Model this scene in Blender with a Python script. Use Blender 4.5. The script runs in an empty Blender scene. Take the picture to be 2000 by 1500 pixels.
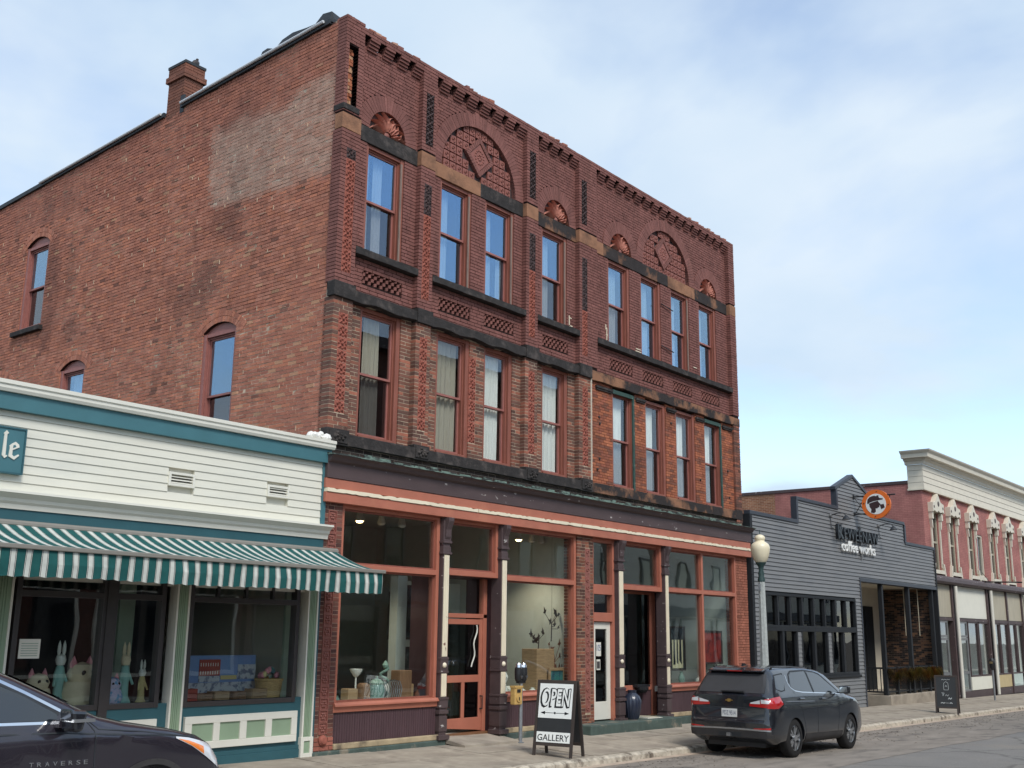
import bpy, bmesh, math, random
import numpy as np
from mathutils import Matrix, Vector, noise
random.seed(7)
R_ = math.radians
scene = bpy.context.scene
COL = scene.collection
# ------------------------------------------------------------------ camera
CAMP = (-12.0768, -13.6, 1.89)
CM = [[0.6237451, -0.781544, 0.0114432], [0.1810813, 0.1302469, -0.9748053], [0.7603628, 0.6101022, 0.2227639]]
cam = bpy.data.cameras.new('camera'); camo = bpy.data.objects.new('camera', cam); COL.objects.link(camo)
cam.sensor_width = 36.0; cam.lens = 36.0 * 2137.976 / 2000.0; cam.clip_end = 3000; cam.clip_start = 0.05
rx, dn, fw = CM
camo.matrix_world = Matrix(((rx[0], -dn[0], -fw[0], CAMP[0]), (rx[1], -dn[1], -fw[1], CAMP[1]), (rx[2], -dn[2], -fw[2], CAMP[2]), (0, 0, 0, 1)))
scene.camera = camo
# ------------------------------------------------------------------ sky and sun
SUN_EL, SUN_AZ = 48.0, 205.0      # azimuth clockwise from +Y
w = bpy.data.worlds.new('World'); scene.world = w; w.use_nodes = True
nt = w.node_tree; nt.nodes.clear()
def N(tree, t, **k):
    n = tree.nodes.new(t)
    for a, b in k.items(): setattr(n, a, b)
    return n
out = N(nt, 'ShaderNodeOutputWorld'); bg = N(nt, 'ShaderNodeBackground'); bg.inputs['Strength'].default_value = 0.1
sky = N(nt, 'ShaderNodeTexSky', sky_type='NISHITA', sun_disc=False, sun_elevation=R_(SUN_EL), sun_rotation=R_(SUN_AZ), air_density=1.0, dust_density=0.6, ozone_density=1.3)
tc = N(nt, 'ShaderNodeTexCoord'); sep = N(nt, 'ShaderNodeSeparateXYZ'); nt.links.new(tc.outputs['Generated'], sep.inputs[0])
# project the view direction on a cloud deck so that clouds flatten towards the horizon
mz = N(nt, 'ShaderNodeMath', operation='MAXIMUM'); nt.links.new(sep.outputs['Z'], mz.inputs[0]); mz.inputs[1].default_value = 0.0
az = N(nt, 'ShaderNodeMath', operation='ADD'); nt.links.new(mz.outputs[0], az.inputs[0]); az.inputs[1].default_value = 0.22
dv = N(nt, 'ShaderNodeVectorMath', operation='DIVIDE'); nt.links.new(tc.outputs['Generated'], dv.inputs[0])
cmb = N(nt, 'ShaderNodeCombineXYZ')
for i in range(3): nt.links.new(az.outputs[0], cmb.inputs[i])
nt.links.new(cmb.outputs[0], dv.inputs[1])
mp = N(nt, 'ShaderNodeMapping'); nt.links.new(dv.outputs[0], mp.inputs[0]); mp.inputs['Location'].default_value = (20.0895, 39.2831, 0.0); mp.inputs['Scale'].default_value = (1.0, 1.0, 0.4)
n1 = N(nt, 'ShaderNodeTexNoise'); n1.inputs['Scale'].default_value = 1.35; n1.inputs['Detail'].default_value = 6; n1.inputs['Roughness'].default_value = 0.52; n1.inputs['Distortion'].default_value = 0.25
nt.links.new(mp.outputs[0], n1.inputs['Vector'])
rp = N(nt, 'ShaderNodeValToRGB'); nt.links.new(n1.outputs['Fac'], rp.inputs[0])
rp.color_ramp.elements[0].position = 0.36; rp.color_ramp.elements[0].color = (0.14, 0.14, 0.14, 1)
rp.color_ramp.elements[1].position = 0.57; rp.color_ramp.elements[1].color = (0.95, 0.95, 0.95, 1)
n2 = N(nt, 'ShaderNodeTexNoise'); n2.inputs['Scale'].default_value = 2.4; n2.inputs['Detail'].default_value = 5; n2.inputs['Roughness'].default_value = 0.5
mp2 = N(nt, 'ShaderNodeMapping'); nt.links.new(dv.outputs[0], mp2.inputs[0]); mp2.inputs['Location'].default_value = (11.0, 2.0, 5.0); mp2.inputs['Scale'].default_value = (1, 1, 0.3)
nt.links.new(mp2.outputs[0], n2.inputs['Vector'])
rp2 = N(nt, 'ShaderNodeValToRGB'); nt.links.new(n2.outputs['Fac'], rp2.inputs[0])
rp2.color_ramp.elements[0].position = 0.3; rp2.color_ramp.elements[0].color = (3.5, 4.35, 5.25, 1)
rp2.color_ramp.elements[1].position = 0.7; rp2.color_ramp.elements[1].color = (4.35, 4.95, 5.55, 1)
mx = N(nt, 'ShaderNodeMix', data_type='RGBA'); nt.links.new(rp.outputs[0], mx.inputs['Factor']); sks = N(nt, 'ShaderNodeVectorMath', operation='SCALE'); nt.links.new(sky.outputs[0], sks.inputs[0]); sks.inputs['Scale'].default_value = 1.4; nt.links.new(sks.outputs[0], mx.inputs['A']); nt.links.new(rp2.outputs[0], mx.inputs['B'])
nt.links.new(mx.outputs['Result'], bg.inputs['Color']); nt.links.new(bg.outputs[0], out.inputs['Surface'])
sl = bpy.data.lights.new('sun', 'SUN'); sl.energy = 1.5; sl.angle = R_(18); sl.color = (1.0, 0.96, 0.9)
so = bpy.data.objects.new('sun', sl); COL.objects.link(so)
sd = Vector((math.sin(R_(SUN_AZ)) * math.cos(R_(SUN_EL)), math.cos(R_(SUN_AZ)) * math.cos(R_(SUN_EL)), math.sin(R_(SUN_EL))))
so.rotation_euler = sd.to_track_quat('Z', 'Y').to_euler(); so.location = (-20, -30, 40)
vs = scene.view_settings; vs.view_transform = 'Standard'; vs.look = 'None'; vs.gamma = 1; vs.exposure = 0.85; vs.use_curve_mapping = False
# ------------------------------------------------------------------ helpers
def lin(r, g, b):
    f = lambda c: (c / 255 / 12.92) if c / 255 <= 0.04045 else ((c / 255 + 0.055) / 1.055) ** 2.4
    return (f(r), f(g), f(b))
MATS = {}
def mat(name, col=(0.5, 0.5, 0.5), rough=0.6, metal=0.0, spec=0.5, var=0.0, vscale=6.0, bump=0.0, bscale=40.0, col2=None, c2lo=0.45, c2hi=0.6, c2scale=2.5, stretch=(1, 1, 1), attr=None, emit=None, coat=0.0, trans=0.0):
    """principled material with noise colour variation, a second colour through a noise mask and fine relief"""
    m = bpy.data.materials.new(name); m.use_nodes = True; t = m.node_tree; b = t.nodes['Principled BSDF']; L = t.links.new
    b.inputs['Roughness'].default_value = rough; b.inputs['Metallic'].default_value = metal; b.inputs['Specular IOR Level'].default_value = spec
    b.inputs['Coat Weight'].default_value = coat; b.inputs['Coat Roughness'].default_value = 0.04
    tcn = N(t, 'ShaderNodeTexCoord'); mpn = N(t, 'ShaderNodeMapping'); L(tcn.outputs['Object'], mpn.inputs[0]); mpn.inputs['Scale'].default_value = stretch
    if attr:
        a = N(t, 'ShaderNodeAttribute', attribute_name=attr); c = a.outputs['Color']
    else:
        rgb = N(t, 'ShaderNodeRGB'); rgb.outputs[0].default_value = (*col, 1); c = rgb.outputs[0]
    if col2:
        nn = N(t, 'ShaderNodeTexNoise'); nn.inputs['Scale'].default_value = c2scale; nn.inputs['Detail'].default_value = 7; nn.inputs['Roughness'].default_value = 0.62; L(mpn.outputs[0], nn.inputs['Vector'])
        mr = N(t, 'ShaderNodeMapRange'); L(nn.outputs['Fac'], mr.inputs[0]); mr.inputs[1].default_value = c2lo; mr.inputs[2].default_value = c2hi
        mm = N(t, 'ShaderNodeMix', data_type='RGBA'); L(mr.outputs[0], mm.inputs['Factor']); L(c, mm.inputs['A']); mm.inputs['B'].default_value = (*col2, 1); c = mm.outputs['Result']
    if var:
        nn = N(t, 'ShaderNodeTexNoise'); nn.inputs['Scale'].default_value = vscale; nn.inputs['Detail'].default_value = 6; L(mpn.outputs[0], nn.inputs['Vector'])
        mr = N(t, 'ShaderNodeMapRange'); L(nn.outputs['Fac'], mr.inputs[0]); mr.inputs[1].default_value = 0.25; mr.inputs[2].default_value = 0.75; mr.inputs[3].default_value = 1 - var; mr.inputs[4].default_value = 1 + var
        mm = N(t, 'ShaderNodeVectorMath', operation='SCALE'); L(c, mm.inputs[0]); L(mr.outputs[0], mm.inputs['Scale']); c = mm.outputs[0]
    L(c, b.inputs['Base Color'])
    if bump:
        nn = N(t, 'ShaderNodeTexNoise'); nn.inputs['Scale'].default_value = bscale; nn.inputs['Detail'].default_value = 5; L(mpn.outputs[0], nn.inputs['Vector'])
        bn = N(t, 'ShaderNodeBump'); bn.inputs['Strength'].default_value = bump; bn.inputs['Distance'].default_value = 0.02; L(nn.outputs['Fac'], bn.inputs['Height']); L(bn.outputs[0], b.inputs['Normal'])
    if emit:
        b.inputs['Emission Color'].default_value = (*emit[0], 1); b.inputs['Emission Strength'].default_value = emit[1]
    if trans: b.inputs['Transmission Weight'].default_value = trans
    MATS[name] = m
    return m
def glass(name, tint=(0.9, 0.95, 0.95), base=0.05, rough=0.0, gcol=(1, 1, 1), ior=1.5):
    m = bpy.data.materials.new(name); m.use_nodes = True; t = m.node_tree; t.nodes.clear(); L = t.links.new
    o = N(t, 'ShaderNodeOutputMaterial'); tr = N(t, 'ShaderNodeBsdfTransparent'); tr.inputs[0].default_value = (*tint, 1)
    gl = N(t, 'ShaderNodeBsdfGlossy'); gl.inputs['Roughness'].default_value = rough; gl.inputs['Color'].default_value = (*gcol, 1)
    lw = N(t, 'ShaderNodeLayerWeight'); lw.inputs['Blend'].default_value = 0.5; pw = N(t, 'ShaderNodeMath', operation='POWER'); L(lw.outputs['Facing'], pw.inputs[0]); pw.inputs[1].default_value = 5.0
    fr = N(t, 'ShaderNodeMath', operation='MULTIPLY_ADD'); L(pw.outputs[0], fr.inputs[0]); fr.inputs[1].default_value = 0.96; fr.inputs[2].default_value = 0.04
    # faint waviness of real panes
    tcn = N(t, 'ShaderNodeTexCoord'); nn = N(t, 'ShaderNodeTexNoise'); nn.inputs['Scale'].default_value = 1.3; nn.inputs['Detail'].default_value = 1; L(tcn.outputs['Object'], nn.inputs['Vector'])
    bn = N(t, 'ShaderNodeBump'); bn.inputs['Strength'].default_value = 0.035; bn.inputs['Distance'].default_value = 0.05; L(nn.outputs['Fac'], bn.inputs['Height']); L(bn.outputs[0], gl.inputs['Normal'])
    ad = N(t, 'ShaderNodeMath', operation='ADD', use_clamp=True); L(fr.outputs[0], ad.inputs[0]); ad.inputs[1].default_value = base
    mxs = N(t, 'ShaderNodeMixShader'); L(ad.outputs[0], mxs.inputs[0]); L(tr.outputs[0], mxs.inputs[1]); L(gl.outputs[0], mxs.inputs[2]); L(mxs.outputs[0], o.inputs['Surface'])
    MATS[name] = m
    return m
class MB:
    """collects polygons; build() links them as one mesh object"""
    def __init__(s): s.v = []; s.f = []; s.t = []
    def poly(s, pts, tint=None):
        n = len(s.v); s.v += [tuple(p) for p in pts]; s.f.append(tuple(range(n, n + len(pts)))); s.t.append(tint)
    def hexa(s, p, tint=None):
        n = len(s.v); s.v += [tuple(q) for q in p]
        for q in ((0, 3, 2, 1), (4, 5, 6, 7), (0, 1, 5, 4), (1, 2, 6, 5), (2, 3, 7, 6), (3, 0, 4, 7)):
            s.f.append(tuple(n + k for k in q)); s.t.append(tint)
    def box(s, x0, x1, y0, y1, z0, z1, tint=None):
        s.hexa(((x0, y0, z0), (x1, y0, z0), (x1, y1, z0), (x0, y1, z0), (x0, y0, z1), (x1, y0, z1), (x1, y1, z1), (x0, y1, z1)), tint); return s
    def prism(s, pts, axis, a, b, tint=None):
        """closed outline extruded along axis ('x': pts are (y,z), 'y': pts are (x,z), 'z': pts are (x,y))"""
        mk = {'x': lambda p, c: (c, p[0], p[1]), 'y': lambda p, c: (p[0], c, p[1]), 'z': lambda p, c: (p[0], p[1], c)}[axis]
        n = len(s.v); k = len(pts); s.v += [mk(p, a) for p in pts] + [mk(p, b) for p in pts]
        s.f.append(tuple(range(n + k - 1, n - 1, -1))); s.f.append(tuple(range(n + k, n + 2 * k))); s.t += [tint, tint]
        for i in range(k):
            j = (i + 1) % k; s.f.append((n + i, n + j, n + k + j, n + k + i)); s.t.append(tint)
        return s
    def tube(s, a, b, r0, r1=None, n=10, cap=True):
        r1 = r0 if r1 is None else r1; a = Vector(a); b = Vector(b); d = (b - a).normalized(); u = d.orthogonal().normalized(); w_ = d.cross(u); k = len(s.v)
        for c, r in ((a, r0), (b, r1)):
            for i in range(n): an = 2 * math.pi * i / n; s.v.append(tuple(c + u * math.cos(an) * r + w_ * math.sin(an) * r))
        for i in range(n): j = (i + 1) % n; s.f.append((k + i, k + j, k + n + j, k + n + i)); s.t.append(None)
        if cap: s.f.append(tuple(range(k + n - 1, k - 1, -1))); s.f.append(tuple(range(k + n, k + 2 * n))); s.t += [None, None]
        return s
    def path(s, pts, r, n=8):
        for a, b in zip(pts[:-1], pts[1:]): s.tube(a, b, r, r, n)
        return s
    def lathe(s, prof, c=(0, 0, 0), n=24, axis='z', fold=None, caps=True):
        k = len(s.v); m = len(prof)
        for (r, z) in prof:
            for i in range(n):
                an = 2 * math.pi * i / n; rr = r * (1 + (fold[1] * math.cos(fold[0] * an) if fold else 0)); p = (rr * math.cos(an), rr * math.sin(an), z)
                if axis == 'y': p = (p[0], p[2], p[1])
                if axis == 'x': p = (p[2], p[0], p[1])
                s.v.append((c[0] + p[0], c[1] + p[1], c[2] + p[2]))
        for q in range(m - 1):
            for i in range(n):
                j = (i + 1) % n; s.f.append((k + q * n + i, k + q * n + j, k + (q + 1) * n + j, k + (q + 1) * n + i)); s.t.append(None)
        if caps: s.f.append(tuple(k + i for i in range(n - 1, -1, -1))); s.f.append(tuple(k + (m - 1) * n + i for i in range(n))); s.t += [None, None]
        return s
    def mesh(s, name, m=None, smooth=False):
        me = bpy.data.meshes.new(name); me.from_pydata(s.v, [], s.f)
        if any(t is not None for t in s.t):
            at = me.attributes.new('tint', 'FLOAT_COLOR', 'CORNER'); arr = []
            for f, t in zip(s.f, s.t): arr += [*(t or (0.5, 0.5, 0.5)), 1.0] * len(f)
            at.data.foreach_set('color', np.array(arr, dtype=np.float32))
        if m is not None: me.materials.append(MATS[m] if isinstance(m, str) else m)
        bm = bmesh.new(); bm.from_mesh(me); bmesh.ops.recalc_face_normals(bm, faces=bm.faces); bm.to_mesh(me); bm.free()
        if smooth:
            me.shade_smooth(); 
            try: me.set_sharp_from_angle(angle=R_(38))
            except Exception: pass
        return me
    def build(s, name, m, parent=None, smooth=False, loc=None, rz=None, bev=0.0, kind=None, label=None):
        o = bpy.data.objects.new(name, s.mesh(name, m, smooth)); COL.objects.link(o)
        if parent is not None: o.parent = parent
        if loc is not None: o.location = loc
        if rz is not None: o.rotation_euler = (0, 0, rz)
        if bev:
            md = o.modifiers.new('bevel', 'BEVEL'); md.width = bev; md.segments = 2; md.limit_method = 'ANGLE'
        if kind: o['kind'] = kind
        if label: o['label'] = label
        return o
def empty(name, loc=(0, 0, 0), rz=0.0):
    o = bpy.data.objects.new(name, None); COL.objects.link(o); o.location = loc; o.rotation_euler = (0, 0, rz); o.empty_display_size = 0.2
    return o
def tag(o, label=None, cat=None, group=None, kind=None):
    if label: o['label'] = label
    if cat: o['category'] = cat
    if group: o['group'] = group
    if kind: o['kind'] = kind
    return o
def link_copy(src, parent, loc=None, rot=None, scale=None, name=None):
    c = src.copy(); COL.objects.link(c); c.parent = parent
    if loc is not None: c.location = loc
    if rot is not None: c.rotation_euler = rot
    if scale is not None: c.scale = scale
    return c
def put(name, me, parent, loc=(0, 0, 0), rot=(0, 0, 0), scale=(1, 1, 1)):
    o = bpy.data.objects.new(name, me); COL.objects.link(o); o.parent = parent; o.location = loc; o.rotation_euler = rot; o.scale = scale
    return o
def text_mesh(body, size=1.0, extrude=0.01, shear=0.0, offset=0.0, spacing=1.0, align='LEFT'):
    cu = bpy.data.curves.new('lettering', 'FONT'); cu.body = body; cu.size = size; cu.extrude = extrude; cu.shear = shear; cu.offset = offset; cu.space_character = spacing; cu.align_x = align; cu.resolution_u = 3
    to = bpy.data.objects.new('lettering', cu); COL.objects.link(to); bpy.context.view_layer.update()
    me = bpy.data.meshes.new_from_object(to.evaluated_get(bpy.context.evaluated_depsgraph_get())); bpy.data.objects.remove(to); bpy.data.curves.remove(cu)
    return me
def lettering(name, body, m, parent, loc, rot, size, width=None, height=None, **k):
    """flat letters; width/height stretch the finished word to real size"""
    me = text_mesh(body, 1.0, **k); me.materials.clear(); me.materials.append(MATS[m])
    xs = np.array([v.co[:] for v in me.vertices]); w0 = xs[:, 0].max() - xs[:, 0].min(); h0 = xs[:, 1].max() - xs[:, 1].min()
    sx = (width / w0) if width else size; sy = (height / h0) if height else (size if not width else sx)
    off = Matrix.Translation((-xs[:, 0].min(), -xs[:, 1].min(), 0)); me.transform(Matrix.Diagonal((sx, sy, 1, 1)) @ off)
    o = bpy.data.objects.new(name, me); COL.objects.link(o); o.parent = parent; o.location = loc; o.rotation_euler = rot
    return o
def G(x): return -0.0095 * max(min(x, 90.0), -60.0)
KERB = -2.55
def gz(x, y): return G(x) + (0.04 * min(y, 0.0) if y > KERB - 0.01 else ROADZ)
ROADZ = -0.225
# ------------------------------------------------------------------ materials
mat('brick', attr='tint', rough=0.88, spec=0.25, var=0.2, vscale=7, bump=0.35, bscale=70, col2=lin(92, 66, 58), c2lo=0.56, c2hi=0.95, c2scale=1.6, stretch=(1, 1, 0.4))
mat('mortar', attr='tint', rough=0.95, spec=0.1, var=0.25, vscale=14)
mat('soot_stone', lin(52, 49, 48), 0.85, spec=0.25, var=0.3, vscale=7, bump=0.5, bscale=22, col2=lin(92, 84, 80), c2lo=0.52, c2hi=0.75, c2scale=4)
mat('sandstone', lin(148, 108, 84), 0.85, spec=0.2, var=0.14, vscale=5, bump=0.25, bscale=30, col2=lin(78, 60, 52), c2lo=0.48, c2hi=0.78, c2scale=2.2)
mat('stained_stone', lin(146, 106, 82), 0.85, spec=0.2, var=0.2, vscale=6, bump=0.35, bscale=26, col2=lin(54, 49, 48), c2lo=0.38, c2hi=0.5, c2scale=1.5)
mat('terracotta', lin(152, 90, 76), 0.8, spec=0.3, var=0.25, vscale=8, bump=0.2, bscale=60, col2=lin(96, 55, 50), c2lo=0.5, c2hi=0.72, c2scale=3)
mat('terracotta_soot_and_backing', lin(70, 58, 58), 0.8, spec=0.3, var=0.3, vscale=8, col2=lin(120, 70, 60), c2lo=0.55, c2hi=0.8, c2scale=3)  # soot on the pier tiles; merely a darker tone on arch and fan backings
mat('tile_maroon', lin(138, 86, 76), 0.6, spec=0.4, var=0.2, vscale=8)
mat('sash_paint', lin(150, 96, 88), 0.5, spec=0.45, var=0.12, vscale=8, bump=0.1)
mat('frame_wood', lin(138, 84, 70), 0.55, spec=0.4, var=0.2, vscale=7, stretch=(1, 1, 0.2), bump=0.15)
mat('weathered_wood', lin(128, 108, 98), 0.85, var=0.3, vscale=14, stretch=(2, 2, 0.2), bump=0.2)
mat('green_paint', lin(44, 70, 62), 0.6, var=0.3, vscale=9, col2=lin(110, 122, 112), c2lo=0.62, c2hi=0.7, c2scale=9)
mat('orange_paint', lin(172, 106, 86), 0.5, spec=0.4, var=0.1, vscale=3, col2=lin(188, 124, 98), c2lo=0.55, c2hi=0.8, c2scale=1.4, bump=0.06)
mat('brown_paint', lin(80, 66, 66), 0.55, spec=0.4, var=0.14, vscale=4, col2=lin(176, 170, 165), c2lo=0.66, c2hi=0.68, c2scale=8, stretch=(0.5, 1, 1.4), bump=0.1)
mat('plum_paint', lin(78, 58, 62), 0.55, spec=0.4, var=0.16, vscale=9, stretch=(3, 1, 0.3), bump=0.12)
mat('cream_paint', lin(228, 216, 190), 0.55, var=0.07, vscale=4, col2=lin(120, 80, 66), c2lo=0.67, c2hi=0.7, c2scale=5)
mat('copper', lin(112, 132, 122), 0.8, var=0.35, vscale=8, col2=lin(52, 56, 54), c2lo=0.45, c2hi=0.55, c2scale=7, stretch=(0.5, 1, 1.5), bump=0.3)
mat('base_stone', lin(70, 84, 78), 0.85, var=0.25, vscale=5, bump=0.3, bscale=20, col2=lin(120, 112, 98), c2lo=0.56, c2hi=0.66, c2scale=2.5)
mat('sill_stone', lin(168, 150, 120), 0.85, var=0.2, vscale=5, bump=0.3, bscale=20, col2=lin(104, 92, 76), c2lo=0.5, c2hi=0.7, c2scale=3)
mat('metal_grey', lin(150, 152, 155), 0.4, metal=0.9, var=0.15)
mat('galvanised', lin(150, 154, 158), 0.5, metal=0.6, var=0.2)
mat('white_metal', lin(206, 208, 210), .4, spec=.5)
mat('black_metal', lin(34, 35, 38), 0.5, spec=0.5, var=0.2)
mat('iron_dark', lin(60, 48, 44), .8, var=.2)
mat('tar', lin(38, 42, 46), 0.6, var=0.3, bump=0.3, bscale=14)
mat('white_paint', lin(218, 215, 203), 0.5, var=0.04, vscale=3, col2=lin(205, 202, 190), c2lo=0.55, c2hi=0.8, c2scale=1.5)
mat('clapboard_white', lin(214, 211, 197), 0.5, spec=0.35, var=0.055, vscale=2.5, col2=lin(202, 202, 192), c2lo=0.5, c2hi=0.8, c2scale=1.2, stretch=(0.4, 1, 2))
mat('teal_paint', lin(66, 110, 118), 0.45, spec=0.45, var=0.08, vscale=3)
mat('teal_dark', lin(48, 88, 96), 0.45, spec=0.45, var=0.1, vscale=3)
mat('sage_paint', lin(138, 158, 132), 0.5, var=0.08, vscale=3)
mat('bronze_frame', lin(58, 54, 54), 0.4, spec=0.5, var=0.1)
mat('siding_grey', lin(118, 118, 118), 0.5, spec=0.4, var=0.1, vscale=2.5, stretch=(0.4, 1, 2), col2=lin(98, 100, 104), c2lo=0.5, c2hi=0.8, c2scale=1.4)
mat('trim_navy', lin(60, 64, 72), 0.45, spec=0.4, var=0.1)
mat('trim_black', lin(36, 38, 41), 0.6, spec=0.3, var=0.1)
mat('beige_paint', lin(216, 208, 190), 0.55, var=0.06, vscale=3)
mat('putty_panel', lin(176, 168, 148), 0.6, var=0.12, vscale=3, stretch=(3, 1, 0.5))
mat('tan_panel', lin(190, 172, 130), 0.6, var=0.08, vscale=3)
mat('offwhite_panel', lin(226, 224, 210), 0.55, var=0.03, vscale=3)
mat('interior_wall', lin(196, 204, 196), 0.85, var=0.05)
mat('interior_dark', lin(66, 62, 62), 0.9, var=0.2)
mat('interior_green', lin(150, 164, 148), 0.85, var=0.08)
mat('floor_wood', lin(120, 84, 58), 0.5, var=0.25, vscale=5, stretch=(1, 6, 1))
mat('curtain_white', lin(240, 240, 234), 0.9, spec=0.1, var=0.025, vscale=5, stretch=(8, 1, 0.5))
mat('curtain_grey', lin(190, 184, 172), 0.9, spec=0.1, var=0.04, vscale=5, stretch=(8, 1, 0.5))
mat('curtain_tan', lin(180, 172, 156), 0.9, spec=0.1, var=0.04, vscale=5, stretch=(8, 1, 0.5))
mat('screen_mesh', lin(70, 76, 82), 0.8, var=0.1)
glass('pane_upper', (0.8, 0.86, 0.9), 0.24, 0.0, (0.58, 0.8, 1.0))  # gloss tinted blue: colour of the reflected sky put into the pane
glass('pane_screen', (0.72, 0.74, 0.76), 0.1, 0.0, (0.8, 0.82, 0.84))
glass('pane_lower', (0.93, 0.95, 0.95), 0.03, 0.0)
glass('shop_glass', (0.94, 0.965, 0.955), 0.045, 0.0)
glass('dark_glass', (0.30, 0.33, 0.34), 0.03, 0.0)
def asphalt():
    m = mat('asphalt', lin(126, 123, 119), 0.9, spec=0.25, var=0.08, vscale=1.2, bump=0.5, bscale=90, col2=lin(136, 130, 122), c2lo=0.5, c2hi=0.68, c2scale=0.35)
    t = m.node_tree; b = t.nodes['Principled BSDF']; L = t.links.new
    src = b.inputs['Base Color'].links[0].from_socket
    tcn = N(t, 'ShaderNodeTexCoord'); v = N(t, 'ShaderNodeTexVoronoi', feature='DISTANCE_TO_EDGE'); v.inputs['Scale'].default_value = 0.45
    nn = N(t, 'ShaderNodeTexNoise'); nn.inputs['Scale'].default_value = 1.6; nn.inputs['Detail'].default_value = 6
    L(tcn.outputs['Object'], nn.inputs['Vector']); ad = N(t, 'ShaderNodeMix', data_type='VECTOR'); ad.inputs['Factor'].default_value = 0.4; L(tcn.outputs['Object'], ad.inputs['A']); L(nn.outputs['Color'], ad.inputs['B']); L(ad.outputs['Result'], v.inputs['Vector'])
    mr = N(t, 'ShaderNodeMapRange'); L(v.outputs['Distance'], mr.inputs[0]); mr.inputs[1].default_value = 0.004; mr.inputs[2].default_value = 0.016; mr.inputs[3].default_value = 0.68; mr.inputs[4].default_value = 1.0
    # fine aggregate speckle
    n3 = N(t, 'ShaderNodeTexNoise'); n3.inputs['Scale'].default_value = 55; n3.inputs['Detail'].default_value = 3; L(tcn.outputs['Object'], n3.inputs['Vector'])
    m3 = N(t, 'ShaderNodeMapRange'); L(n3.outputs['Fac'], m3.inputs[0]); m3.inputs[1].default_value = 0.3; m3.inputs[2].default_value = 0.7; m3.inputs[3].default_value = 0.82; m3.inputs[4].default_value = 1.16
    mu = N(t, 'ShaderNodeMath', operation='MULTIPLY'); L(mr.outputs[0], mu.inputs[0]); L(m3.outputs[0], mu.inputs[1])
    sc = N(t, 'ShaderNodeVectorMath', operation='SCALE'); L(src, sc.inputs[0]); L(mu.outputs[0], sc.inputs['Scale']); L(sc.outputs[0], b.inputs['Base Color'])
asphalt()
mat('asphalt_worn', lin(138, 130, 121), 0.92, spec=0.2, var=0.18, vscale=3.5, bump=0.6, bscale=60, col2=lin(110, 104, 98), c2lo=0.52, c2hi=0.66, c2scale=2.2, stretch=(0.4, 1, 1))
mat('concrete', lin(160, 150, 136), 0.9, spec=0.2, var=0.22, vscale=2.6, bump=0.25, bscale=60, col2=lin(122, 112, 102), c2lo=0.5, c2hi=0.72, c2scale=1.1)
mat('kerb_concrete', lin(182, 172, 156), 0.9, spec=0.2, var=0.3, vscale=7, bump=0.9, bscale=18, col2=lin(104, 94, 84), c2lo=0.5, c2hi=0.66, c2scale=4)
mat('gutter', lin(178, 160, 142), 0.9, var=0.2, vscale=4)
mat('dirt', lin(92, 84, 74), 0.95, var=0.3, vscale=8, bump=0.6, bscale=30)
# ------------------------------------------------------------------ ground, road, pavement
def sheet(name, xs, ys, zf, m):
    b = MB(); n = len(ys)
    b.v = [(x, y, zf(x, y)) for x in xs for y in ys]
    for i in range(len(xs) - 1):
        for j in range(n - 1):
            b.f.append((i * n + j, (i + 1) * n + j, (i + 1) * n + j + 1, i * n + j + 1)); b.t.append(None)
    return b.build(name, m)
tag(sheet('ground', [-900, -300, -60, 0, 90, 300, 900], [-900, -300, -40, 40, 300, 900], lambda x, y: G(x) - 0.4, 'dirt'), kind='structure')
tag(sheet('road', [-300, -60, -20, 0, 20, 45, 90, 300], [-16.2, -12, -8, -5.7, -2.7], lambda x, y: G(x) + ROADZ + (0.03 if -11 < y < -7 else 0), 'asphalt'), kind='structure')
# worn parking lane strip along the kerb, ragged outer edge
b = MB(); random.seed(3); px0 = None
for i in range(141):
    x = -25 + i * 0.6; e = -5.55 + 0.14 * noise.noise(Vector((x * 0.35, 2, 0))) + 0.07 * noise.noise(Vector((x * 2.1, 5, 0)))
    if px0 is not None: b.poly(((px0[0], px0[1], G(px0[0]) + ROADZ + 0.005), (x, e, G(x) + ROADZ + 0.005), (x, -2.76, G(x) + ROADZ + 0.005), (px0[0], -2.76, G(px0[0]) + ROADZ + 0.005)))
    px0 = (x, e)
tag(b.build('parking_lane', 'asphalt_worn'), kind='structure')
# asphalt crumbs and cracks' lifted edges: loose grit along the gutter
b = MB(); random.seed(11)
for i in range(1500):
    x = random.uniform(-3, 40); y = -2.8 - abs(random.gauss(0, 0.7)); r = random.uniform(0.006, 0.02); z = G(x) + ROADZ + 0.004
    b.hexa([(x + sx * r * random.uniform(.6, 1.3), y + sy * r * random.uniform(.6, 1.3), z + (0.0 if k == 0 else r * random.uniform(.4, 1))) for k in (0, 1) for sx, sy in ((-1, -1), (1, -1), (1, 1), (-1, 1))])
tag(b.build('grit', 'asphalt_worn'), 'loose grit scattered along the gutter', 'grit', kind='stuff')
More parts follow.
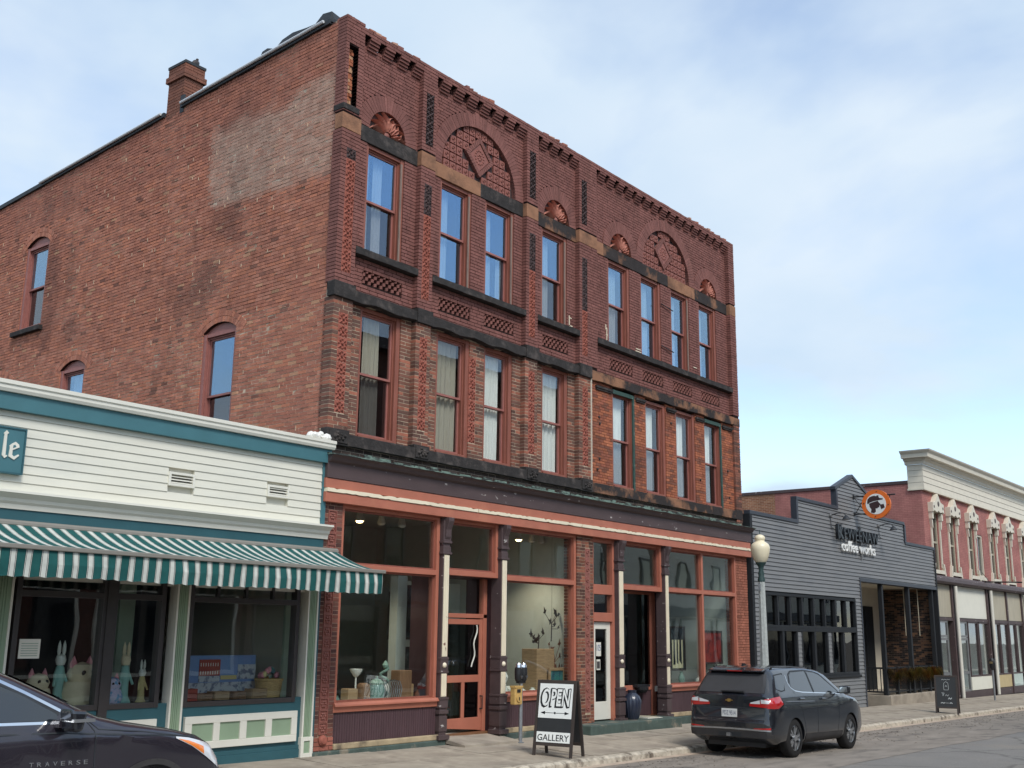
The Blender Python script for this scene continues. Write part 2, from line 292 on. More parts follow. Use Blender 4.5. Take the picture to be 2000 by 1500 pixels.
# pavement: base plus single slabs
pv = tag(sheet('pavement', [-60, -20, 0, 20, 60, 120], [KERB, -1.3, 0, 0.6], lambda x, y: gz(x, y) - 0.035, 'dirt'), kind='structure')
random.seed(5); smeshes = []
for k in range(6):
    b = MB(); b.box(-0.764, 0.764, -0.652, 0.652, -0.06, 0.0); smeshes.append(b.mesh('slab', 'concrete'))
for i in range(-9, 44):
    for j, (y0, y1) in enumerate(((KERB + 0.16, -1.17), (-1.16, 0.06))):
        x = i * 1.55 + 0.4; y = (y0 + y1) / 2; o = put('slab', random.choice(smeshes), pv, (x, y, gz(x, y) + random.uniform(-0.004, 0.004)), (0.0395 + random.gauss(0, .0015), 0.0095 + random.gauss(0, .0015), 0), (1, (y1 - y0 - 0.008) / 1.32, 1))
for i in range(-5, 24):
    x0 = i * 2.9; b = MB(); n = 14; random.seed(40 + i)
    top = []; 
    for q in range(n + 1):
        x = x0 + 0.006 + q * 2.888 / n; h = 0.012 * noise.noise(Vector((x * 2.3, 1, 0))) + 0.01 * noise.noise(Vector((x * 7, 4, 0))); t_ = gz(x, KERB); e = 0.02 * noise.noise(Vector((x * 3.1, 9, 0)))
        top.append([(x, KERB + 0.155, t_ - 0.2), (x, KERB + 0.155, t_ + 0.002), (x, KERB + 0.03 + e, t_ + h), (x, KERB - 0.02 + e * 1.4, t_ - 0.035 + h), (x, KERB - 0.045 + e, t_ - 0.2), (x, KERB + 0.155, t_ - 0.2)])
    for q in range(n):
        for k in range(5): b.poly((top[q][k], top[q + 1][k], top[q + 1][k + 1], top[q][k + 1]))
    b.poly(top[0][:5]); b.poly(top[-1][:5]); b.build('kerb_stone', 'kerb_concrete', pv)
b = MB()
for i in range(-20, 60):
    x = i * 1.0; b.poly([(x, -2.78 - 0.02 * noise.noise(Vector((x, 3, 0))), G(x) + ROADZ + 0.009), (x + 1, -2.78 - 0.02 * noise.noise(Vector((x + 1, 3, 0))), G(x + 1) + ROADZ + 0.009), (x + 1, KERB - 0.03, G(x + 1) + ROADZ + 0.012), (x, KERB - 0.03, G(x) + ROADZ + 0.012)])
tag(b.build('gutter', 'gutter'), kind='structure')
tag(sheet('far_pavement', [-60, 0, 60, 120], [-18.5, -16.2], lambda x, y: G(x) + ROADZ + 0.14, 'concrete'), kind='structure')
# ================================================================== the three-storey brick building
BB = empty('brick_building', (0, 0, 0)); tag(BB, 'three-storey red brick commercial block with arched terracotta panels and orange shopfront', 'building')
R = 0.12; PI_ = math.pi; CP = 0.0677
class Bricks:
    def __init__(s): s.h = []
    def add(s, p, tint, pick=None): s.h.append((p, tint, pick))
BS = Bricks()
def sub(iv, a, b):
    o = []
    for p, q in iv:
        if b <= p or a >= q: o.append((p, q))
        else:
            if a > p: o.append((p, a))
            if b < q: o.append((b, q))
    return o
def hole_iv(h, z0, z1):
    zm = (z0 + z1) / 2
    if h[0] == 'r': return (h[1], h[2]) if (h[3] < zm < h[4]) else None
    if h[0] == 'c':                                  # disc above its centre line
        _, c, zc, r = h; d = zm - zc
        if 0 <= d < r: k = math.sqrt(r * r - d * d); return (c - k, c + k)
    if h[0] == 's':                                  # segment: centre, z centre, radius, z spring
        _, c, zc, r, zs = h
        if zm > zs and abs(zm - zc) < r: k = math.sqrt(r * r - (zm - zc) ** 2); return (c - k, c + k)
    return None
def lay(plane, u0, u1, z0, z1, face, depth, holes, tintf, L=0.21, j=0.012, jit=0.0025, phase=0.0, pick=None, cp=CP, topf=None):
    k0 = math.floor(z0 / cp + 1e-6); k1 = math.ceil(z1 / cp - 1e-6)
    for k in range(k0, k1):
        za, zb = max(k * cp + j / 2, z0), min((k + 1) * cp - j / 2, z1)
        if zb - za < 0.02: continue
        iv = [(u0, u1)]
        for h in holes:
            r = hole_iv(h, za, zb)
            if r: iv = sub(iv, *r)
        off = (k % 2) * L / 2 + phase + (0.03 * ((k * 7919) % 5 - 2) / 2)
        for a, b_ in iv:
            n = math.floor((a - off) / L); u = n * L + off
            while u < b_:
                p, q = max(u + j / 2, a), min(u + L - j / 2, b_); u += L
                if q - p < 0.07 and u < b_ - 0.07: q = min(u + L - j / 2, b_); u += L
                if b_ - (q + j) < 0.07: q = b_; u = b_ + 1
                if p - a < 0.03: p = a
                if q - p < 0.012: continue
                if topf and zb > topf((p + q) / 2): continue
                d = random.uniform(-jit, jit); um = (p + q) / 2; zm = (za + zb) / 2; tn = tintf(um, zm)
                e = lambda: random.uniform(-jit, jit) * 0.8
                if plane == 'f': P8 = ((p, face + d, za), (q, face + d + e(), za), (q, face + depth, za), (p, face + depth, za), (p, face + d + e(), zb), (q, face + d + e(), zb), (q, face + depth, zb), (p, face + depth, zb))
                else: P8 = ((face + d, q, za), (face + d + e(), p, za), (face + depth, p, za), (face + depth, q, za), (face + d + e(), q, zb), (face + d + e(), p, zb), (face + depth, p, zb), (face + depth, q, zb))
                BS.add(P8, tn, (plane, p, q, za, zb, face + d, depth) if (pick and q - p > L - 0.02 and pick(um, zm)) else None)
def cl(c, k): return tuple(max(0.0, v * k) for v in c)
def mixc(a, b, t): return tuple(x + (y - x) * t for x, y in zip(a, b))
def nz(x, y, s, o=0.0): return noise.noise(Vector((x * s, y * s, o)))
cl_ = lambda c, k: tuple(v * k for v in c)
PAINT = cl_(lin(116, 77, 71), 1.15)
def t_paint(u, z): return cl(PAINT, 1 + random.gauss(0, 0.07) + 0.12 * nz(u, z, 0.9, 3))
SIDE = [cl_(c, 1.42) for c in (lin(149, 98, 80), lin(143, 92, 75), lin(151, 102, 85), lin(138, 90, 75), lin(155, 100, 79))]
def patch_f(y, z):
    e = 0.10 * nz(y, z, 1.6, 8); f = max(0.0, 10.5 - z); d = min((y - 0.25) / .15, (3.95 + e - 0.55 * f * f) - y, (z - (9.72 + e + 0.05 * y)), (12.0 - 0.08 * y + 3 * e - z) / 2.5)
    return max(0.0, min(1.0, d / 0.14)) * 0.9
def t_side(y, z):
    c = random.choice(SIDE); c = cl(c, 1 + random.gauss(0, 0.05))
    dk = nz(y, z, 0.45, 1.5) + 0.5 * nz(y, z, 1.5, 7)
    if dk > 0.28: c = mixc(c, lin(88, 64, 60), min(0.5, (dk - 0.28) * 1.4))
    if random.random() < 0.02: c = mixc(c, lin(90, 66, 60), 0.6)
    if random.random() < 0.015: c = mixc(c, lin(190, 150, 118), 0.6)
    if z > 11.2: c = mixc(c, lin(150, 98, 84), 0.4)
    p = patch_f(y, z)
    if p > 0: c = mixc(c, lin(176, 148, 132), p * random.uniform(0.45, 0.9))
    return c
def t_soot(u, z):
    c = cl_(random.choice((lin(122, 80, 66), lin(108, 74, 63), lin(98, 70, 61), lin(136, 86, 70), lin(92, 68, 60))), 1.22)
    return cl(c, 1 + random.gauss(0, .12))
    c = random.choice((lin(120, 84, 70), lin(100, 76, 66), lin(88, 68, 60), lin(138, 92, 74), lin(80, 64, 58)))
    return cl(c, 1 + random.gauss(0, 0.12))
def t_orange(u, z):
    c = random.choice((lin(162, 98, 72), lin(168, 104, 76), lin(156, 94, 70), lin(146, 88, 70), lin(122, 80, 66)))
    d = nz(u, z, 1.1, 4); 
    if d > 0.15: c = mixc(c, lin(86, 60, 54), min(0.7, d))
    return cl(c, 1 + random.gauss(0, 0.08))
def t_black(u, z): return cl(lin(62, 52, 48), 1 + random.gauss(0, 0.2))
# ---- measured layout
W3 = [(0.71, 1.69), (2.71, 3.65), (4.08, 5.03), (6.0, 6.95), (8.6, 9.55), (10.05, 11.0), (11.5, 12.44), (12.95, 13.9)]
W2 = [(0.73, 1.75), (2.72, 3.68), (4.12, 5.03), (6.03, 6.98), (8.65, 9.61), (10.08, 11.03), (11.52, 12.49), (12.97, 13.92)]
BAYS = [(0.43, 2.02), (2.42, 5.31), (5.72, 7.27), (7.98, 14.53)]
ZT, ZVT, ZVB = 12.80, 12.66, 12.44
ZL0, ZL1, ZS0, ZS1, ZB0, ZB1, ZQ0, ZQ1 = 10.63, 10.93, 8.40, 8.53, 7.53, 7.71, 4.95, 5.15
FANS = [(1.20, 0.47, 0.78), (6.53, 0.47, 0.78), (9.15, 0.46, 0.77), (13.485, 0.46, 0.77)]
BIGS = [(3.87, 1.17, 1.46, 3.885), (11.3, 1.16, 1.46, 11.22)]
LAT = [(0.72, 1.74), (2.72, 3.67), (4.09, 5.06), (6.03, 7.0), (8.64, 9.64), (10.07, 11.06), (11.52, 12.5), (12.96, 13.98)]
random.seed(21)
holes3 = [('r', a, b_, ZS1, ZL0) for a, b_ in W3] + [('r', 0, 15, ZL0, ZL1), ('r', 0, 15, ZS0, ZS1)] + [('r', a, b_, 7.95, 8.225) for a, b_ in LAT]
holes3 += [('c', c, ZL1, ro) for c, ri, ro in FANS] + [('c', c, ZL1, ro) for c, ri, ro, d in BIGS]
for a, b_ in BAYS:
    n = max(1, int(round((b_ - a) / 0.4))); pit = (b_ - a) / n; holes3 += [('r', b_ - (i + 1) * pit, b_ - i * pit - pit * 0.6, ZVB + 0.07, ZVT + 0.02) for i in range(n)]
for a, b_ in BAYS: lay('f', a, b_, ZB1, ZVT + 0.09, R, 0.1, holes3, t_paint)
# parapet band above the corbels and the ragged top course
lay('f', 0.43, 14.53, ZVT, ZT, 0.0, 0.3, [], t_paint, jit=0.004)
random.seed(9)
for x0, x1 in ((0.55, 1.9), (3.3, 4.2), (5.95, 6.75), (12.4, 14.4), (0.0, 0.2)):
    x = x0
    while x < x1:
        L = random.uniform(0.09, 0.2); h = random.uniform(0.02, 0.07); y = random.uniform(0.0, 0.05)
        BS.add(((x, y, ZT), (x + L, y, ZT), (x + L, y + .2, ZT), (x, y + .2, ZT), (x, y + .01, ZT + h * random.uniform(.5, 1)), (x + L, y, ZT + h), (x + L, y + .2, ZT + h), (x, y + .2, ZT + h)), cl(random.choice((lin(150, 96, 80), PAINT, lin(170, 130, 112))), 1), None); x += L + random.uniform(0.004, 0.06)
# pilasters (upper, painted)
PIL = [(-0.02, 0.43), (2.02, 2.42), (5.31, 5.72), (7.27, 7.98), (14.53, 14.86)]
random.seed(22)
TCX = [(0.11, 0.335), (2.13, 2.335), (5.42, 5.63), (7.375, 7.58)]
for i, (a, b_) in enumerate(PIL):
    hs = [('r', -1, 16, ZL0 - 0.02, ZL1 + 0.02), ('r', -1, 16, 7.5, 7.77)]
    if i < 4: hs += [('r', TCX[i][0], TCX[i][1], 7.98, 10.31)]
    if 0 < i < 4: hs += [('r', TCX[i][0] - 0.01, TCX[i][1], 11.1, 12.21)]
    if i == 0: hs += [('r', 0.06, 0.29, 11.12, 12.3)]
    lay('f', a, b_, 7.71, ZT + (0.06 if i in (0,) else 0), 0.0, 0.24 if i in (0, 4) else R + 0.09, hs, t_paint, phase=0.05 * i)
# 2F sooty piers, sides and orange right bay
h2 = [('r', a, b_, ZQ1, ZB0) for a, b_ in W2] + [('r', 3.67, 3.885, 5.49, 7.21)]
for a, b_ in BAYS[:2] + [(5.72, 7.23)]: lay('f', a, b_, ZQ1, ZB0, R, 0.1, h2, t_soot)
P2X = [(-0.02, 0.43), (2.02, 2.42), (5.30, 5.72), (7.23, 7.69)]
for i, (a, b_) in enumerate(P2X):
    lay('f', a, b_, 5.2, 7.5, 0.0, 0.24 if i == 0 else R + 0.09, [('r', TCX[i][0], TCX[i][1], 5.49, 7.26)], t_soot, phase=0.04 * i, pick=(lambda u, z: True))
lay('f', 7.69, 14.53, 5.17, 7.48, 0.06, 0.16, [('r', a, b_, 5.1, 7.5) for a, b_ in W2], t_orange, cp=0.062, L=0.2)
lay('f', 14.53, 14.86, 4.85, 7.5, 0.0, 0.24, [('r', 0, 16, 4.95, 5.2)], t_soot)
lay('f', -0.02, 14.6, 4.72, 4.95, 0.03, 0.15, [], t_black)
# shopfront brick piers
random.seed(23)
lay('f', -0.02, 0.41, 0.28, 3.98, 0.0, 0.3, [('r', 0.09, 0.285, 0.3, 3.86)], lambda u, z: cl(random.choice((lin(120, 76, 66), lin(104, 70, 62), lin(88, 60, 56))), 1 + random.gauss(0, .1)), L=0.14)
lay('f', -0.02, 0.41, 0.0, 0.28, -0.01, 0.3, [], lambda u, z: cl(lin(150, 92, 78), 1 + random.gauss(0, .14)), L=0.2)
lay('f', 7.16, 7.75, 0.05, 3.98, 0.0, 0.35, [('r', 7.44, 7.645, 0.3, 3.72)], lambda u, z: cl(random.choice((lin(112, 72, 60), lin(92, 64, 56), lin(136, 86, 68))), 1 + random.gauss(0, .12)), L=0.14)
lay('f', 14.4, 15.06, 0.0, 3.98, 0.03, 0.3, [], lambda u, z: cl(lin(152, 96, 78), 1 + random.gauss(0, .1)), L=0.2)
# side wall
random.seed(24)
SW = [(9.95, 10.98, 8.66, 10.72, 10.90), (2.67, 3.69, 5.0, 7.40, 7.57), (7.85, 8.85, 5.0, 7.42, 7.59), (11.12, 12.12, 5.0, 7.42, 7.59)]
hs = []; arcs = []
for a, b_, z0, zs, zt in SW:
    hw = (b_ - a) / 2; r_ = zt - zs; rad = (hw * hw + r_ * r_) / (2 * r_); zc = zt - rad; c = (a + b_) / 2
    hs += [('r', a, b_, z0, zs), ('s', c, zc, rad, zs - 0.001), ('s', c, zc, rad + 0.235, zs + 0.05)]; arcs.append((c, zc, rad, hw))
ROOF = lambda y: 12.86 - 0.06 * (y - 0.3)
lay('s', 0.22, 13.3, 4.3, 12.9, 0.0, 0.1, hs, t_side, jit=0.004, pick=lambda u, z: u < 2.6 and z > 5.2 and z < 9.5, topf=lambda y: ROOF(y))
# voussoirs: (plane, centre, z, inner, outer, angle from, to)
def ring(plane, c, zc, ri, ro, a0, a1, face, depth, tintf, bw=0.072, rows=1, clip=None):
    for r_ in range(rows):
        p, q = ri + (ro - ri) * r_ / rows + 0.004, ri + (ro - ri) * (r_ + 1) / rows - 0.004
        n = max(3, int(round((a1 - a0) * (p + q) / 2 / bw)))
        for i in range(n):
            x0, x1 = a0 + (a1 - a0) * i / n + 0.035 * bw / p, a0 + (a1 - a0) * (i + 1) / n - 0.035 * bw / p
            um = c + math.cos((x0 + x1) / 2) * (p + q) / 2
            if clip and not clip(um + 0.0, zc + math.sin((x0 + x1) / 2) * (p + q) / 2): continue
            pts = [(c + math.cos(x0) * p, zc + math.sin(x0) * p), (c + math.cos(x0) * q, zc + math.sin(x0) * q), (c + math.cos(x1) * q, zc + math.sin(x1) * q), (c + math.cos(x1) * p, zc + math.sin(x1) * p)]
            d = random.uniform(-0.003, 0.003); tn = tintf(um, zc)
            if plane == 'f': P8 = [(u, face + d, z) for u, z in pts] + [(u, face + depth, z) for u, z in pts]
            else: P8 = [(face + d, u, z) for u, z in pts] + [(face + depth, u, z) for u, z in pts]
            BS.add(P8, tn, None)
for c, zc, rad, hw in arcs:
    zs_ = zc + math.sqrt(rad * rad - hw * hw); an = math.acos((zs_ + 0.03 - zc) / (rad + 0.235)); ring('s', c, zc, rad + 0.005, rad + 0.23, PI_ / 2 - an, PI_ / 2 + an, -0.003, 0.1, lambda u, z: cl(random.choice(SIDE), 1.02 + random.gauss(0, .08)), rows=2)
for c, ri, ro in FANS: ring('f', c, ZL1, ri, ro, 0.012, PI_ - 0.012, R - 0.022, 0.13, t_paint, rows=1)
for k, (c, ri, ro, d) in enumerate(BIGS): ring('f', c, ZL1, ri, ro, 0.006, PI_ - 0.006, R - 0.024 + 0.004, 0.14, t_paint, rows=1, clip=(lambda u, z: not (k == 1 and u < 9.93 and (u - 9.15) ** 2 + (z - ZL1) ** 2 < 0.79 ** 2)))
# corbel table
VOIDS = []
for a, b_ in BAYS:
    n = max(1, int(round((b_ - a) / 0.4))); pit = (b_ - a) / n
    for i in range(n): VOIDS.append((b_ - (i + 1) * pit + 0.004, b_ - i * pit - pit * 0.6, ZVB + 0.07, ZVT - 0.004))
random.seed(25)
for a, b_ in BAYS:
    n = max(1, int(round((b_ - a) / 0.4))); pit = (b_ - a) / n
    for i in range(n):
        x1 = b_ - i * pit - 0.0; x0 = x1 - pit * 0.6
        for s_ in range(4):
            z0 = ZVB + s_ * 0.055; yf = R - 0.03 * (s_ + 1) - .002; BS.add(((x0, yf, z0 + .004), (x1, yf, z0 + .004), (x1, R + .02, z0 + .004), (x0, R + .02, z0 + .004), (x0, yf, z0 + .05), (x1, yf, z0 + .05), (x1, R + .02, z0 + .05), (x0, R + .02, z0 + .05)), t_paint(x0, z0), None)
# chimney
def t_chim(u, z): return mixc(cl(random.choice(SIDE), 0.75 + random.gauss(0, .1)), lin(92, 66, 58), 0.55)
for k in range(int(12.3 / CP), int(13.62 / CP)):
    za, zb = k * CP + .005, (k + 1) * CP - .005; g_ = 0.05 if 13.25 < za < 13.36 else (0.015 if za > 13.36 else 0.0); x0, x1, y0, y1 = -g_ + 0.0, 0.46 + g_, 5.03 - g_, 5.60 + g_
    s_ = (k % 2) * 0.1
    for (p, q) in ((y0, y0 + .2 + s_), (y0 + .21 + s_, y1)):
        for (e, f_) in ((x0, x0 + .2 + .1 - s_), (x0 + .31 - s_, x1)):
            BS.add(((e, p, za), (f_, p, za), (f_, q, za), (e, q, za), (e, p, zb), (f_, p, zb), (f_, q, zb), (e, q, zb)), t_chim(e, za), None)
# ---- output: 300 near bricks as single parts, the rest as one mesh
picked = [h for h in BS.h if h[2]]
def near(h):
    m = np.mean(np.array(h[0]), axis=0); return (m[0] - CAMP[0]) ** 2 + (m[1] - CAMP[1]) ** 2 + (m[2] - CAMP[2]) ** 2
picked = sorted(picked, key=near)[:300]; pid = {id(h[0]) for h in picked}
b = MB()
for p, t_, k in BS.h:
    if id(p) not in pid: b.hexa(p, t_)
b.build('brickwork', 'brick', BB, kind='stuff')
random.seed(31); bmesh_cache = {}
for p, t_, k in picked:
    plane, a, c, za, zb, face, depth = k; key = (plane, random.randrange(10), round(c - a, 2), round(depth, 2))
    if key not in bmesh_cache:
        m_ = MB(); L = key[2]; h_ = CP - 0.009; e = lambda: random.uniform(-.002, .002)
        t2 = t_
        m_.hexa(((-L / 2, e(), -h_ / 2), (L / 2, e(), -h_ / 2), (L / 2, depth, -h_ / 2), (-L / 2, depth, -h_ / 2), (-L / 2, e(), h_ / 2), (L / 2, e(), h_ / 2), (L / 2, depth, h_ / 2), (-L / 2, depth, h_ / 2)), t2)
        bmesh_cache[key] = m_.mesh('brick', 'brick')
    if plane == 'f': put('brick', bmesh_cache[key], BB, ((a + c) / 2, face, (za + zb) / 2))
    else: put('brick', bmesh_cache[key], BB, (face, (a + c) / 2, (za + zb) / 2), (0, 0, -PI_ / 2))
# ---- mortar / backing walls with openings
def backing(b, plane, us, zs, holes, face, depth, tintf):
    holes = [(h[0] - .004, h[1] + .004, h[2] - .004, h[3] + .004) for h in holes]; us = list(us) + [v for h in holes for v in h[:2]]; zs = list(zs) + [v for h in holes for v in h[2:]]
    us = sorted(set(round(u, 4) for u in us)); zs = sorted(set(round(z, 4) for z in zs))
    for u0, u1 in zip(us[:-1], us[1:]):
        for z0, z1 in zip(zs[:-1], zs[1:]):
            um, zm = (u0 + u1) / 2, (z0 + z1) / 2
            if any(h[0] < um < h[1] and h[2] < zm < h[3] for h in holes): continue
            t_ = tintf(um, zm)
            if plane == 'f':
                b.poly(((u0, face, z0), (u1, face, z0), (u1, face, z1), (u0, face, z1)), t_)
            else: b.poly(((face, u1, z0), (face, u0, z0), (face, u0, z1), (face, u1, z1)), t_)
    for h in holes:                                   # reveals
        for (p, q) in (((h[0], h[2]), (h[0], h[3])), ((h[1], h[2]), (h[1], h[3])), ((h[0], h[2]), (h[1], h[2])), ((h[0], h[3]), (h[1], h[3]))):
            t_ = tintf(*p)
            if plane == 'f': b.poly(((p[0], face, p[1]), (q[0], face, q[1]), (q[0], face + depth, q[1]), (p[0], face + depth, p[1])), t_)
            else: b.poly(((face, p[0], p[1]), (face, q[0], q[1]), (face + depth, q[0], q[1]), (face + depth, p[0], p[1])), t_)
b = MB(); hh = [(a, c, ZS1, ZL0) for a, c in W3] + [(a, c, 7.95, 8.225) for a, c in LAT] + [(c - ri, c + ri, ZL1, ZL1 + ri) for c, ri, *_ in FANS + BIGS] + VOIDS
MP = lin(40, 30, 29)
def m_f3(u, z): return MP
cut = lambda a, c, s: list(np.arange(a, c, s)) + [c]
backing(b, 'f', cut(0.0, 14.86, 1.0) + [v for q in hh for v in q[:2]], cut(7.6, 12.74, 0.8) + [v for q in hh for v in q[2:]], hh, R + 0.014, 0.12, m_f3)
hh2 = [(a, c, ZQ1, ZB0) for a, c in W2]
for c, ri, *_ in FANS + BIGS:                          # corners between the arch openings and their bounding squares
    n = 16
    for s_ in (-1, 1): b.poly([(c + s_ * ri, R + 0.014, ZL1 + ri)] + [(c + s_ * ri * math.cos(0.5 * PI_ * i / n), R + 0.014, ZL1 + ri * math.sin(0.5 * PI_ * i / n)) for i in range(n + 1)], MP)
def m_f2(u, z): return lin(186, 168, 146) if u < 7.7 else lin(112, 66, 50)
backing(b, 'f', cut(0.0, 7.7, 0.7) + [v for q in W2 if q[1] < 7.7 for v in q], cut(4.72, 7.6, 0.6) + [ZQ1, ZB0], [h for h in hh2 if h[1] < 7.7], R + 0.0045, 0.12, m_f2)
backing(b, 'f', cut(7.7, 14.86, 0.7) + [v for q in W2 if q[0] > 7.7 for v in q], cut(4.72, 7.6, 0.6) + [ZQ1, ZB0], [h for h in hh2 if h[0] > 7.7], 0.0645, 0.16, m_f2)
def m_side(y, z):
    n_ = nz(y, z, 0.8, 2.2); c = lin(112, 80, 68)
    if z < 7.6: c = mixc(c, lin(212, 194, 170), 0.75 + 0.3 * n_ if y < 4.5 else 0.4)
    elif z < 9: c = mixc(c, lin(160, 132, 112), 0.3 + 0.3 * n_)
    if z > 11.6 or (z > 9.5 and y > 4.2): c = mixc(c, lin(76, 54, 50), 0.6)
    p = patch_f(y, z)
    if p > 0: c = mixc(c, lin(206, 190, 170), p * 0.85)
    elif nz(y, z, 1.1, 5.5) > 0.25: c = mixc(c, lin(200, 180, 158), 0.4)
    return c
sh = [(a, c, z0, zt) for a, c, z0, zs, zt in SW]
backing(b, 's', cut(0.02, 13.3, 0.3) + [v for q in sh for v in q[:2]], cut(4.3, 12.1, 0.3) + [v for q in sh for v in q[2:]], sh, 0.0055, 0.12, m_side)
for i in range(40):                                   # sloping top of the side wall
    y0, y1 = 0.02 + i * 0.332, 0.02 + (i + 1) * 0.332; b.poly(((0.0055, y1, 12.1), (0.0055, y0, 12.1), (0.0055, y0, ROOF(y0) - .02), (0.0055, y1, ROOF(y1) - .02)), m_side((y0 + y1) / 2, 12.3))
for c, zc, rad, hw in arcs:                           # spandrels beside the segmental heads
    zs_ = zc + math.sqrt(rad * rad - hw * hw); zt_ = zc + rad; n = 10
    for s_ in (-1, 1):
        pts = [(c + s_ * hw, zt_ + .001)] + [(c + s_ * hw * (1 - i / n), zc + math.sqrt(rad * rad - (hw * (1 - i / n)) ** 2)) for i in range(n + 1)]
        b.poly([(0.0105, p, q) for p, q in pts], lin(120, 84, 70))
    for i in range(2 * n):
        f_ = lambda k: (c - hw + hw * k / n, zc + math.sqrt(rad * rad - (hw - hw * k / n) ** 2))
        p, q = f_(i), f_(i + 1); b.poly(((0.0, *p), (0.0, *q), (0.12, *q), (0.12, *p)), lin(70, 52, 48))
b.box(-0.008, 0.06, 0.0125, 0.2, 7.66, ZT - 0.01, MP); b.box(0.29, 0.418, 0.0125, 0.2, 7.66, ZT - 0.01, MP); b.box(0.06, 0.29, 0.0125, 0.2, 7.66, 11.12, MP); b.box(0.06, 0.29, 0.0125, 0.2, 12.3, ZT - 0.01, MP)
for i, (a, c) in enumerate(PIL[1:]): b.box(a + 0.012, c - 0.012, 0.0125, 0.2, 7.66, ZT - 0.01, MP)
for i, (a, c) in enumerate(P2X): b.box(a + 0.0045, c - 0.0045, 0.0045, 0.2, 5.19, 7.66, lin(186, 168, 146))
b.box(14.54, 14.85, 0.012, 0.2, 4.75, 7.66, lin(120, 100, 88))
b.box(0.02, 14.84, 0.035, 0.2, 4.70, 4.96, lin(140, 130, 120))
b.box(0.4, 14.56, 0.012, 0.28, ZVT + 0.004, ZT - 0.006, MP)
b.box(-0.015, 0.405, 0.005, 0.28, 0.0, 3.97, lin(150, 124, 108)); b.box(7.165, 7.745, 0.005, 0.33, 0.0, 3.97, lin(170, 150, 128)); b.box(14.41, 15.05, 0.042, 0.3, 0.0, 3.97, lin(120, 74, 58))
for i in range(330):                  # stray pale mortar left in the joints of the side wall
    y = random.uniform(0.4, 12.8); z = 4.9 + CP * random.randrange(0, 112)
    if z > ROOF(y) - .2 or any(h[0] - .1 < y < h[1] + .1 and h[2] - .1 < z < h[3] + .2 for h in sh): continue
    if random.random() < 0.5: b.box(-0.006, 0.02, y, y + 0.016, z, z + CP * random.choice((1, 1, 1.3)), lin(196, 172, 148))
    else: b.box(-0.005, 0.02, y, y + random.uniform(.05, .22), z - .005, z + .005, lin(178, 152, 130))
b.build('mortar', 'mortar', BB, kind='stuff')
# ---- closed shell: right and back walls, roof
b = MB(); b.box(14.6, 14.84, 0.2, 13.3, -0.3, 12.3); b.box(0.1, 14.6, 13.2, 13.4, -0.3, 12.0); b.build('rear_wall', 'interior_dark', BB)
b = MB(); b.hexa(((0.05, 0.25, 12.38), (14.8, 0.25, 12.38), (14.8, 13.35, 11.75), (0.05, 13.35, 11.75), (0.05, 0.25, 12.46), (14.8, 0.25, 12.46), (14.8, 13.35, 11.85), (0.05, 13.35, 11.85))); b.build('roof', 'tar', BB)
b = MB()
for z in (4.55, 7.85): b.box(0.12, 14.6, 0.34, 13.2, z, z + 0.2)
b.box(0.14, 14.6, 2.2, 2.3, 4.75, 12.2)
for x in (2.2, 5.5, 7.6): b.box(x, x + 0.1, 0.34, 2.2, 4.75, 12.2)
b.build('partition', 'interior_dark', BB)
# roof edge flashing along the side wall, tarred heap by the front corner, chimney cap
b = MB()
def edge(y0, y1, w0=-0.05, h=0.1):
    b.hexa(((w0, y0, ROOF(y0) - .03), (0.3, y0, ROOF(y0) - .03), (0.3, y1, ROOF(y1) - .03), (w0, y1, ROOF(y1) - .03), (w0, y0, ROOF(y0) + h - .03), (0.3, y0, ROOF(y0) + h - .03), (0.3, y1, ROOF(y1) + h - .03), (w0, y1, ROOF(y1) + h - .03)))
edge(0.45, 5.03); edge(5.62, 13.3)
fl = b.build('roof_flashing', 'tar', BB)
b = MB()
for y0, y1 in ((0.6, 5.0), (5.7, 10.6)): b.tube((-0.075, y0, ROOF(y0) + 0.05), (-0.075, y1, ROOF(y1) + 0.05), 0.03, n=8)
b.build('pipe', 'white_metal', fl)
b = MB(); random.seed(77); prof = [(0.42, .06), (0.5, .2), (0.75, .24), (0.95, .15), (1.2, .17), (1.6, .22), (1.9, .2), (2.1, .12), (2.35, .2), (2.5, .19), (2.55, .02)]
for (y0, h0), (y1, h1) in zip(prof[:-1], prof[1:]):
    b.hexa(((-0.03, y0, ROOF(y0)), (0.6, y0, ROOF(y0)), (0.6, y1, ROOF(y1)), (-0.03, y1, ROOF(y1)), (0.03, y0, ROOF(y0) + h0 * 1.35), (0.5, y0, ROOF(y0) + h0), (0.5, y1, ROOF(y1) + h1), (0.03, y1, ROOF(y1) + h1 * 1.35)))
b.build('tar_heap', 'tar', BB)
b = MB(); b.box(-0.03, 0.49, 5.0, 5.63, 13.6, 13.66); b.box(-0.012, 0.02, 4.97, 5.1, 12.45, 12.85); b.build('chimney_cap', 'tar', BB)
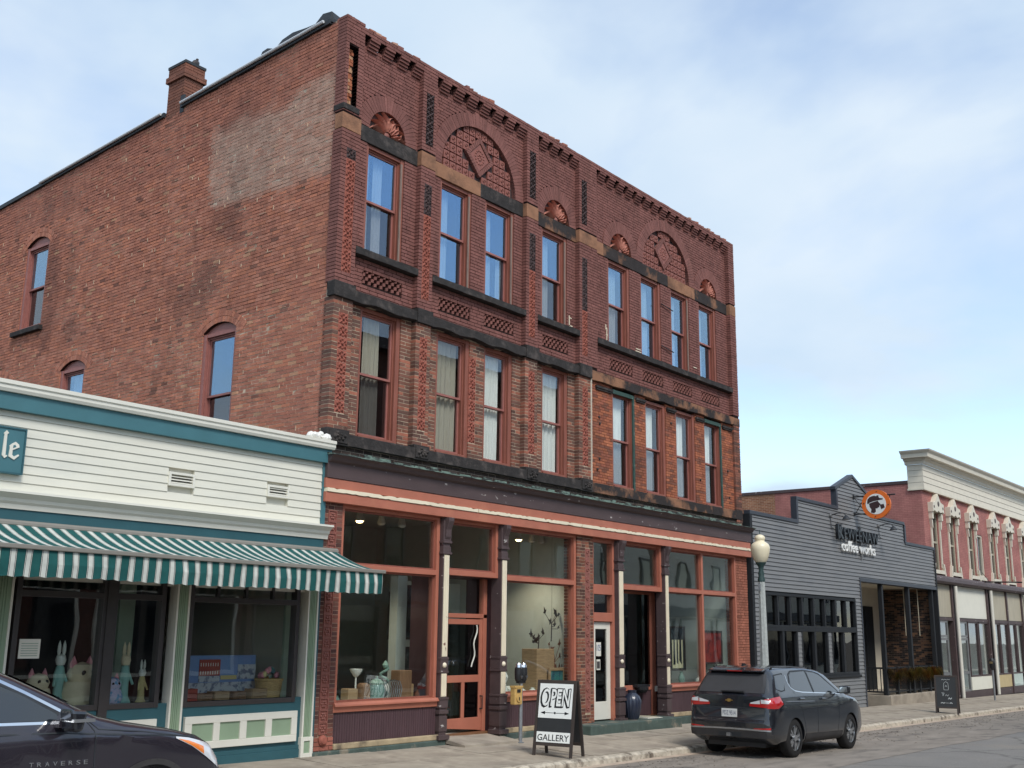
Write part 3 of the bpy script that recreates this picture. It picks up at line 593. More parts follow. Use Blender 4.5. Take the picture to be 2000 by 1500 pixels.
# ---- stone courses, lintels and blocks
def stone(name, x0, x1, y0, y1, z0, z1, m, wav=0.0, seed=0):
    """a stone with chipped edges: outline in x,z with small irregularities"""
    b = MB(); n = max(2, int((x1 - x0) / 0.16)); g = random.Random(seed + int(x0 * 100))
    lo = [(x0 + (x1 - x0) * i / n, z0 + (wav * 0.6 * math.sin((x0 + i * .16) * 7 + 1) if wav else 0) + g.uniform(-.004, .004) * (1 if not wav else 2)) for i in range(n + 1)]
    hi = [(x0 + (x1 - x0) * i / n, z1 + g.uniform(-.003, .003)) for i in range(n, -1, -1)]
    b.prism(lo + hi, 'y', y0, y1); return b.build(name, m, BB, bev=0.008)
def carved_block(x0, x1, z0, z1, m, y0=-0.05):
    b = MB(); b.box(x0, x1, y0, 0.12, z0, z1); b.box(x0 + 0.04, x1 - 0.04, y0 - 0.02, y0, z0 + 0.035, z1 - 0.035)
    g = random.Random(int(x0 * 31 + z0 * 7)); cx, cz = (x0 + x1) / 2, (z0 + z1) / 2
    for i in range(9):
        a = i * 2.4; r = 0.03 + 0.011 * i; b.lathe([(0.0, -0.035), (0.02, -0.025), (0.035, 0.0)], (cx + math.cos(a) * r * 1.2, y0 - 0.02, cz + math.sin(a) * r * .7), 7, 'y')
    return b.build('carved_block', m, BB, bev=0.006)
for a, c in ((0.43, 2.02), (5.72, 7.27)): stone('lintel', a, c, R - 0.02, R + 0.14, ZL0, ZL1, 'soot_stone' if a < 1 else 'stained_stone')
for a, c, m in ((2.42, 3.9, 'sandstone'), (3.904, 5.31, 'soot_stone'), (7.98, 8.4, 'sandstone'), (8.404, 11.35, 'stained_stone'), (11.354, 12.2, 'sandstone'), (12.204, 12.74, 'sandstone'), (12.744, 14.53, 'stained_stone')): stone('lintel', a, c, R - 0.02, R + 0.14, ZL0, ZL1, m)
for a, c in ((-0.025, 0.43), (2.02, 2.42), (5.31, 5.72), (7.27, 7.98), (14.53, 14.86)): stone('band_block', a, c, -0.006, 0.2, ZL0, ZL1, 'sandstone')
for i, (a, c) in enumerate(BAYS): stone('window_sill', a, c, -0.02, R + 0.16, ZS0, ZS1, 'soot_stone')
for a, c in ((0.43, 2.02), (2.42, 5.31), (5.72, 7.23)):
    stone('belt_course', a, c, -0.03, R + 0.12, ZB0 - 0.01, ZB1, 'soot_stone', wav=0.035, seed=3); stone('window_sill', a, c, -0.05, R + 0.16, ZQ0, ZQ1, 'soot_stone')
for a, c in ((-0.06, 0.435), (2.015, 2.425), (5.295, 5.725), (7.225, 7.69)):
    stone('belt_block', a, c, -0.055, 0.14, 7.505, 7.775, 'soot_stone'); carved_block(a, c, 4.94, 5.21, 'soot_stone')
x = 7.694
for k, c in enumerate((8.55, 9.7, 10.9, 12.0, 13.2, 14.53)): stone('belt_course', x, c, -0.01, R + 0.12, 7.5, 7.72, 'stained_stone', wav=0.018, seed=8); stone('window_sill', x, c, -0.03, R + 0.16, ZQ0, ZQ1 + 0.02, 'stained_stone'); x = c + 0.004
for k, (a, c) in enumerate(((7.95, 8.62), (9.63, 10.05), (11.05, 11.49), (12.51, 12.94), (13.94, 14.5))): b = MB(); b.box(a, c, 0.005, 0.1, 7.36, 7.41); b.box(a + .02, c - .02, 0.025, 0.1, 7.32, 7.36); b.build('label_mould', 'soot_stone', BB)
stone('band_block', 14.53, 14.87, -0.01, 0.2, 7.5, 7.72, 'stained_stone'); stone('band_block', 14.53, 14.87, -0.01, 0.2, 4.94, 5.2, 'stained_stone')
b = MB(); b.box(7.685, 7.7, -0.03, 0.07, 5.0, 7.68); b.build('conduit', 'beige_paint', BB)
stone('cap_block', -0.03, 0.36, -0.02, 0.25, 11.0, 11.11, 'soot_stone')
# exposed rubble inside the corner slot
b = MB(); random.seed(5)
for k in range(17):
    z = 11.13 + k * 0.0677; s_ = (k % 2) * 0.06
    for p, q in ((0.065, 0.12 + s_), (0.13 + s_, 0.24)): b.box(p, q, 0.1 + random.uniform(-.02, .02), 0.2, z, z + 0.058, cl(random.choice((lin(168, 104, 74), lin(156, 94, 70), lin(178, 138, 108))), 1))
b.box(0.062, 0.27, 0.16, 0.2, 11.12, 12.3, lin(150, 130, 110)); b.build('rubble_infill', 'brick', BB)
# ---- terracotta tiles
def tile_mesh(kind, m):
    b = MB(); b.box(-.49, .49, 0, .3, -.49, .49)
    if kind == 'leaf':
        for k in range(4):
            a = math.pi / 4 + k * math.pi / 2; c, s_ = math.cos(a), math.sin(a)
            pt = lambda r, t: (c * r - s_ * t, s_ * r + c * t)
            o = [pt(.1, 0), pt(.33, .17), pt(.62, 0), pt(.33, -.17)]; tp = pt(.34, 0)
            for i in range(4):
                p, q = o[i], o[(i + 1) % 4]; b.poly(((p[0], 0, p[1]), (q[0], 0, q[1]), (tp[0], -.22, tp[1])))
        for k in range(4):
            a = k * math.pi / 2; c, s_ = math.cos(a), math.sin(a); b.lathe([(0.0, -.16), (.08, -.1), (.11, 0)], (c * .36, 0, s_ * .36), 6, 'y')
        b.lathe([(0.0, -.2), (.1, -.15), (.14, 0)], (0, 0, 0), 8, 'y')
    elif kind == 'swirl':
        n = 16; pr = []
        for i in range(n + 1):
            a = i / n * 4.6 - 1.2; r = .36 - .012 * i; pr.append((math.cos(a) * r, math.sin(a) * r))
        for p, q in zip(pr[:-1], pr[1:]): b.tube((p[0], -.02, p[1]), (q[0], -.02, q[1]), .075, n=5, cap=False)
        b.lathe([(0.0, -.16), (.09, -.1), (.13, 0)], (-.06, 0, 0), 7, 'y')
    elif kind == 'medal':
        for a0, b0, c0, d0 in ((-.49, .49, .41, .49), (-.49, .49, -.49, -.41), (-.49, -.41, -.41, .41), (.41, .49, -.41, .41)): b.box(a0, b0, -.1, 0, c0, d0)
        for k in range(6):
            a = k * math.pi / 3; b.lathe([(0.0, -.16), (.1, -.1), (.13, 0)], (math.cos(a) * .22, 0, math.sin(a) * .22), 6, 'y')
        b.lathe([(0.0, -.1), (.08, -.06), (.1, 0)], (0, 0, 0), 6, 'y')
    elif kind == 'open':
        b = MB(); b.box(-.49, .49, .5, .6, -.49, .49)
        for k in range(4):
            a = math.pi / 4 + k * math.pi / 2; c, s_ = math.cos(a), math.sin(a)
            b.tube((0, 0, 0), (c * .66, 0, s_ * .66), .07, n=5); b.tube((c * .36 - s_ * .2, 0, s_ * .36 + c * .2), (c * .36 + s_ * .2, 0, s_ * .36 - c * .2), .06, n=5)
        b.lathe([(0.0, -.1), (.12, -.06), (.16, .1)], (0, 0, 0), 7, 'y')
    return b.mesh('tile', m)
TL, TLS, TSW, TMD, TOP = tile_mesh('leaf', 'terracotta'), tile_mesh('leaf', 'terracotta_soot_and_backing'), tile_mesh('swirl', 'tile_maroon'), tile_mesh('medal', 'tile_maroon'), tile_mesh('open', 'terracotta_soot_and_backing')
def strip(x0, x1, z0, z1, n, me, y=0.003, first_soot=0, alt=None):
    h = (z1 - z0) / n; w_ = x1 - x0
    for i in range(n): put('tile', (alt if (alt and i >= n - first_soot) else me), BB, ((x0 + x1) / 2, y, z0 + h * (i + .5)), (0, (0 if i % 2 else math.pi), 0), (w_, 0.17, h))
for i, (a, c) in enumerate(TCX): strip(a, c, 7.985, 10.305, 11, TL, first_soot=(1, 3, 4, 6)[i], alt=TLS)
for i, (a, c) in enumerate(TCX): strip(a, c, 5.495, 7.255, 8, TL)
strip(3.675, 3.88, 5.495, 7.205, 8, TL, y=R + 0.003)
for a, c in ((2.12, 2.335), (5.41, 5.63), (7.37, 7.585)): strip(a, c, 11.11, 12.2, 6, TOP, y=0.006)
strip(0.095, 0.28, 0.31, 3.85, 19, TMD, y=0.002); strip(7.448, 7.638, 0.31, 3.71, 18, TSW, y=0.002)
b = MB(); b.lathe([(0.0, -.06), (.05, -.055), (.085, -.02), (.09, .04)], (0.19, -0.01, 0.22), 14, 'y'); b.build('rosette', 'terracotta', BB, smooth=True)
# ---- arch fields: tiles, diamond and fan ornaments
for c, ri, ro, dx in BIGS:
    b = MB(); n = 40; b.poly([(c + math.cos(math.pi * i / n) * (ri + .05), R + 0.085, ZL1 + math.sin(math.pi * i / n) * (ri + .05)) for i in range(n + 1)]); fld = b.build('arch_field', 'terracotta_soot_and_backing', BB)  # field darker than its tiles, so the gaps read as grid lines
    t_ = 0.195
    for j in range(6):
        for i in range(-6, 7):
            x, z = c + (i + (0.0)) * t_, ZL1 + (j + .5) * t_
            if math.hypot(x - c, z - ZL1) > ri - 0.02 or abs(x - dx) / 0.5 + abs(z - 11.49) / 0.5 < 1: continue
            put('tile', TSW, fld, (x, R + 0.04, z), (0, 0, 0), (t_ * .87, 0.2, t_ * .87))
    for s_, (p, q) in enumerate((((-.44, 0), (0, .44)), ((0, .44), (.44, 0)), ((.44, 0), (0, -.44)), ((0, -.44), (-.44, 0)))):
        for i in range(8):
            f0, f1 = i / 8 + .008, (i + 1) / 8 - .008; b = None
            A = lambda f, k: ((p[0] + (q[0] - p[0]) * f) * k + dx, (p[1] + (q[1] - p[1]) * f) * k + 11.495)
            pts = [A(f0, 1), A(f1, 1), A(f1, .72), A(f0, .72)]; m_ = MB(); m_.prism(pts, 'y', R + 0.002, R + 0.08, cl(PAINT, random.uniform(.9, 1.1))); m_.build('brick', 'brick', fld)
    b = MB(); b.prism([(dx - .3, 11.495), (dx, 11.795), (dx + .3, 11.495), (dx, 11.195)], 'y', R + 0.02, R + 0.08)
    for i in range(14):
        a = i * 0.449; b.lathe([(0.0, -.03), (.022, -.02), (.03, 0)], (dx + math.cos(a) * .13, R + 0.03, 11.495 + math.sin(a) * .15), 6, 'y')
    for i in range(7):
        a = i * 0.9; b.lathe([(0.0, -.035), (.022, -.02), (.03, 0)], (dx + math.cos(a) * .055, R + 0.03, 11.495 + math.sin(a) * .06), 6, 'y')
    b.build('diamond_relief', 'tile_maroon', BB)
mat('petal_clay', lin(172, 112, 96), .8, var=.15, vscale=8)
def petal_mesh(L, bend, w0):
    b = MB(); n = 7; rows = []
    for i in range(n + 1):
        f = i / n; x = 0.09 + L * f; off = bend * math.sin(f * 3.6) * (0.3 + f) * 0.05; w_ = w0 * (0.35 + 1.1 * math.sin(min(1, f * 1.1) * 2.6)) * (1 - f ** 3) + 0.003
        rows.append(((x, 0, off - w_), (x, -0.055 - 0.02 * math.sin(f * 3.1), off), (x, 0, off + w_)))
    for p, q in zip(rows[:-1], rows[1:]):
        b.poly((p[0], q[0], q[1], p[1])); b.poly((p[1], q[1], q[2], p[2]))
    return b.mesh('petal', 'petal_clay', smooth=True)
PT = [petal_mesh(.35, 1.3, .03), petal_mesh(.28, -1.2, .026), petal_mesh(.35, -1.3, .03)]
for c, ri, ro in FANS:
    b = MB(); n = 24; b.poly([(c + math.cos(math.pi * i / n) * (ri + .03), R + 0.045, ZL1 + math.sin(math.pi * i / n) * (ri + .03)) for i in range(n + 1)]); fld = b.build('fan_ornament', 'terracotta_soot_and_backing', BB)  # backing darker than the petals, for contrast
    for i in range(15):
        a = math.radians(6 + i * 12); put('petal', PT[(1 if i % 2 else (0 if i < 7 else 2))], fld, (c, R + 0.04, ZL1), (0, -a, 0), (1.05, 1.3, 1.25))
    m_ = MB(); m_.lathe([(0.0, -.07), (.06, -.055), (.09, -.02), (.1, .0)], (c, R + 0.05, ZL1 + .02), 12, 'y'); m_.build('boss', 'tile_maroon', fld, smooth=True)
# ---- dog-tooth panels under the third-floor sills
DT = MB(); DT.prism([(-.064, .085), (0, 0.012), (.064, .085)], 'z', -.03, .03); DTm = DT.mesh('dogtooth', None)
for a, c in LAT:
    b = MB(); n = int((c - a) / 0.128); st = (c - a) / n
    for k in range(4):
        z = 7.955 + k * 0.0677; o_ = (k % 2) * st / 2
        for i in range(n + (1 if k % 2 else 0)):
            x = a + (i + .5) * st - o_; x = min(max(x, a + .03), c - .03); b.prism([(x - .034, R + .1), (x - .034, R + .03), (x, R + 0.002), (x + .034, R + .03), (x + .034, R + .1)], 'z', z + .002, z + .064, t_paint(x, z))
    b.box(a, c, R + 0.099, R + 0.11, 7.95, 8.225, lin(30, 24, 24)); b.build('dogtooth_panel', 'brick', BB, kind='stuff')
# ---- sash windows of the upper floors
def curtain(w_, h, m, x0=0.0, top=1.0, folds=9, amp=0.02, flare=0.0, seed=0):
    b = MB(); n = 40; g = random.Random(seed); ph = g.uniform(0, 6); rows = []
    for j, f in enumerate((0, .33, .66, 1)):
        rows.append([(x0 + w_ * (i / n) * (1 + flare * (1 - f)), 0.235 + amp * math.sin(i / n * folds * 2 * math.pi + ph) + amp * .5 * math.sin(i / n * folds * 4.4 + j + ph), h * top * f) for i in range(n + 1)])
    for p, q in zip(rows[:-1], rows[1:]):
        for i in range(n): b.poly((p[i], p[i + 1], q[i + 1], q[i]))
    return b.mesh('curtain', m, smooth=True)
def sash_window(parent, loc, rz, w_, h, curt=(), frame='sash_paint', outer='frame_wood', screen=False, clear=False, head=0.07, jl=0.06, jr=0.085, arch=0.0):
    """local x along the wall, y into it, z up from the sill"""
    b = MB(); b.box(0, jl, .02, .2, 0, h); b.box(w_ - jr, w_, .02, .2, 0, h); b.box(jl, w_ - jr, .03, .2, h - head, h); b.box(jl, w_ - jr, -.01, .22, 0, .055)
    b.box(jl, jl + .025, .07, .2, .055, h - head); b.box(w_ - jr - .03, w_ - jr, .07, .2, .055, h - head); b.box(jl, w_ - jr, .075, .2, h - head - .03, h - head)
    if arch:
        n = 12; hw = w_ / 2; rad = (hw * hw + arch * arch) / (2 * arch)
        b.prism([(0, h - .005)] + [(hw - hw * math.cos(math.pi * i / n), h + math.sqrt(max(0, rad * rad - (hw * math.cos(math.pi * i / n)) ** 2)) - (rad - arch)) for i in range(n + 1)] + [(w_, h - .005)], 'y', .06, .12)
    win = b.build('window', outer, parent, loc=loc, rz=rz, bev=0.004)
    x0, x1 = jl + .022, w_ - jr - .027; zm = (h - head) * .5 + .02; s_ = .042
    for nm, z0, z1, y in (('upper_sash', zm - .02, h - head - .025, .10), ('lower_sash', .05, zm + .02, .145)):
        m_ = MB(); m_.box(x0, x0 + s_, y, y + .04, z0, z1); m_.box(x1 - s_, x1, y, y + .04, z0, z1); m_.box(x0 + s_, x1 - s_, y, y + .04, z0, z0 + (.04 if nm[0] == 'u' else .065)); m_.box(x0 + s_, x1 - s_, y, y + .04, z1 - .04, z1)
        sa = m_.build(nm, frame, win)
        m_ = MB(); m_.box(x0 + s_ - .003, x1 - s_ + .003, y + .017, y + .021, z0 + .03, z1 - .03); m_.build('pane', 'pane_screen' if (screen and nm[0] == 'l') else ('pane_lower' if clear else 'pane_upper'), win)
    for k, (m_, cx, cw, top, folds, flare) in enumerate(curt):
        put('curtain', curtain(cw * (x1 - x0), (h - head - .08), m_, x0 + cx * (x1 - x0), top, folds, seed=k + int(w_ * 97) + int(loc[0] * 13)), win, (0, 0, .06))
    return win
CW, CG, CT = 'curtain_white', 'curtain_grey', 'curtain_tan'
c3 = [[(CW, 0, .25, 1, 3, 0), (CW, .38, .3, 1, 3, .2)], [(CW, .1, .4, 1, 4, 0)], [(CW, .05, .4, 1, 4, 0), (CW, .75, .2, .5, 2, 0)], [(CW, .05, .5, 1, 4, 0)],
      [(CW, 0, .75, 1, 5, 0)], [(CW, 0, .7, 1, 7, 0)], [(CW, 0, .62, 1, 6, 0)], [(CW, 0, .6, 1, 6, 0)]]
for i, (a, c) in enumerate(W3):
    wn = sash_window(BB, (a, R, ZS1), 0, c - a, ZL0 - ZS1, c3[i], screen=i in (0, 3, 4))
    if i in (0, 1, 2, 3, 6): m_ = MB(); m_.box(c - a - .088, c - a - .045, .008, .03, 0.05, ZL0 - ZS1 - .1); m_.build('weathered_trim', 'weathered_wood', wn)
c2 = [[(CG, 0, .2, 1, 2, 0), (CT, .28, .5, 1, 4, -.5)], [(CT, .0, .95, 1, 5, 0)], [(CW, 0, .9, 1, 7, 0)], [(CW, 0, .95, 1, 5, 0)],
      [(CW, 0, .86, 1, 9, 0)], [(CW, 0, .8, 1, 9, 0)], [(CW, 0, .8, 1, 9, 0)], [(CW, 0, .8, 1, 9, 0)]]
for i, (a, c) in enumerate(W2):
    y = R if i < 4 else 0.06; z1 = ZB0 if i < 4 else 7.46
    wn = sash_window(BB, (a, y, ZQ1 + 0.02), 0, c - a, z1 - ZQ1 - 0.03, c2[i], screen=i > 3 or i == 0, clear=True, jr=.1)
    if i in (4, 7): m_ = MB(); m_.box(c - a - .1, c - a - .02, -.01, .02, 0.02, z1 - ZQ1 - .04); m_.box(.0, c - a - .1, -.02, .02, z1 - ZQ1 - .13, z1 - ZQ1 - .04); m_.build('green_casing', 'green_paint', wn)
# side wall windows (outside faces -x)
for k, (a, c, z0, zs, zt) in enumerate(SW):
    sash_window(BB, (0.0, c, z0), -math.pi / 2, c - a, zs - z0, [(CW if k == 2 else CG, .1 if k == 2 else 0.0, .8, 1, 5, 0)] if k in (2,) else [], outer='sash_paint', screen=True, jl=.1, jr=.06, arch=zt - zs)
    if k == 0: m_ = MB(); m_.box(-.1, .08, a - .1, c + .18, z0 - .12, z0 - .005); m_.build('window_sill', 'soot_stone', BB, bev=.008)
random.seed(91)
for x, z, w_, h in ((7.02, 8.62, .02, .22), (7.06, 8.6, .09, .02), (7.05, 8.78, .06, .02), (8.52, 8.6, .02, .3), (8.5, 8.72, .07, .02), (8.48, 8.85, .02, .12), (9.78, 8.6, .25, .018), (9.8, 8.66, .22, .018), (12.6, 8.75, .16, .02), (12.66, 8.5, .2, .02), (7.9, 7.75, .02, .1), (7.8, 7.8, .12, .018)): b = MB(); b.box(x, x + w_, R - .012, R + .02, z, z + h); b.build('mortar_smear', 'cream_paint', BB)
for z in (8.95, 10.05): b = MB(); b.tube((10.98, R - .03, z + .04), (11.52, R - .05, z - .03), .014, n=6); b.build('iron_tie', 'black_metal', BB)
for x, z in ((8.1, 6.7), (8.12, 6.55), (8.1, 5.75), (8.02, 5.5), (12.7, 5.8), (14.2, 6.2), (14.25, 5.5), (11.28, 7.05)): b = MB(); b.lathe([(0, -.03), (.03, -.02), (.035, .03)], (x, .055, z), 8, 'y'); b.build('bolt', 'iron_dark', BB)
# ================================================================== shopfront
b = MB()
b.prism([(-.1, 4.365), (-.1, 4.62), (-.16, 4.65), (-.19, 4.7), (-.24, 4.735), (.05, 4.735), (.05, 4.365)], 'x', -.05, 15.14); b.build('fascia', 'brown_paint', BB, bev=.004)
b = MB(); b.prism([(-.25, 4.737), (-.25, 4.752), (.02, 4.80), (.02, 4.737)], 'x', -.07, 15.16)
random.seed(15); x = 0.3
while x < 14.4: L = random.uniform(.12, .5); b.box(x, x + L, 0.005, 0.029, 4.79, 4.82 + random.uniform(0, .05)); x += L + random.uniform(0, .1)
b.build('copper_flashing', 'copper', BB)
b = MB(); b.box(-.06, 15.1, -.085, .2, 4.2, 4.36); b.box(-.06, 15.1, -.10, .2, 3.97, 4.13); b.build('fascia_board', 'orange_paint', BB, bev=.006)
random.seed(16); x = -.05
for L in (3.8, 3.4, 3.6, 4.25): b = MB(); n_ = int(L / .07); lo_ = [(x + L * i / n_, 4.135 + (random.uniform(0, .012) if random.random() < .3 else 0)) for i in range(n_ + 1)]; hi_ = [(x + L * i / n_, 4.2 - (random.uniform(.004, .03) if random.random() < .22 else random.uniform(0, .004))) for i in range(n_, -1, -1)]; b.prism(lo_ + hi_, 'y', -.118, .1); b.build('moulding_strip', 'cream_paint', BB); x += L + .02
b = MB(); b.box(0.41, 14.4, 0.16, 0.34, 3.94, 4.6); b.build('beam', 'interior_dark', BB)
def frame_rect(b, x0, x1, z0, z1, t_, y0, y1):
    b.box(x0, x0 + t_, y0, y1, z0, z1); b.box(x1 - t_, x1, y0, y1, z0, z1); b.box(x0 + t_, x1 - t_, y0 + .002, y1, z0, z0 + t_); b.box(x0 + t_, x1 - t_, y0 + .002, y1, z1 - t_, z1)
def shop_window(x0, x1, sill=0.72, mull=(), trans=2.96):
    b = MB(); f_ = .075
    b.box(x0, x0 + f_, .03, .17, sill, 3.97); b.box(x1 - f_, x1, .03, .17, sill, 3.97); b.box(x0 + f_, x1 - f_, .03, .17, 3.91, 3.97); b.box(x0 + f_, x1 - f_, .028, .17, trans - .045, trans + .045)
    for m_ in mull: b.box(m_ - .045, m_ + .045, .031, .168, sill, 3.91)
    win = b.build('shop_window', 'orange_paint', BB, bev=.005)
    b = MB()
    xs = [x0 + f_] + [v for m_ in mull for v in (m_ - .045, m_ + .045)] + [x1 - f_]
    for i in range(0, len(xs), 2):
        for z0, z1 in ((sill + .06, trans - .045), (trans + .045, 3.91)):
            m_ = MB(); frame_rect(m_, xs[i], xs[i + 1], z0, z1, .03, .09, .16); m_.build('bead', 'frame_wood', win)
            m_ = MB(); m_.box(xs[i] + .028, xs[i + 1] - .028, .123, .128, z0 + .028, z1 - .028); m_.build('pane', 'shop_glass', win)
    b = MB(); b.prism([(-.06, sill), (-.055, sill + .03), (-.03, sill + .06), (.17, sill + .062), (.17, sill - .09), (-.005, sill - .09), (-.02, sill)], 'x', x0 - .02, x1 + .0); b.build('sill', 'orange_paint', win, bev=.004)
    b = MB(); n = int((x1 - x0) / .055); st = (x1 - x0) / n
    for i in range(n): b.box(x0 + i * st + .003, x0 + (i + 1) * st - .003, .03, .1, .155, sill - .09)
    b.box(x0, x1, .036, .12, .15, sill - .088); b.build('bulkhead', 'plum_paint', win)
    b = MB(); b.box(x0, x1 + .03, -.04, .3, .06, .152); b.build('stone_ledge', 'sill_stone', win, bev=.015)
    return win
shop_window(0.41, 2.855); shop_window(4.74, 7.16); shop_window(10.84, 14.42, mull=(12.62,))
for a, c, y0 in ((-.05, 3.05, -.06), (4.66, 7.16, -.05), (10.75, 14.9, -.05)): b = MB(); b.box(a, c, y0, .4, -.3, .06); b.build('plinth', 'base_stone', BB, bev=.02)
def column(x0, x1):
    b = MB(); b.box(x0, x1, -.05, .2, .1, 3.97)
    for z0, z1, e in ((.06, .14, .05), (.2, .46, .015), (.5, .56, .03), (.6, .74, .02), (.74, .78, .03), (1.2, 1.24, .02), (1.24, 1.43, .012), (1.43, 1.47, .02), (3.3, 3.34, .03), (3.34, 3.44, .012), (3.5, 3.54, .03), (3.54, 3.9, .015)): b.box(x0 - e, x1 + e, -.05 - e, .19, z0, z1)
    b.prism([(-.06, 3.56), (-.09, 3.62), (-.1, 3.75), (-.16, 3.9), (-.16, 3.965), (-.05, 3.965), (-.05, 3.56)], 'x', x0 + .02, x1 - .02)
    col = b.build('column', 'brown_paint', BB, bev=.006)
    for z0, z1 in ((.79, 1.19), (1.48, 3.29)):
        b = MB(); w_ = (x1 - x0 - .05) / 3
        for k in range(3): b.box(x0 + .025 + k * w_ + .004, x0 + .025 + (k + 1) * w_ - .004, -.066, -.05, z0 + .01, z1 - .01)
        b.box(x0 + .025, x1 - .025, -.058, -.05, z0, z1); b.build('reeding', 'cream_paint', col)
    b = MB(); b.lathe([(0.0, -.03), (.03, -.025), (.045, -.01), (.05, .01)], ((x0 + x1) / 2, -.065, 1.335), 14, 'y'); b.build('rosette', 'cream_paint', col, smooth=True)
for a, c in ((2.87, 3.05), (4.55, 4.73), (8.66, 8.87), (10.66, 10.83)): column(a, c)
def transom_bay(x0, x1, z0, rev):
    b = MB(); f_ = .08; b.box(x0, x0 + f_ * .7, .05, .2, z0, 3.97); b.box(x1 - f_, x1, .03, .2, z0, 3.97); b.box(x0 + f_ * .7, x1 - f_, .05, .2, 3.91, 3.97); b.box(x0, x1, .028, .22, z0 - .1, z0)
    win = b.build('transom_window', 'orange_paint', BB, bev=.005)
    m_ = MB(); frame_rect(m_, x0 + .056, x1 - f_, z0, 3.91, .035, .1, .17); m_.build('bead', 'frame_wood', win)
    m_ = MB(); m_.box(x0 + .09, x1 - f_ - .03, .133, .138, z0 + .03, 3.88); m_.build('pane', 'shop_glass', win)
    return win
transom_bay(3.05, 4.55, 3.04, 1); transom_bay(8.87, 10.66, 3.0, 1)
# recessed side walls and ceilings of the two entries
b = MB(); b.box(3.05, 3.12, .2, .9, .1, 3.0); b.box(4.62, 4.72, .2, .9, .1, 3.0); b.box(3.05, 4.72, .2, .9, 2.93, 3.0); b.build('entry_lining', 'plum_paint', BB)
b = MB(); b.box(8.87, 8.95, .2, .75, .1, 2.95); b.box(11.0, 11.08, .2, .75, .1, 2.95); b.box(8.87, 11.05, .2, .75, 2.9, 2.96); b.build('entry_lining', 'plum_paint', BB)
# screen door
d0 = MB(); X0, X1, Y = 3.4, 4.48, .34
for p in ((X0, X0 + .09, .2, 2.14), (X1 - .09, X1, .12, 2.18)): d0.box(p[0], p[1], Y, Y + .045, p[2], p[3])
d0.box(X0 + .09, X1 - .09, Y, Y + .045, 2.06, 2.16); d0.box(X0 + .09, X1 - .09, Y, Y + .045, 1.0, 1.13); d0.hexa(((X0 + .09, Y, .19), (X1 - .09, Y, .125), (X1 - .09, Y + .045, .125), (X0 + .09, Y + .045, .19), (X0 + .09, Y, .36), (X1 - .09, Y, .36), (X1 - .09, Y + .045, .36), (X0 + .09, Y + .045, .36))); d0.box((X0 + X1) / 2 - .045, (X0 + X1) / 2 + .045, Y, Y + .045, .36, 1.0)
dr = d0.build('screen_door', 'orange_paint', BB, bev=.006)
m_ = MB(); m_.box(X0 + .09, X1 - .09, Y + .02, Y + .024, 1.13, 2.06); m_.box(X0 + .09, X1 - .09, Y + .02, Y + .024, .36, 1.0); m_.build('mesh_panel', 'dark_glass', dr)
m_ = MB(); m_.path([(X1 - .2 - .01 * i + .03 * math.sin(i), Y - .02, 2.05 - .07 * i) for i in range(12)], .014, 6); m_.build('bead_string', 'white_paint', dr)
m_ = MB(); m_.tube((X1 - .05, Y - .06, .5), (X1 - .05, Y - .06, .75), .01); m_.box(X1 - .06, X1 - .04, Y - .06, Y, .5, .52); m_.box(X1 - .06, X1 - .04, Y - .06, Y, .73, .75); m_.build('pull_handle', 'black_metal', dr)
b = MB(); b.box(X1, X1 + .1, Y - .02, Y + .1, .1, 2.93); b.box(X0 - .1, X0, Y - .02, Y + .1, .1, 2.93); b.box(X0 - .1, X1 + .1, Y - .02, Y + .1, 2.18, 2.26); fr = b.build('door_frame', 'orange_paint', BB, bev=.006)
m_ = MB(); m_.box(X0, X1, Y + .04, Y + .046, 2.26, 2.93); m_.build('pane', 'shop_glass', fr)
b = MB(); b.hexa(((3.06, -.5, -.06), (4.62, -.5, -.08), (4.66, .9, .1), (3.06, .9, .1), (3.06, -.5, -.012), (4.62, -.5, -.025), (4.66, .9, .15), (3.06, .9, .2))); b.build('entry_ramp', 'concrete', BB)
# white door bay next to the middle pier
b = MB(); b.box(7.75, 7.86, .06, .2, .1, 3.97); b.box(8.58, 8.66, .05, .2, .1, 3.97); b.box(7.86, 8.58, .055, .2, 3.88, 3.97); b.box(7.86, 8.58, .055, .2, 2.76, 2.97); b.box(7.86, 8.58, .055, .2, 2.18, 2.37); bay = b.build('door_bay', 'orange_paint', BB, bev=.006)
m_ = MB(); m_.box(7.86, 8.58, .13, .135, 2.37, 2.76); m_.box(7.86, 8.58, .13, .135, 2.97, 3.88); m_.build('pane', 'shop_glass', bay)
m_ = MB(); m_.box(7.87, 8.0, .12, .17, .13, 2.17); m_.box(8.44, 8.575, .12, .17, .13, 2.17); m_.box(8.0, 8.44, .12, .17, .13, .5); m_.box(8.0, 8.44, .12, .17, 2.02, 2.17); dr = m_.build('white_door', 'white_paint', BB, bev=.006)
m_ = MB(); m_.box(8.0, 8.44, .15, .156, .5, 2.02); m_.build('pane', 'dark_glass', dr)
m_ = MB(); m_.box(8.02, 8.2, .112, .119, 1.45, 1.74); ps = m_.build('paper_sign', 'white_paint', dr)
mat('ink_blue', lin(40, 78, 130), 0.6); lettering('lettering', '105', 'ink_blue', dr, (8.035, .1105, 1.56), (math.pi / 2, 0, 0), .12, width=.15, height=.13, extrude=.0005)
m_ = MB(); m_.box(8.03, 8.17, .112, .119, 1.16, 1.38); m_.build('paper_sign', 'white_paint', dr)
m_ = MB(); m_.tube((8.06, .105, 1.44), (8.13, .105, 1.44), .008); m_.box(8.04, 8.15, .108, .1115, 1.19, 1.34); m_.build('sign_print', 'interior_dark', dr)
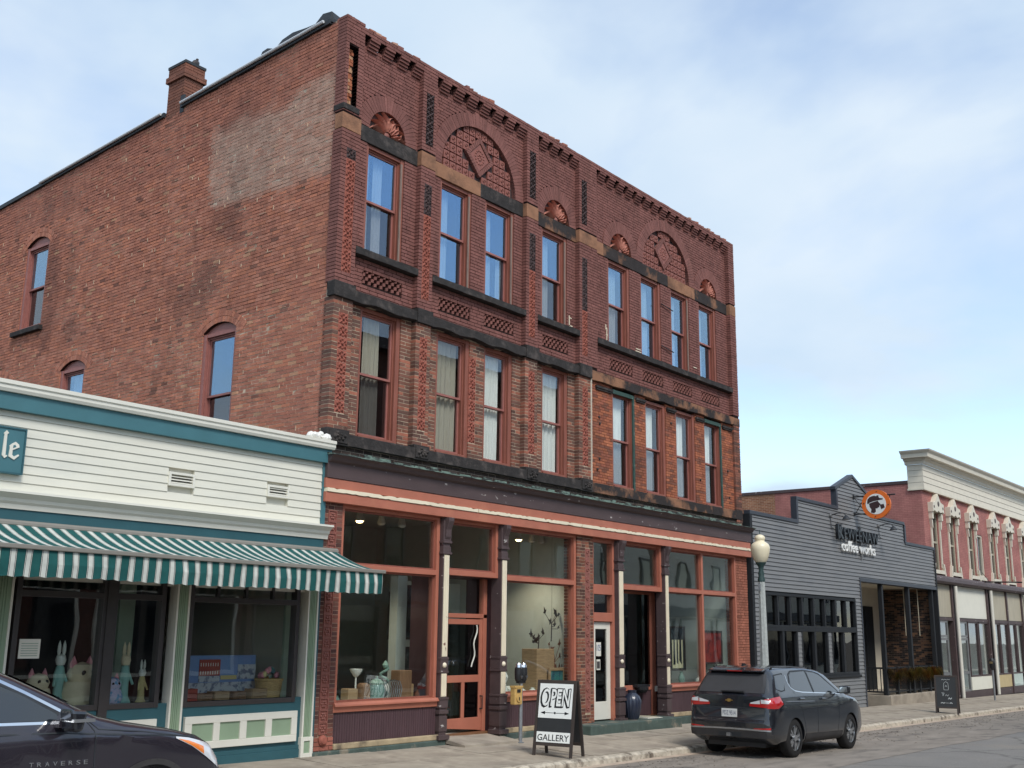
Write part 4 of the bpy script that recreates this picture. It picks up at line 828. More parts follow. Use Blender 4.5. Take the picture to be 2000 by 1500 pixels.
# stone step in front of the white door and second entry
b = MB(); b.box(6.98, 10.62, -.46, .75, -.25, .1); b.build('entry_step', 'base_stone', BB, bev=.02)
# second entry: recessed glazing with an orange jamb, panel below
b = MB(); b.box(10.78, 10.98, .42, .52, .1, 2.9); b.box(8.95, 9.02, .42, .52, .1, 2.9); b.box(9.02, 10.78, .43, .52, .66, .78); b.box(9.02, 10.78, .43, .52, 2.84, 2.9); rec = b.build('recessed_window', 'orange_paint', BB, bev=.006)
m_ = MB(); m_.box(9.02, 10.78, .47, .475, .78, 2.84); m_.build('pane', 'dark_glass', rec)
m_ = MB(); m_.box(9.02, 10.78, .45, .5, .1, .66); m_.build('lower_panel', 'plum_paint', rec)
m_ = MB(); m_.box(9.95, 10.5, .3, .44, .74, .79); m_.lathe([(.02, .6), (.12, .62), (.17, .68), (.18, .74)], (10.2, .36, 0), 16); m_.build('basin_shelf', 'black_metal', rec)
# ---- gallery interior
b = MB(); b.box(.42, 14.4, .2, 6.3, .02, .1); b.build('shop_floor', 'floor_wood', BB)
b = MB(); b.box(.3, .42, .34, 6.3, .1, 4.5); b.box(7.3, 7.4, .4, 6.3, .1, 4.5); b.box(14.42, 14.55, .34, 6.3, .1, 4.5); b.box(.42, 14.4, 6.2, 6.3, .1, 4.5); b.box(7.9, 14.4, 4.3, 4.4, .1, 4.5); b.build('shop_wall', 'interior_wall', BB)
b = MB(); b.box(.42, 14.4, .2, 6.3, 4.42, 4.5); b.build('shop_ceiling', 'interior_wall', BB)
b = MB(); b.box(.45, 2.86, .2, .95, .62, .74); b.box(4.76, 7.15, .2, 1.05, .62, .74); b.box(10.9, 14.4, .2, .95, .62, .74); b.build('display_floor', 'interior_wall', BB)
b = MB(); b.box(3.2, 3.46, 1.4, 1.6, .1, 2.96); b.box(5.2, 7.28, 3.4, 3.5, .1, 3.0); b.box(1.2, 1.3, 3.0, 6.2, .1, 4.0); b.build('room_divider', 'interior_wall', BB)
mat('awning_metal', lin(128, 124, 116), .5, spec=.4)
# ================================================================== green and white shop on the left
GS = empty('clapboard_shop', (-4.5, 0, 0.0)); tag(GS, 'one-storey white clapboard shop with teal trim and striped awning beside the brick block', 'building')
_gs0 = len(bpy.data.objects)
def gsb(b, name, m, parent=None, **k):
    o = b.build(name, m, GS if parent is None else parent, **k)
    if parent is None: o.location = (4.5, 0, 0)
    return o
XL, XR = -9.2, -0.03
b = MB(); b.box(XL, XR - .01, .06, .2, 2.5, 4.8); b.box(XL, XR - .01, 11.8, 12, 0, 4.6); b.box(XL, XL + .15, .2, 11.8, 0, 4.6); b.box(XR - .12, XR - .01, .2, 11.8, 0, 4.6); gsb(b, 'wall', 'white_paint')
b = MB(); b.box(XL, XR - .01, .1, 12, 4.62, 4.72); gsb(b, 'roof', 'tar')
z = 3.585; k = 0
while z < 4.6:
    z1 = min(z + .1165, 4.605); b = MB(); segs = [(XL, -.088)]
    for v0, v1, q0, q1 in ((-2.98, -2.54, 3.91, 4.11), (-1.2, -.775, 3.935, 4.12)):
        if z < q1 and z1 > q0: segs = sub(segs, v0, v1)
    for a, c in segs: b.prism([(-.014, z + .001), (.0, z1), (.08, z1), (.08, z + .001)], 'x', a, c)
    gsb(b, 'clapboard', 'clapboard_white'); z = z1 + .0012; k += 1
for v0, v1, q0, q1 in ((-2.98, -2.54, 3.91, 4.11), (-1.2, -.775, 3.935, 4.12)):
    b = MB(); frame_rect(b, v0, v1, q0, q1, .035, -.035, .06); vt = gsb(b, 'vent', 'white_paint', bev=.004)
    for i in range(3): m_ = MB(); zz = q0 + .04 + i * .043; m_.hexa(((v0 + .035, -.02, zz), (v1 - .035, -.02, zz), (v1 - .035, .03, zz + .03), (v0 + .035, .03, zz + .03), (v0 + .035, -.02, zz + .008), (v1 - .035, -.02, zz + .008), (v1 - .035, .03, zz + .038), (v0 + .035, .03, zz + .038))); m_.build('louvre', 'white_paint', vt)
    m_ = MB(); m_.box(v0 + .035, v1 - .035, .04, .05, q0 + .035, q1 - .035); m_.build('duct', 'interior_dark', vt)
b = MB(); b.box(-.086, .0, -.03, .08, 3.585, 4.6); gsb(b, 'corner_board', 'teal_paint', bev=.004)
b = MB(); b.box(XL, .03, -.09, .1, 4.6, 4.82); gsb(b, 'fascia', 'teal_paint', bev=.004)
b = MB(); b.prism([(-.13, 4.822), (-.15, 4.86), (-.15, 4.9), (-.17, 4.915), (-.17, 4.965), (.15, 4.985), (.15, 4.822)], 'x', XL, .055); gsb(b, 'cornice', 'white_paint')
b = MB(); b.prism([(-.05, 3.36), (-.06, 3.42), (-.09, 3.45), (-.1, 3.49), (-.17, 3.545), (-.19, 3.55), (-.19, 3.58), (.06, 3.59), (.06, 3.36)], 'x', XL, .06); gsb(b, 'cornice', 'white_paint')
b = MB(); b.box(XL, XR + .02, -.03, .15, 3.16, 3.362); gsb(b, 'beam', 'teal_dark')
b = MB(); b.box(XL, .06, -.3, -.03, 3.13, 3.2); b.tube((XL, -.28, 3.15), (.06, -.28, 3.15), .05); gsb(b, 'awning_housing', 'awning_metal')
mat('awning_cloth', attr='tint', rough=0.9, spec=0.15, var=0.15, vscale=8)
TEAL, WHT, BLK = lin(36, 84, 82), lin(190, 192, 184), lin(36, 40, 40)
b = MB(); vl = MB(); x = XL; per = 0.19; prs = [(0, .1, TEAL), (.1, .106, BLK), (.106, .113, WHT), (.113, .119, BLK), (.119, .172, WHT), (.172, .178, BLK), (.178, .185, WHT), (.185, .19, BLK)]
n_ = int((.05 - XL) / per)
def aw(x, f): return (x, -.26 - 1.1 * f, 3.165 - .355 * f - .05 * math.sin(math.pi * f) + .012 * math.sin(x * 1.7) * math.sin(math.pi * f))
def vz(x): return 2.47 + .007 * math.cos(x / per * 2 * math.pi) + .008 * math.sin(x * 2.3)
for i in range(n_ + 1):
    for a, c, col in prs:
        p, q = XL + i * per + a, XL + i * per + c
        if q > .06: continue
        for s_ in range(6): b.poly((aw(p, s_ / 6), aw(q, s_ / 6), aw(q, (s_ + 1) / 6), aw(p, (s_ + 1) / 6)), col)
        w1 = lambda x: -1.385 + .02 * math.sin(x * 4.1) + .01 * math.sin(x * 11)
        zt = lambda x: 2.775
        vl.poly(((p, -1.375, 2.78), (q, -1.375, 2.78), (q, w1(q), 2.62), (p, w1(p), 2.62)), col); vl.poly(((p, w1(p), 2.62), (q, w1(q), 2.62), (q, w1(q) + .01, vz(q)), (p, w1(p) + .01, vz(p))), col)
cl_ = gsb(b, 'awning', 'awning_cloth'); vv = gsb(vl, 'awning_valance', 'awning_cloth')
b = MB(); b.box(XL, .07, -1.41, -1.35, 2.775, 2.83); gsb(b, 'awning_bar', 'awning_metal', bev=.01)
b = MB()
for x in (-8.6, -4.4, -.3): b.tube((x, -.25, 3.1), (x + .02, -.8, 2.86), .02); b.tube((x + .02, -.8, 2.86), (x, -1.35, 2.78), .02)
gsb(b, 'awning_arm', 'black_metal')
# shopfront
b = MB(); b.box(XL, XR, .02, .16, .0, .9); b.box(XL, XR, -.012, .1, .0, .13); b.box(XL, XR, .0, .1, .13, .19); b.box(-.045, XR + .03, -.02, .3, 0, 3.16); gsb(b, 'base_wall', 'teal_dark', bev=.004)
def pilaster(x0, x1, base=True):
    b = MB(); b.box(x0 + .03, x1 - .03, -.025, .15, .3 if base else .15, 3.16)
    for i in range(4): xx = x0 + .045 + i * (x1 - x0 - .1) / 4; b.box(xx, xx + .018, -.035, 0, .32, 3.1)
    p = gsb(b, 'pilaster', 'sage_paint')
    m_ = MB(); m_.box(x0, x0 + .03, -.04, .15, .3, 3.16); m_.box(x1 - .03, x1, -.04, .15, .3, 3.16)
    if base: frame_rect(m_, x0 - .015, x1 + .015, .0, .3, .06, -.05, .1)
    m_.build('edge_trim', 'white_paint', p, bev=.003)
    if base: m_ = MB(); m_.box(x0 + .045, x1 - .045, -.03, .1, .06, .24); m_.build('plinth_panel', 'sage_paint', p)
pilaster(-.265, -.05); pilaster(-2.69, -2.47); pilaster(-5.32, -5.08)
def gwin(x0, x1, z0, z1, mun=3):
    b = MB(); frame_rect(b, x0, x1, z0, 3.1, .07, .0, .14); b.box(x0 + .07, x1 - .07, .0, .13, 2.29, 2.37); w_ = gsb(b, 'shop_window', 'bronze_frame', bev=.004)
    m_ = MB()
    for i in range(1, mun + 1): xx = x0 + (x1 - x0) * i / (mun + 1); m_.box(xx - .02, xx + .02, .03, .1, 2.37, 3.03)
    if mun: m_.build('muntin', 'bronze_frame', w_)
    m_ = MB(); m_.box(x0 + .06, x1 - .06, .065, .07, z0 + .06, 2.3); m_.box(x0 + .06, x1 - .06, .065, .07, 2.36, 3.04); m_.build('pane', 'shop_glass', w_)
gwin(-2.44, -.40, .83, 3.1, 3); gwin(-3.66, -2.84, .85, 3.1, 0); gwin(-5.02, -3.74, .85, 3.1, 0)
b = MB(); b.box(-3.76, -3.63, -.02, .15, .2, 3.16); gsb(b, 'mullion', 'bronze_frame')
b = MB(); x0, x1 = -2.40, -.36; xs = [-2.40, -2.28, -1.91, -1.80, -1.44, -1.32, -.97, -.85, -.47, -.36]
b.box(x0, x1, -.03, .05, .6, .7); b.box(x0, x1, -.03, .05, .25, .35)
for i in range(0, 10, 2): b.box(xs[i], xs[i + 1], -.03, .05, .35, .6)
pn = gsb(b, 'panel_frame', 'white_paint', bev=.005)
for i in range(1, 9, 2): m_ = MB(); m_.box(xs[i] + .001, xs[i + 1] - .001, -.004, .04, .35, .6); m_.build('inset_panel', 'sage_paint', pn)
b = MB(); b.box(-4.9, -2.86, -.03, .05, .25, .7); gsb(b, 'panel_frame', 'white_paint', bev=.005)
# room behind the glass
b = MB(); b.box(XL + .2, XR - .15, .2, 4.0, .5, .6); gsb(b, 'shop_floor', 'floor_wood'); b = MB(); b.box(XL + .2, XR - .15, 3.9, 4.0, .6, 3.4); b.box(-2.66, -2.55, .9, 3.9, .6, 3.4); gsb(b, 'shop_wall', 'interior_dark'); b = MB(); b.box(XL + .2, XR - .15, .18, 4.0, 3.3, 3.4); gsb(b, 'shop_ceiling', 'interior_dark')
b = MB(); b.box(XL + .2, XR - .14, .16, 1.3, .78, .86); gsb(b, 'display_floor', 'interior_wall')
b = MB(); b.box(-.42, -.2, .3, .36, .86, 3.1); b.box(-3.0, -2.75, .9, .95, .86, 3.0); gsb(b, 'side_drape', 'interior_green')
# hanging shop sign with blackletter ending
SG = empty('shop_sign', (-6.5, -.05, 4.08)); tag(SG, 'teal sign board with white blackletter lettering on the white clapboards', 'sign')
b = MB(); b.box(-2.4, 1.335, -.03, .06, -.29, .3); bd = b.build('board', 'teal_paint', SG, bev=.006)
m_ = MB(); frame_rect(m_, -2.4, 1.335, -.29, .3, .02, -.045, -.025); m_.build('rim', 'teal_dark', SG)
m_ = MB()
m_.prism([(1.04, -.07), (1.075, -.105), (1.105, -.08), (1.105, -.06), (1.085, -.07), (1.08, .2), (1.1, .22), (1.07, .25), (1.035, .21), (1.045, .19)], 'y', -.045, -.03)
m_.build('letter_l', 'white_paint', SG)
m_ = MB(); m_.prism([(1.125, .06), (1.16, .095), (1.2, .12), (1.245, .09), (1.255, .055), (1.17, .01), (1.17, -.05), (1.195, -.07), (1.25, -.035), (1.262, -.05), (1.2, -.11), (1.125, -.075), (1.132, .03)], 'y', -.045, -.03)
m_.build('letter_e', 'white_paint', SG); m_ = MB(); m_.prism([(1.172, .035), (1.212, .055), (1.195, .082), (1.172, .07)], 'y', -.047, -.0445); m_.build('letter_counter', 'teal_paint', SG)
# lump of white sealant foam at the corner of the roof
b = MB(); random.seed(4)
for i in range(16): r = random.uniform(.04, .085); b.lathe([(0.0, -r), (r * .7, -r * .7), (r, 0), (r * .7, r * .7), (0.0, r)], (random.uniform(-.42, .0), random.uniform(-.14, .05), 4.985 + random.uniform(.0, .1) * (1 if i % 3 else .4)), 8)
mat('foam', lin(226, 224, 218), .9, var=.15, vscale=20, bump=.6, bscale=40)
tag(b.build('foam_lump', 'foam', None, smooth=True), 'lumpy white foam at the roof corner of the clapboard shop', 'foam')
# ================================================================== grey sided shop
KS = empty('siding_shop', (15.2, 0, G(15))); tag(KS, 'grey sided one-storey shop with stepped gable front and corner porch', 'building')
OX, OZ = 15.2, G(15)
def ksb(b, name, m, parent=None, **k):
    o = b.build(name, m, KS if parent is None else parent, **k)
    if parent is None: o.location = (-OX, 0, -OZ)
    return o
XA, XB = 15.2, 30.42
PROF = [(15.2, 18.25, 5.24), (18.25, 21.27, 5.93), (21.27, 24.1, 6.55), (24.1, 27.3, 5.93), (27.3, XB, 5.24)]
def top_at(z):                                        # x range of the gable shape at height z
    if z < 5.24: return (XA + .12, XB - .1)
    if z < 5.93: return (18.37, 27.2)
    if z < 6.55: return (21.38, 24.0)
    f = (7.08 - z) / (7.08 - 6.55); return (22.68 - 1.3 * f, 22.68 + 1.32 * f)
def front_top(z1): return z1 > 5.2
z = -0.32; BH = .1152
while z < 7.0:
    z1 = z + BH - .007; zm = (z + z1) / 2; iv = [top_at(zm)] if not (5.17 < zm < 5.24 or 5.86 < zm < 5.93) else [(top_at(z1 + .08))]
    if z < 3.1 and z1 > .80: iv = sub(iv, 15.98, 22.40)
    if z1 < 3.76: iv = sub(iv, 22.84, 31)
    for a, c in iv:
        if c - a < .05: continue
        b = MB(); b.prism([(-.026, z), (-.004, z1), (.03, z1), (.03, z)], 'x', a, c); ksb(b, 'siding_board', 'siding_grey')
    z = z1 + .007
# narrow boarded piers between the lower lights
b = MB()
for a, c, z0, z1 in ((XA + .02, 15.98, -.4, 5.18), (22.4, 22.84, -.4, 5.18), (15.98, 22.4, -.4, .79), (15.98, 22.4, 3.1, 5.18), (22.84, XB - .02, 3.77, 5.18), (18.27, 27.28, 5.18, 5.87), (21.29, 24.08, 5.87, 6.5)): b.box(a, c, .032, .125, z0, z1)
b.prism([(21.29, 6.5), (24.08, 6.5), (22.68, 7.04)], 'y', .032, .125); ksb(b, 'front_wall', 'trim_black')
b = MB()
def cap(x0, z0, x1, z1, t_=.1):
    b.hexa(((x0, -.05, z0 - t_), (x1, -.05, z1 - t_), (x1, .14, z1 - t_), (x0, .14, z0 - t_), (x0, -.05, z0), (x1, -.05, z1), (x1, .14, z1), (x0, .14, z0)))
cap(XA, 5.26, 18.25, 5.26); cap(18.25, 5.95, 21.27, 5.95); cap(21.2, 6.57, 22.68, 7.12); cap(22.68, 7.12, 24.2, 6.54); cap(24.1, 5.95, 27.32, 5.95); cap(27.32, 5.26, XB, 5.26)
for x, z0, z1 in ((18.25, 5.16, 5.85), (21.27, 5.85, 6.48), (24.1, 5.85, 6.46), (27.3, 5.16, 5.85)): b.box(x - .02, x + .1, -.048, .138, z0, z1)
ksb(b, 'coping', 'trim_navy', bev=.005)
for a, c in ((XA - .02, XA + .12), (XB - .1, XB)): b = MB(); b.box(a, c, -.05, .5, -.4, 5.16); ksb(b, 'corner_board', 'trim_black')
b = MB(); b.box(XA + .05, XB - .05, .12, 12, 4.0, 4.1); b.box(XA + .05, XB, 11.9, 12, -.4, 4.0); ksb(b, 'roof', 'tar')
b = MB(); b.box(22.84, XB - .1, -.045, .3, 3.68, 3.79); b.box(22.84, 22.9, -.04, 2.0, -.3, 3.68); ksb(b, 'porch_trim', 'trim_navy')
# windows: eight narrow lights over three pairs
b = MB(); frame_rect(b, 15.98, 22.4, 2.14, 3.1, .08, -.03, .12)
for i in range(1, 8): x = 15.98 + 6.42 * i / 8; b.box(x - .045, x + .045, -.02, .1, 2.22, 3.02)
w1 = ksb(b, 'window_band', 'trim_black', bev=.006)
for i in range(8): x0 = 15.98 + 6.42 * i / 8; m_ = MB(); m_.box(x0 + .06, x0 + .74, .06, .065, 2.2, 3.04); m_.build('pane', 'dark_glass', w1)
b = MB(); frame_rect(b, 15.98, 22.4, .79, 2.138, .08, -.03, .12)
for x in (17.05, 19.19, 21.33): b.box(x - .06, x + .06, -.02, .1, .87, 2.06)
for x in (18.12, 20.26): b.box(x - .21, x - .12, -.022, .12, .87, 2.06); b.box(x + .12, x + .21, -.022, .12, .87, 2.06)
b.box(15.9, 22.48, -.07, .05, .72, .79); w2 = ksb(b, 'window_band', 'trim_black', bev=.006)
for i in range(6): x0 = 15.98 + 6.42 * i / 6; m_ = MB(); m_.box(x0 + .06, x0 + 1.0, .06, .065, .86, 2.08); m_.build('pane', 'dark_glass', w2)
for x in (18.12, 20.26):
    for k in range(10): m_ = MB(); zz = .88 + k * .117; m_.prism([(-.02, zz), (-.006, zz + .115), (.1, zz + .115), (.1, zz)], 'x', x - .12, x + .12); m_.build('siding_board', 'siding_grey', w2)
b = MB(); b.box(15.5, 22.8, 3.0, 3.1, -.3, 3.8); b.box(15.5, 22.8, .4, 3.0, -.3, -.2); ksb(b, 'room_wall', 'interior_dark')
# porch: back wall with door, brick side, platform, posts, railing
b = MB(); b.box(22.9, XB, 2.05, 2.2, -.3, 3.8); ksb(b, 'porch_wall', 'beige_paint')
b = MB(); b.box(28.2, 29.12, 1.98, 2.05, .75 - .8, 3.05); b.box(28.28, 29.04, 1.96, 1.98, .05, 2.9); ksb(b, 'porch_door', 'trim_black')
b = MB(); b.box(22.9, XB - .1, .0, 2.05, 3.72, 3.78); ksb(b, 'porch_ceiling', 'beige_paint')
random.seed(61); b = MB()
b.box(30.125, 30.3, .1, 2.05, -.3, 3.72, lin(120, 104, 90))
for k in range(int(3.95 / CP)):
    z0 = -.25 + k * CP; y = .1 - (k % 2) * .1
    while y < 2.05:
        p, q = max(y, .1), min(y + .195, 2.05); y += .205
        if q - p > .03: b.box(30.115 + random.uniform(-.003, .003), 30.2, p, q, z0, z0 + .057, cl(random.choice((lin(96, 74, 62), lin(60, 50, 46), lin(112, 84, 66), lin(44, 40, 40), lin(50, 44, 42))), 1))
tag(ksb(b, 'porch_brickwork', 'brick'), kind='stuff')
b = MB(); b.box(24.8, XB - .02, -.1, 2.04, -.5, .06); ksb(b, 'porch_platform', 'concrete', bev=.015)
for x in (24.93, 27.5, 30.02):
    b = MB(); b.box(x - .07, x + .07, .03, .17, .06, 3.7); ksb(b, 'porch_post', 'trim_black', bev=.006)
def railing(p, q, n, nm):
    b = MB(); p = Vector(p); q = Vector(q); d = (q - p)
    ux = d.normalized(); s_ = Vector((-ux.y, ux.x, 0)) * .03
    for z0, z1 in ((.14, .19), (.9, .96)): b.hexa([tuple(v + Vector((0, 0, zz))) for zz in (z0, z1) for v in (p - s_, q - s_, q + s_, p + s_)])
    r_ = ksb(b, nm, 'trim_black')
    for i in range(1, n):
        c = p + d * i / n; m_ = MB(); m_.box(c.x - .012, c.x + .012, c.y - .012, c.y + .012, .19, .9); m_.build('baluster', 'trim_black', r_)
    return r_
railing((24.9, .1, 0), (30.1, .1, 0), 44, 'railing'); railing((24.86, .1, 0), (24.86, 2.0, 0), 14, 'railing')
for i in range(1, 5): b = MB(); x = 24.9 + i * 1.08; b.box(x - .05, x + .05, .04, .15, .06, .98); ksb(b, 'railing_post', 'trim_black')
mat('cedar', lin(182, 172, 112), .9, var=.35, vscale=12, col2=lin(180, 130, 76), c2lo=.48, c2hi=.6, c2scale=4)
b = MB(); random.seed(62)
for x0, x1 in ((24.95, 26.4), (26.4, 27.9), (27.9, 29.2), (29.2, 30.1)):
    for i in range(520):
        f = random.random(); x = x0 + (x1 - x0) * f; sag = .95 - .34 * math.sin(f * math.pi) * random.uniform(.4, 1.1) if random.random() < .6 else .95 - random.uniform(0, .25); y = .05 + random.gauss(0, .06); L = random.uniform(.12, .3); a = random.uniform(-1, 1); w_ = .03
        p = Vector((x, y - .05, sag)); d = Vector((a * .5, -.25 + random.gauss(0, .15), -.8)).normalized() * L; t_ = Vector((w_, w_ * .4, 0))
        b.poly((p - t_, p + t_, p + d * .6 + t_ * 1.1, p + d)); 
gl = tag(b.build('cedar_garland', 'cedar', None), 'dried cedar boughs draped over the black porch railing', 'garland', kind=None)
for x, y in ((28.0, .65), (28.0, -.0)):
    b = MB(); b.tube((x + (1.0 if y > .3 else 1.3), y * 0 + (.75 if y > .3 else .35), 3.72), (x + (1.0 if y > .3 else 1.3), (.75 if y > .3 else .35), 2.0), .014); tag(b.build('hanging_tube', 'putty_panel', None), 'thin white tube hanging beside the middle porch post' if y > .3 else 'thin white tube hanging nearest the open porch front', 'tube', 'white tubes hanging in the porch')
# wall lettering and gooseneck lights
mat('letter_black', lin(30, 34, 40), .35, spec=.6); mat('letter_white', lin(238, 238, 234), .45); mat('letter_blue', lin(110, 140, 176), .4)
WL = empty('wall_lettering', (21.1, -.02, 4.5)); tag(WL, 'raised black and white shop lettering on grey siding', 'lettering')
lettering('letter_row', 'KEWEENAW', 'letter_black', WL, (.1, -.06, .44), (math.pi / 2, 0, 0), .4, width=3.3, height=.36, extrude=.04, offset=.0, spacing=1.06)
lettering('initial_letter', 'K', 'letter_black', WL, (-.02, -.065, .41), (math.pi / 2, 0, 0), .4, width=.4, height=.47, extrude=.04, offset=.0)
lettering('letter_row', 'coffee works', 'letter_white', WL, (.3, -.06, .06), (math.pi / 2, 0, 0), .3, width=2.8, height=.34, extrude=.02, offset=.006, spacing=1.05)
b = MB(); b.box(1.95, 2.0, -.05, .0, -.12, .95); b.build('conduit', 'siding_grey', WL)
for x in (20.7, 24.75):
    o = empty('gooseneck_light', (x, -.02, 5.6)); tag(o, 'small black gooseneck light above the first letters of the wall lettering' if x < 22 else 'small black gooseneck light past the last letters of the wall lettering', 'light', 'gooseneck lights over the lettering')
    b = MB(); b.lathe([(.05, -.04), (.06, 0), (.05, .04)], (0, -.03, 0), 10, 'y'); b.build('wall_plate', 'siding_grey', o)
    b = MB(); b.path([(0, -.03, 0), (0, -.25, .06), (0, -.45, .05), (0, -.52, -.02)], .015, 6); b.path([(0, -.03, 0), (0, -.03, -.35), (.2, -.03, -.4)], .01, 5); b.build('arm', 'black_metal', o)
    b = MB(); b.lathe([(.02, .05), (.06, .02), (.13, -.08), (.12, -.08), (.05, .0)], (0, -.53, -.07), 14); b.build('shade', 'black_metal', o, smooth=True)
# projecting round sign
RS = empty('round_sign', (22.7, -.78, 6.1)); tag(RS, 'round orange and white hanging sign with brown capped head drinking', 'sign')
mat('sign_orange', lin(222, 110, 40), .5, var=.08, vscale=6); mat('sign_white', lin(226, 228, 226), .5); mat('sign_brown', lin(60, 40, 42), .5)
b = MB(); n = 48
def disc(b, r0, x0, x1): b.lathe([(r0, x0), (r0, x1)], (0, 0, 0), n, 'x')
disc(b, .465, -.05, .05); b.build('ring', 'sign_orange', RS, smooth=True)
b = MB(); disc(b, .33, -.056, .056); b.build('face', 'sign_white', RS, smooth=True)
for i in range(4): a = i * math.pi / 2 + .1; b = MB(); b.lathe([(.018, -.06), (.018, .06)], (0, math.cos(a) * .4, math.sin(a) * .4), 10, 'x'); b.build('bolt', 'sign_brown', RS)
# head silhouette: camera-side y decreases to the right of the picture
def sil(pts, x0, x1, nm):
    b = MB(); b.prism([(-(p[0] - 54) * .0084, -(p[1] - 49) * .0084) for p in pts], 'x', x0, x1); return b.build(nm, 'sign_brown', RS)
sil([(20, 44), (23, 30), (30, 22), (42, 18), (50, 17), (57, 20), (60, 16), (66, 17), (66, 23), (70, 27), (82, 29), (82, 33), (66, 35), (45, 38), (30, 43), (24, 48)], -.06, .06, 'cap_shape')
sil([(28, 46), (45, 41), (62, 37), (66, 44), (73, 51), (68, 55), (66, 62), (60, 64), (60, 66), (52, 66), (53, 78), (45, 84), (33, 80), (36, 68), (30, 60)], -.0595, .0595, 'head_shape')
sil([(69, 53), (84, 50), (88, 64), (74, 70)], -.0605, .0605, 'mug_shape')
b = MB(); b.tube((0, .77, .28), (0, -.62, .28), .025); b.tube((0, .77, -.29), (0, .3, -.29), .022); b.tube((0, .75, .28), (0, .33, -.29), .012); b.tube((0, .35, .28), (0, .72, -.29), .012); b.tube((0, -.45, .28), (0, -.40, .1), .012); b.box(-.03, .03, .72, .78, .2, .34); b.box(-.03, .03, .72, .78, -.34, -.24); b.build('bracket', 'black_metal', RS)
# ================================================================== pink brick building beyond
def brick_tex(name, c1, c2, mo, sx=.21, sz=.068):
    m = mat(name, c1, .85, spec=.25, var=.12, vscale=1.5); t = m.node_tree; b = t.nodes['Principled BSDF']; L = t.links.new
    for l in list(b.inputs['Base Color'].links): t.links.remove(l)
    tcn = N(t, 'ShaderNodeTexCoord'); se = N(t, 'ShaderNodeSeparateXYZ'); L(tcn.outputs['Object'], se.inputs[0]); ad = N(t, 'ShaderNodeMath', operation='ADD'); L(se.outputs['X'], ad.inputs[0]); L(se.outputs['Y'], ad.inputs[1]); co = N(t, 'ShaderNodeCombineXYZ'); L(ad.outputs[0], co.inputs[0]); L(se.outputs['Z'], co.inputs[1])
    bt = N(t, 'ShaderNodeTexBrick'); L(co.outputs[0], bt.inputs['Vector']); bt.inputs['Color1'].default_value = (*c1, 1); bt.inputs['Color2'].default_value = (*c2, 1); bt.inputs['Mortar'].default_value = (*mo, 1); bt.inputs['Scale'].default_value = 1; bt.inputs['Brick Width'].default_value = sx; bt.inputs['Row Height'].default_value = sz; bt.inputs['Mortar Size'].default_value = .006; bt.inputs['Bias'].default_value = 0
    nn = N(t, 'ShaderNodeTexNoise'); nn.inputs['Scale'].default_value = 2.2; nn.inputs['Detail'].default_value = 6; L(tcn.outputs['Object'], nn.inputs['Vector']); mr = N(t, 'ShaderNodeMapRange'); L(nn.outputs['Fac'], mr.inputs[0]); mr.inputs[1].default_value = .25; mr.inputs[2].default_value = .75; mr.inputs[3].default_value = .8; mr.inputs[4].default_value = 1.18
    sc = N(t, 'ShaderNodeVectorMath', operation='SCALE'); L(bt.outputs['Color'], sc.inputs[0]); L(mr.outputs[0], sc.inputs['Scale']); L(sc.outputs[0], b.inputs['Base Color'])
    bn = N(t, 'ShaderNodeBump'); bn.inputs['Strength'].default_value = .5; bn.inputs['Distance'].default_value = .01; bn.invert = True; L(bt.outputs['Fac'], bn.inputs['Height']); L(bn.outputs[0], b.inputs['Normal'])
brick_tex('pink_brick', lin(174, 118, 110), lin(166, 110, 104), lin(140, 92, 88)); brick_tex('bare_brick', lin(132, 86, 66), lin(166, 118, 90), lin(176, 158, 136)); brick_tex('dark_brick', lin(110, 66, 56), lin(96, 60, 52), lin(120, 100, 90))
FX, FY = 30.65, .35
FB = empty('pink_brick_building', (FX, FY, G(31))); tag(FB, 'two-storey pink painted brick building with pale cornice and gabled window hoods', 'building')
def fbb(b, name, m, parent=None, **k):
    o = b.build(name, m, FB if parent is None else parent, **k)
    if parent is None: o.location = (-FX, -FY, -G(31))
    return o
FXE = 53.0; WC = [31.88, 33.97, 36.48, 39.62, 41.98, 44.6, 47.1, 49.6]; oph = .43
ops = [(c - oph, c + oph, 4.5, 6.78) for c in WC] + [(37.35, 38.15, 4.5, 6.3)]
b = MB(); us = sorted(set([FX, FXE] + [v for o_ in ops for v in o_[:2]])); zs = [4.2, 4.5, 6.3, 6.78, 7.6]
for u0, u1 in zip(us[:-1], us[1:]):
    for z0, z1 in zip(zs[:-1], zs[1:]):
        if not any(o_[0] - .01 < (u0 + u1) / 2 < o_[1] + .01 and o_[2] < (z0 + z1) / 2 < o_[3] for o_ in ops): b.box(u0, u1, FY, FY + .25, z0, z1)
fbb(b, 'front_wall', 'pink_brick')
b = MB(); b.box(FX, FX + .25, FY + .25, 6.45, -.4, 7.78); fbb(b, 'side_wall', 'pink_brick'); b = MB(); b.box(FX, FX + .25, 6.45, 12, -.4, 7.78); fbb(b, 'bare_side_wall', 'bare_brick')
b = MB(); b.box(FX - .04, FX + .3, FY, 12.2, 7.78, 7.9); fbb(b, 'wall_coping', 'brown_paint'); b = MB(); b.box(FX + .26, FXE, FY + .3, 11.8, 7.4, 7.5); b.box(FX + .26, FXE, 11.7, 11.8, -.4, 7.4); b.box(FX + .3, FXE, 2.5, 2.6, 2.8, 7.4); fbb(b, 'roof', 'tar')
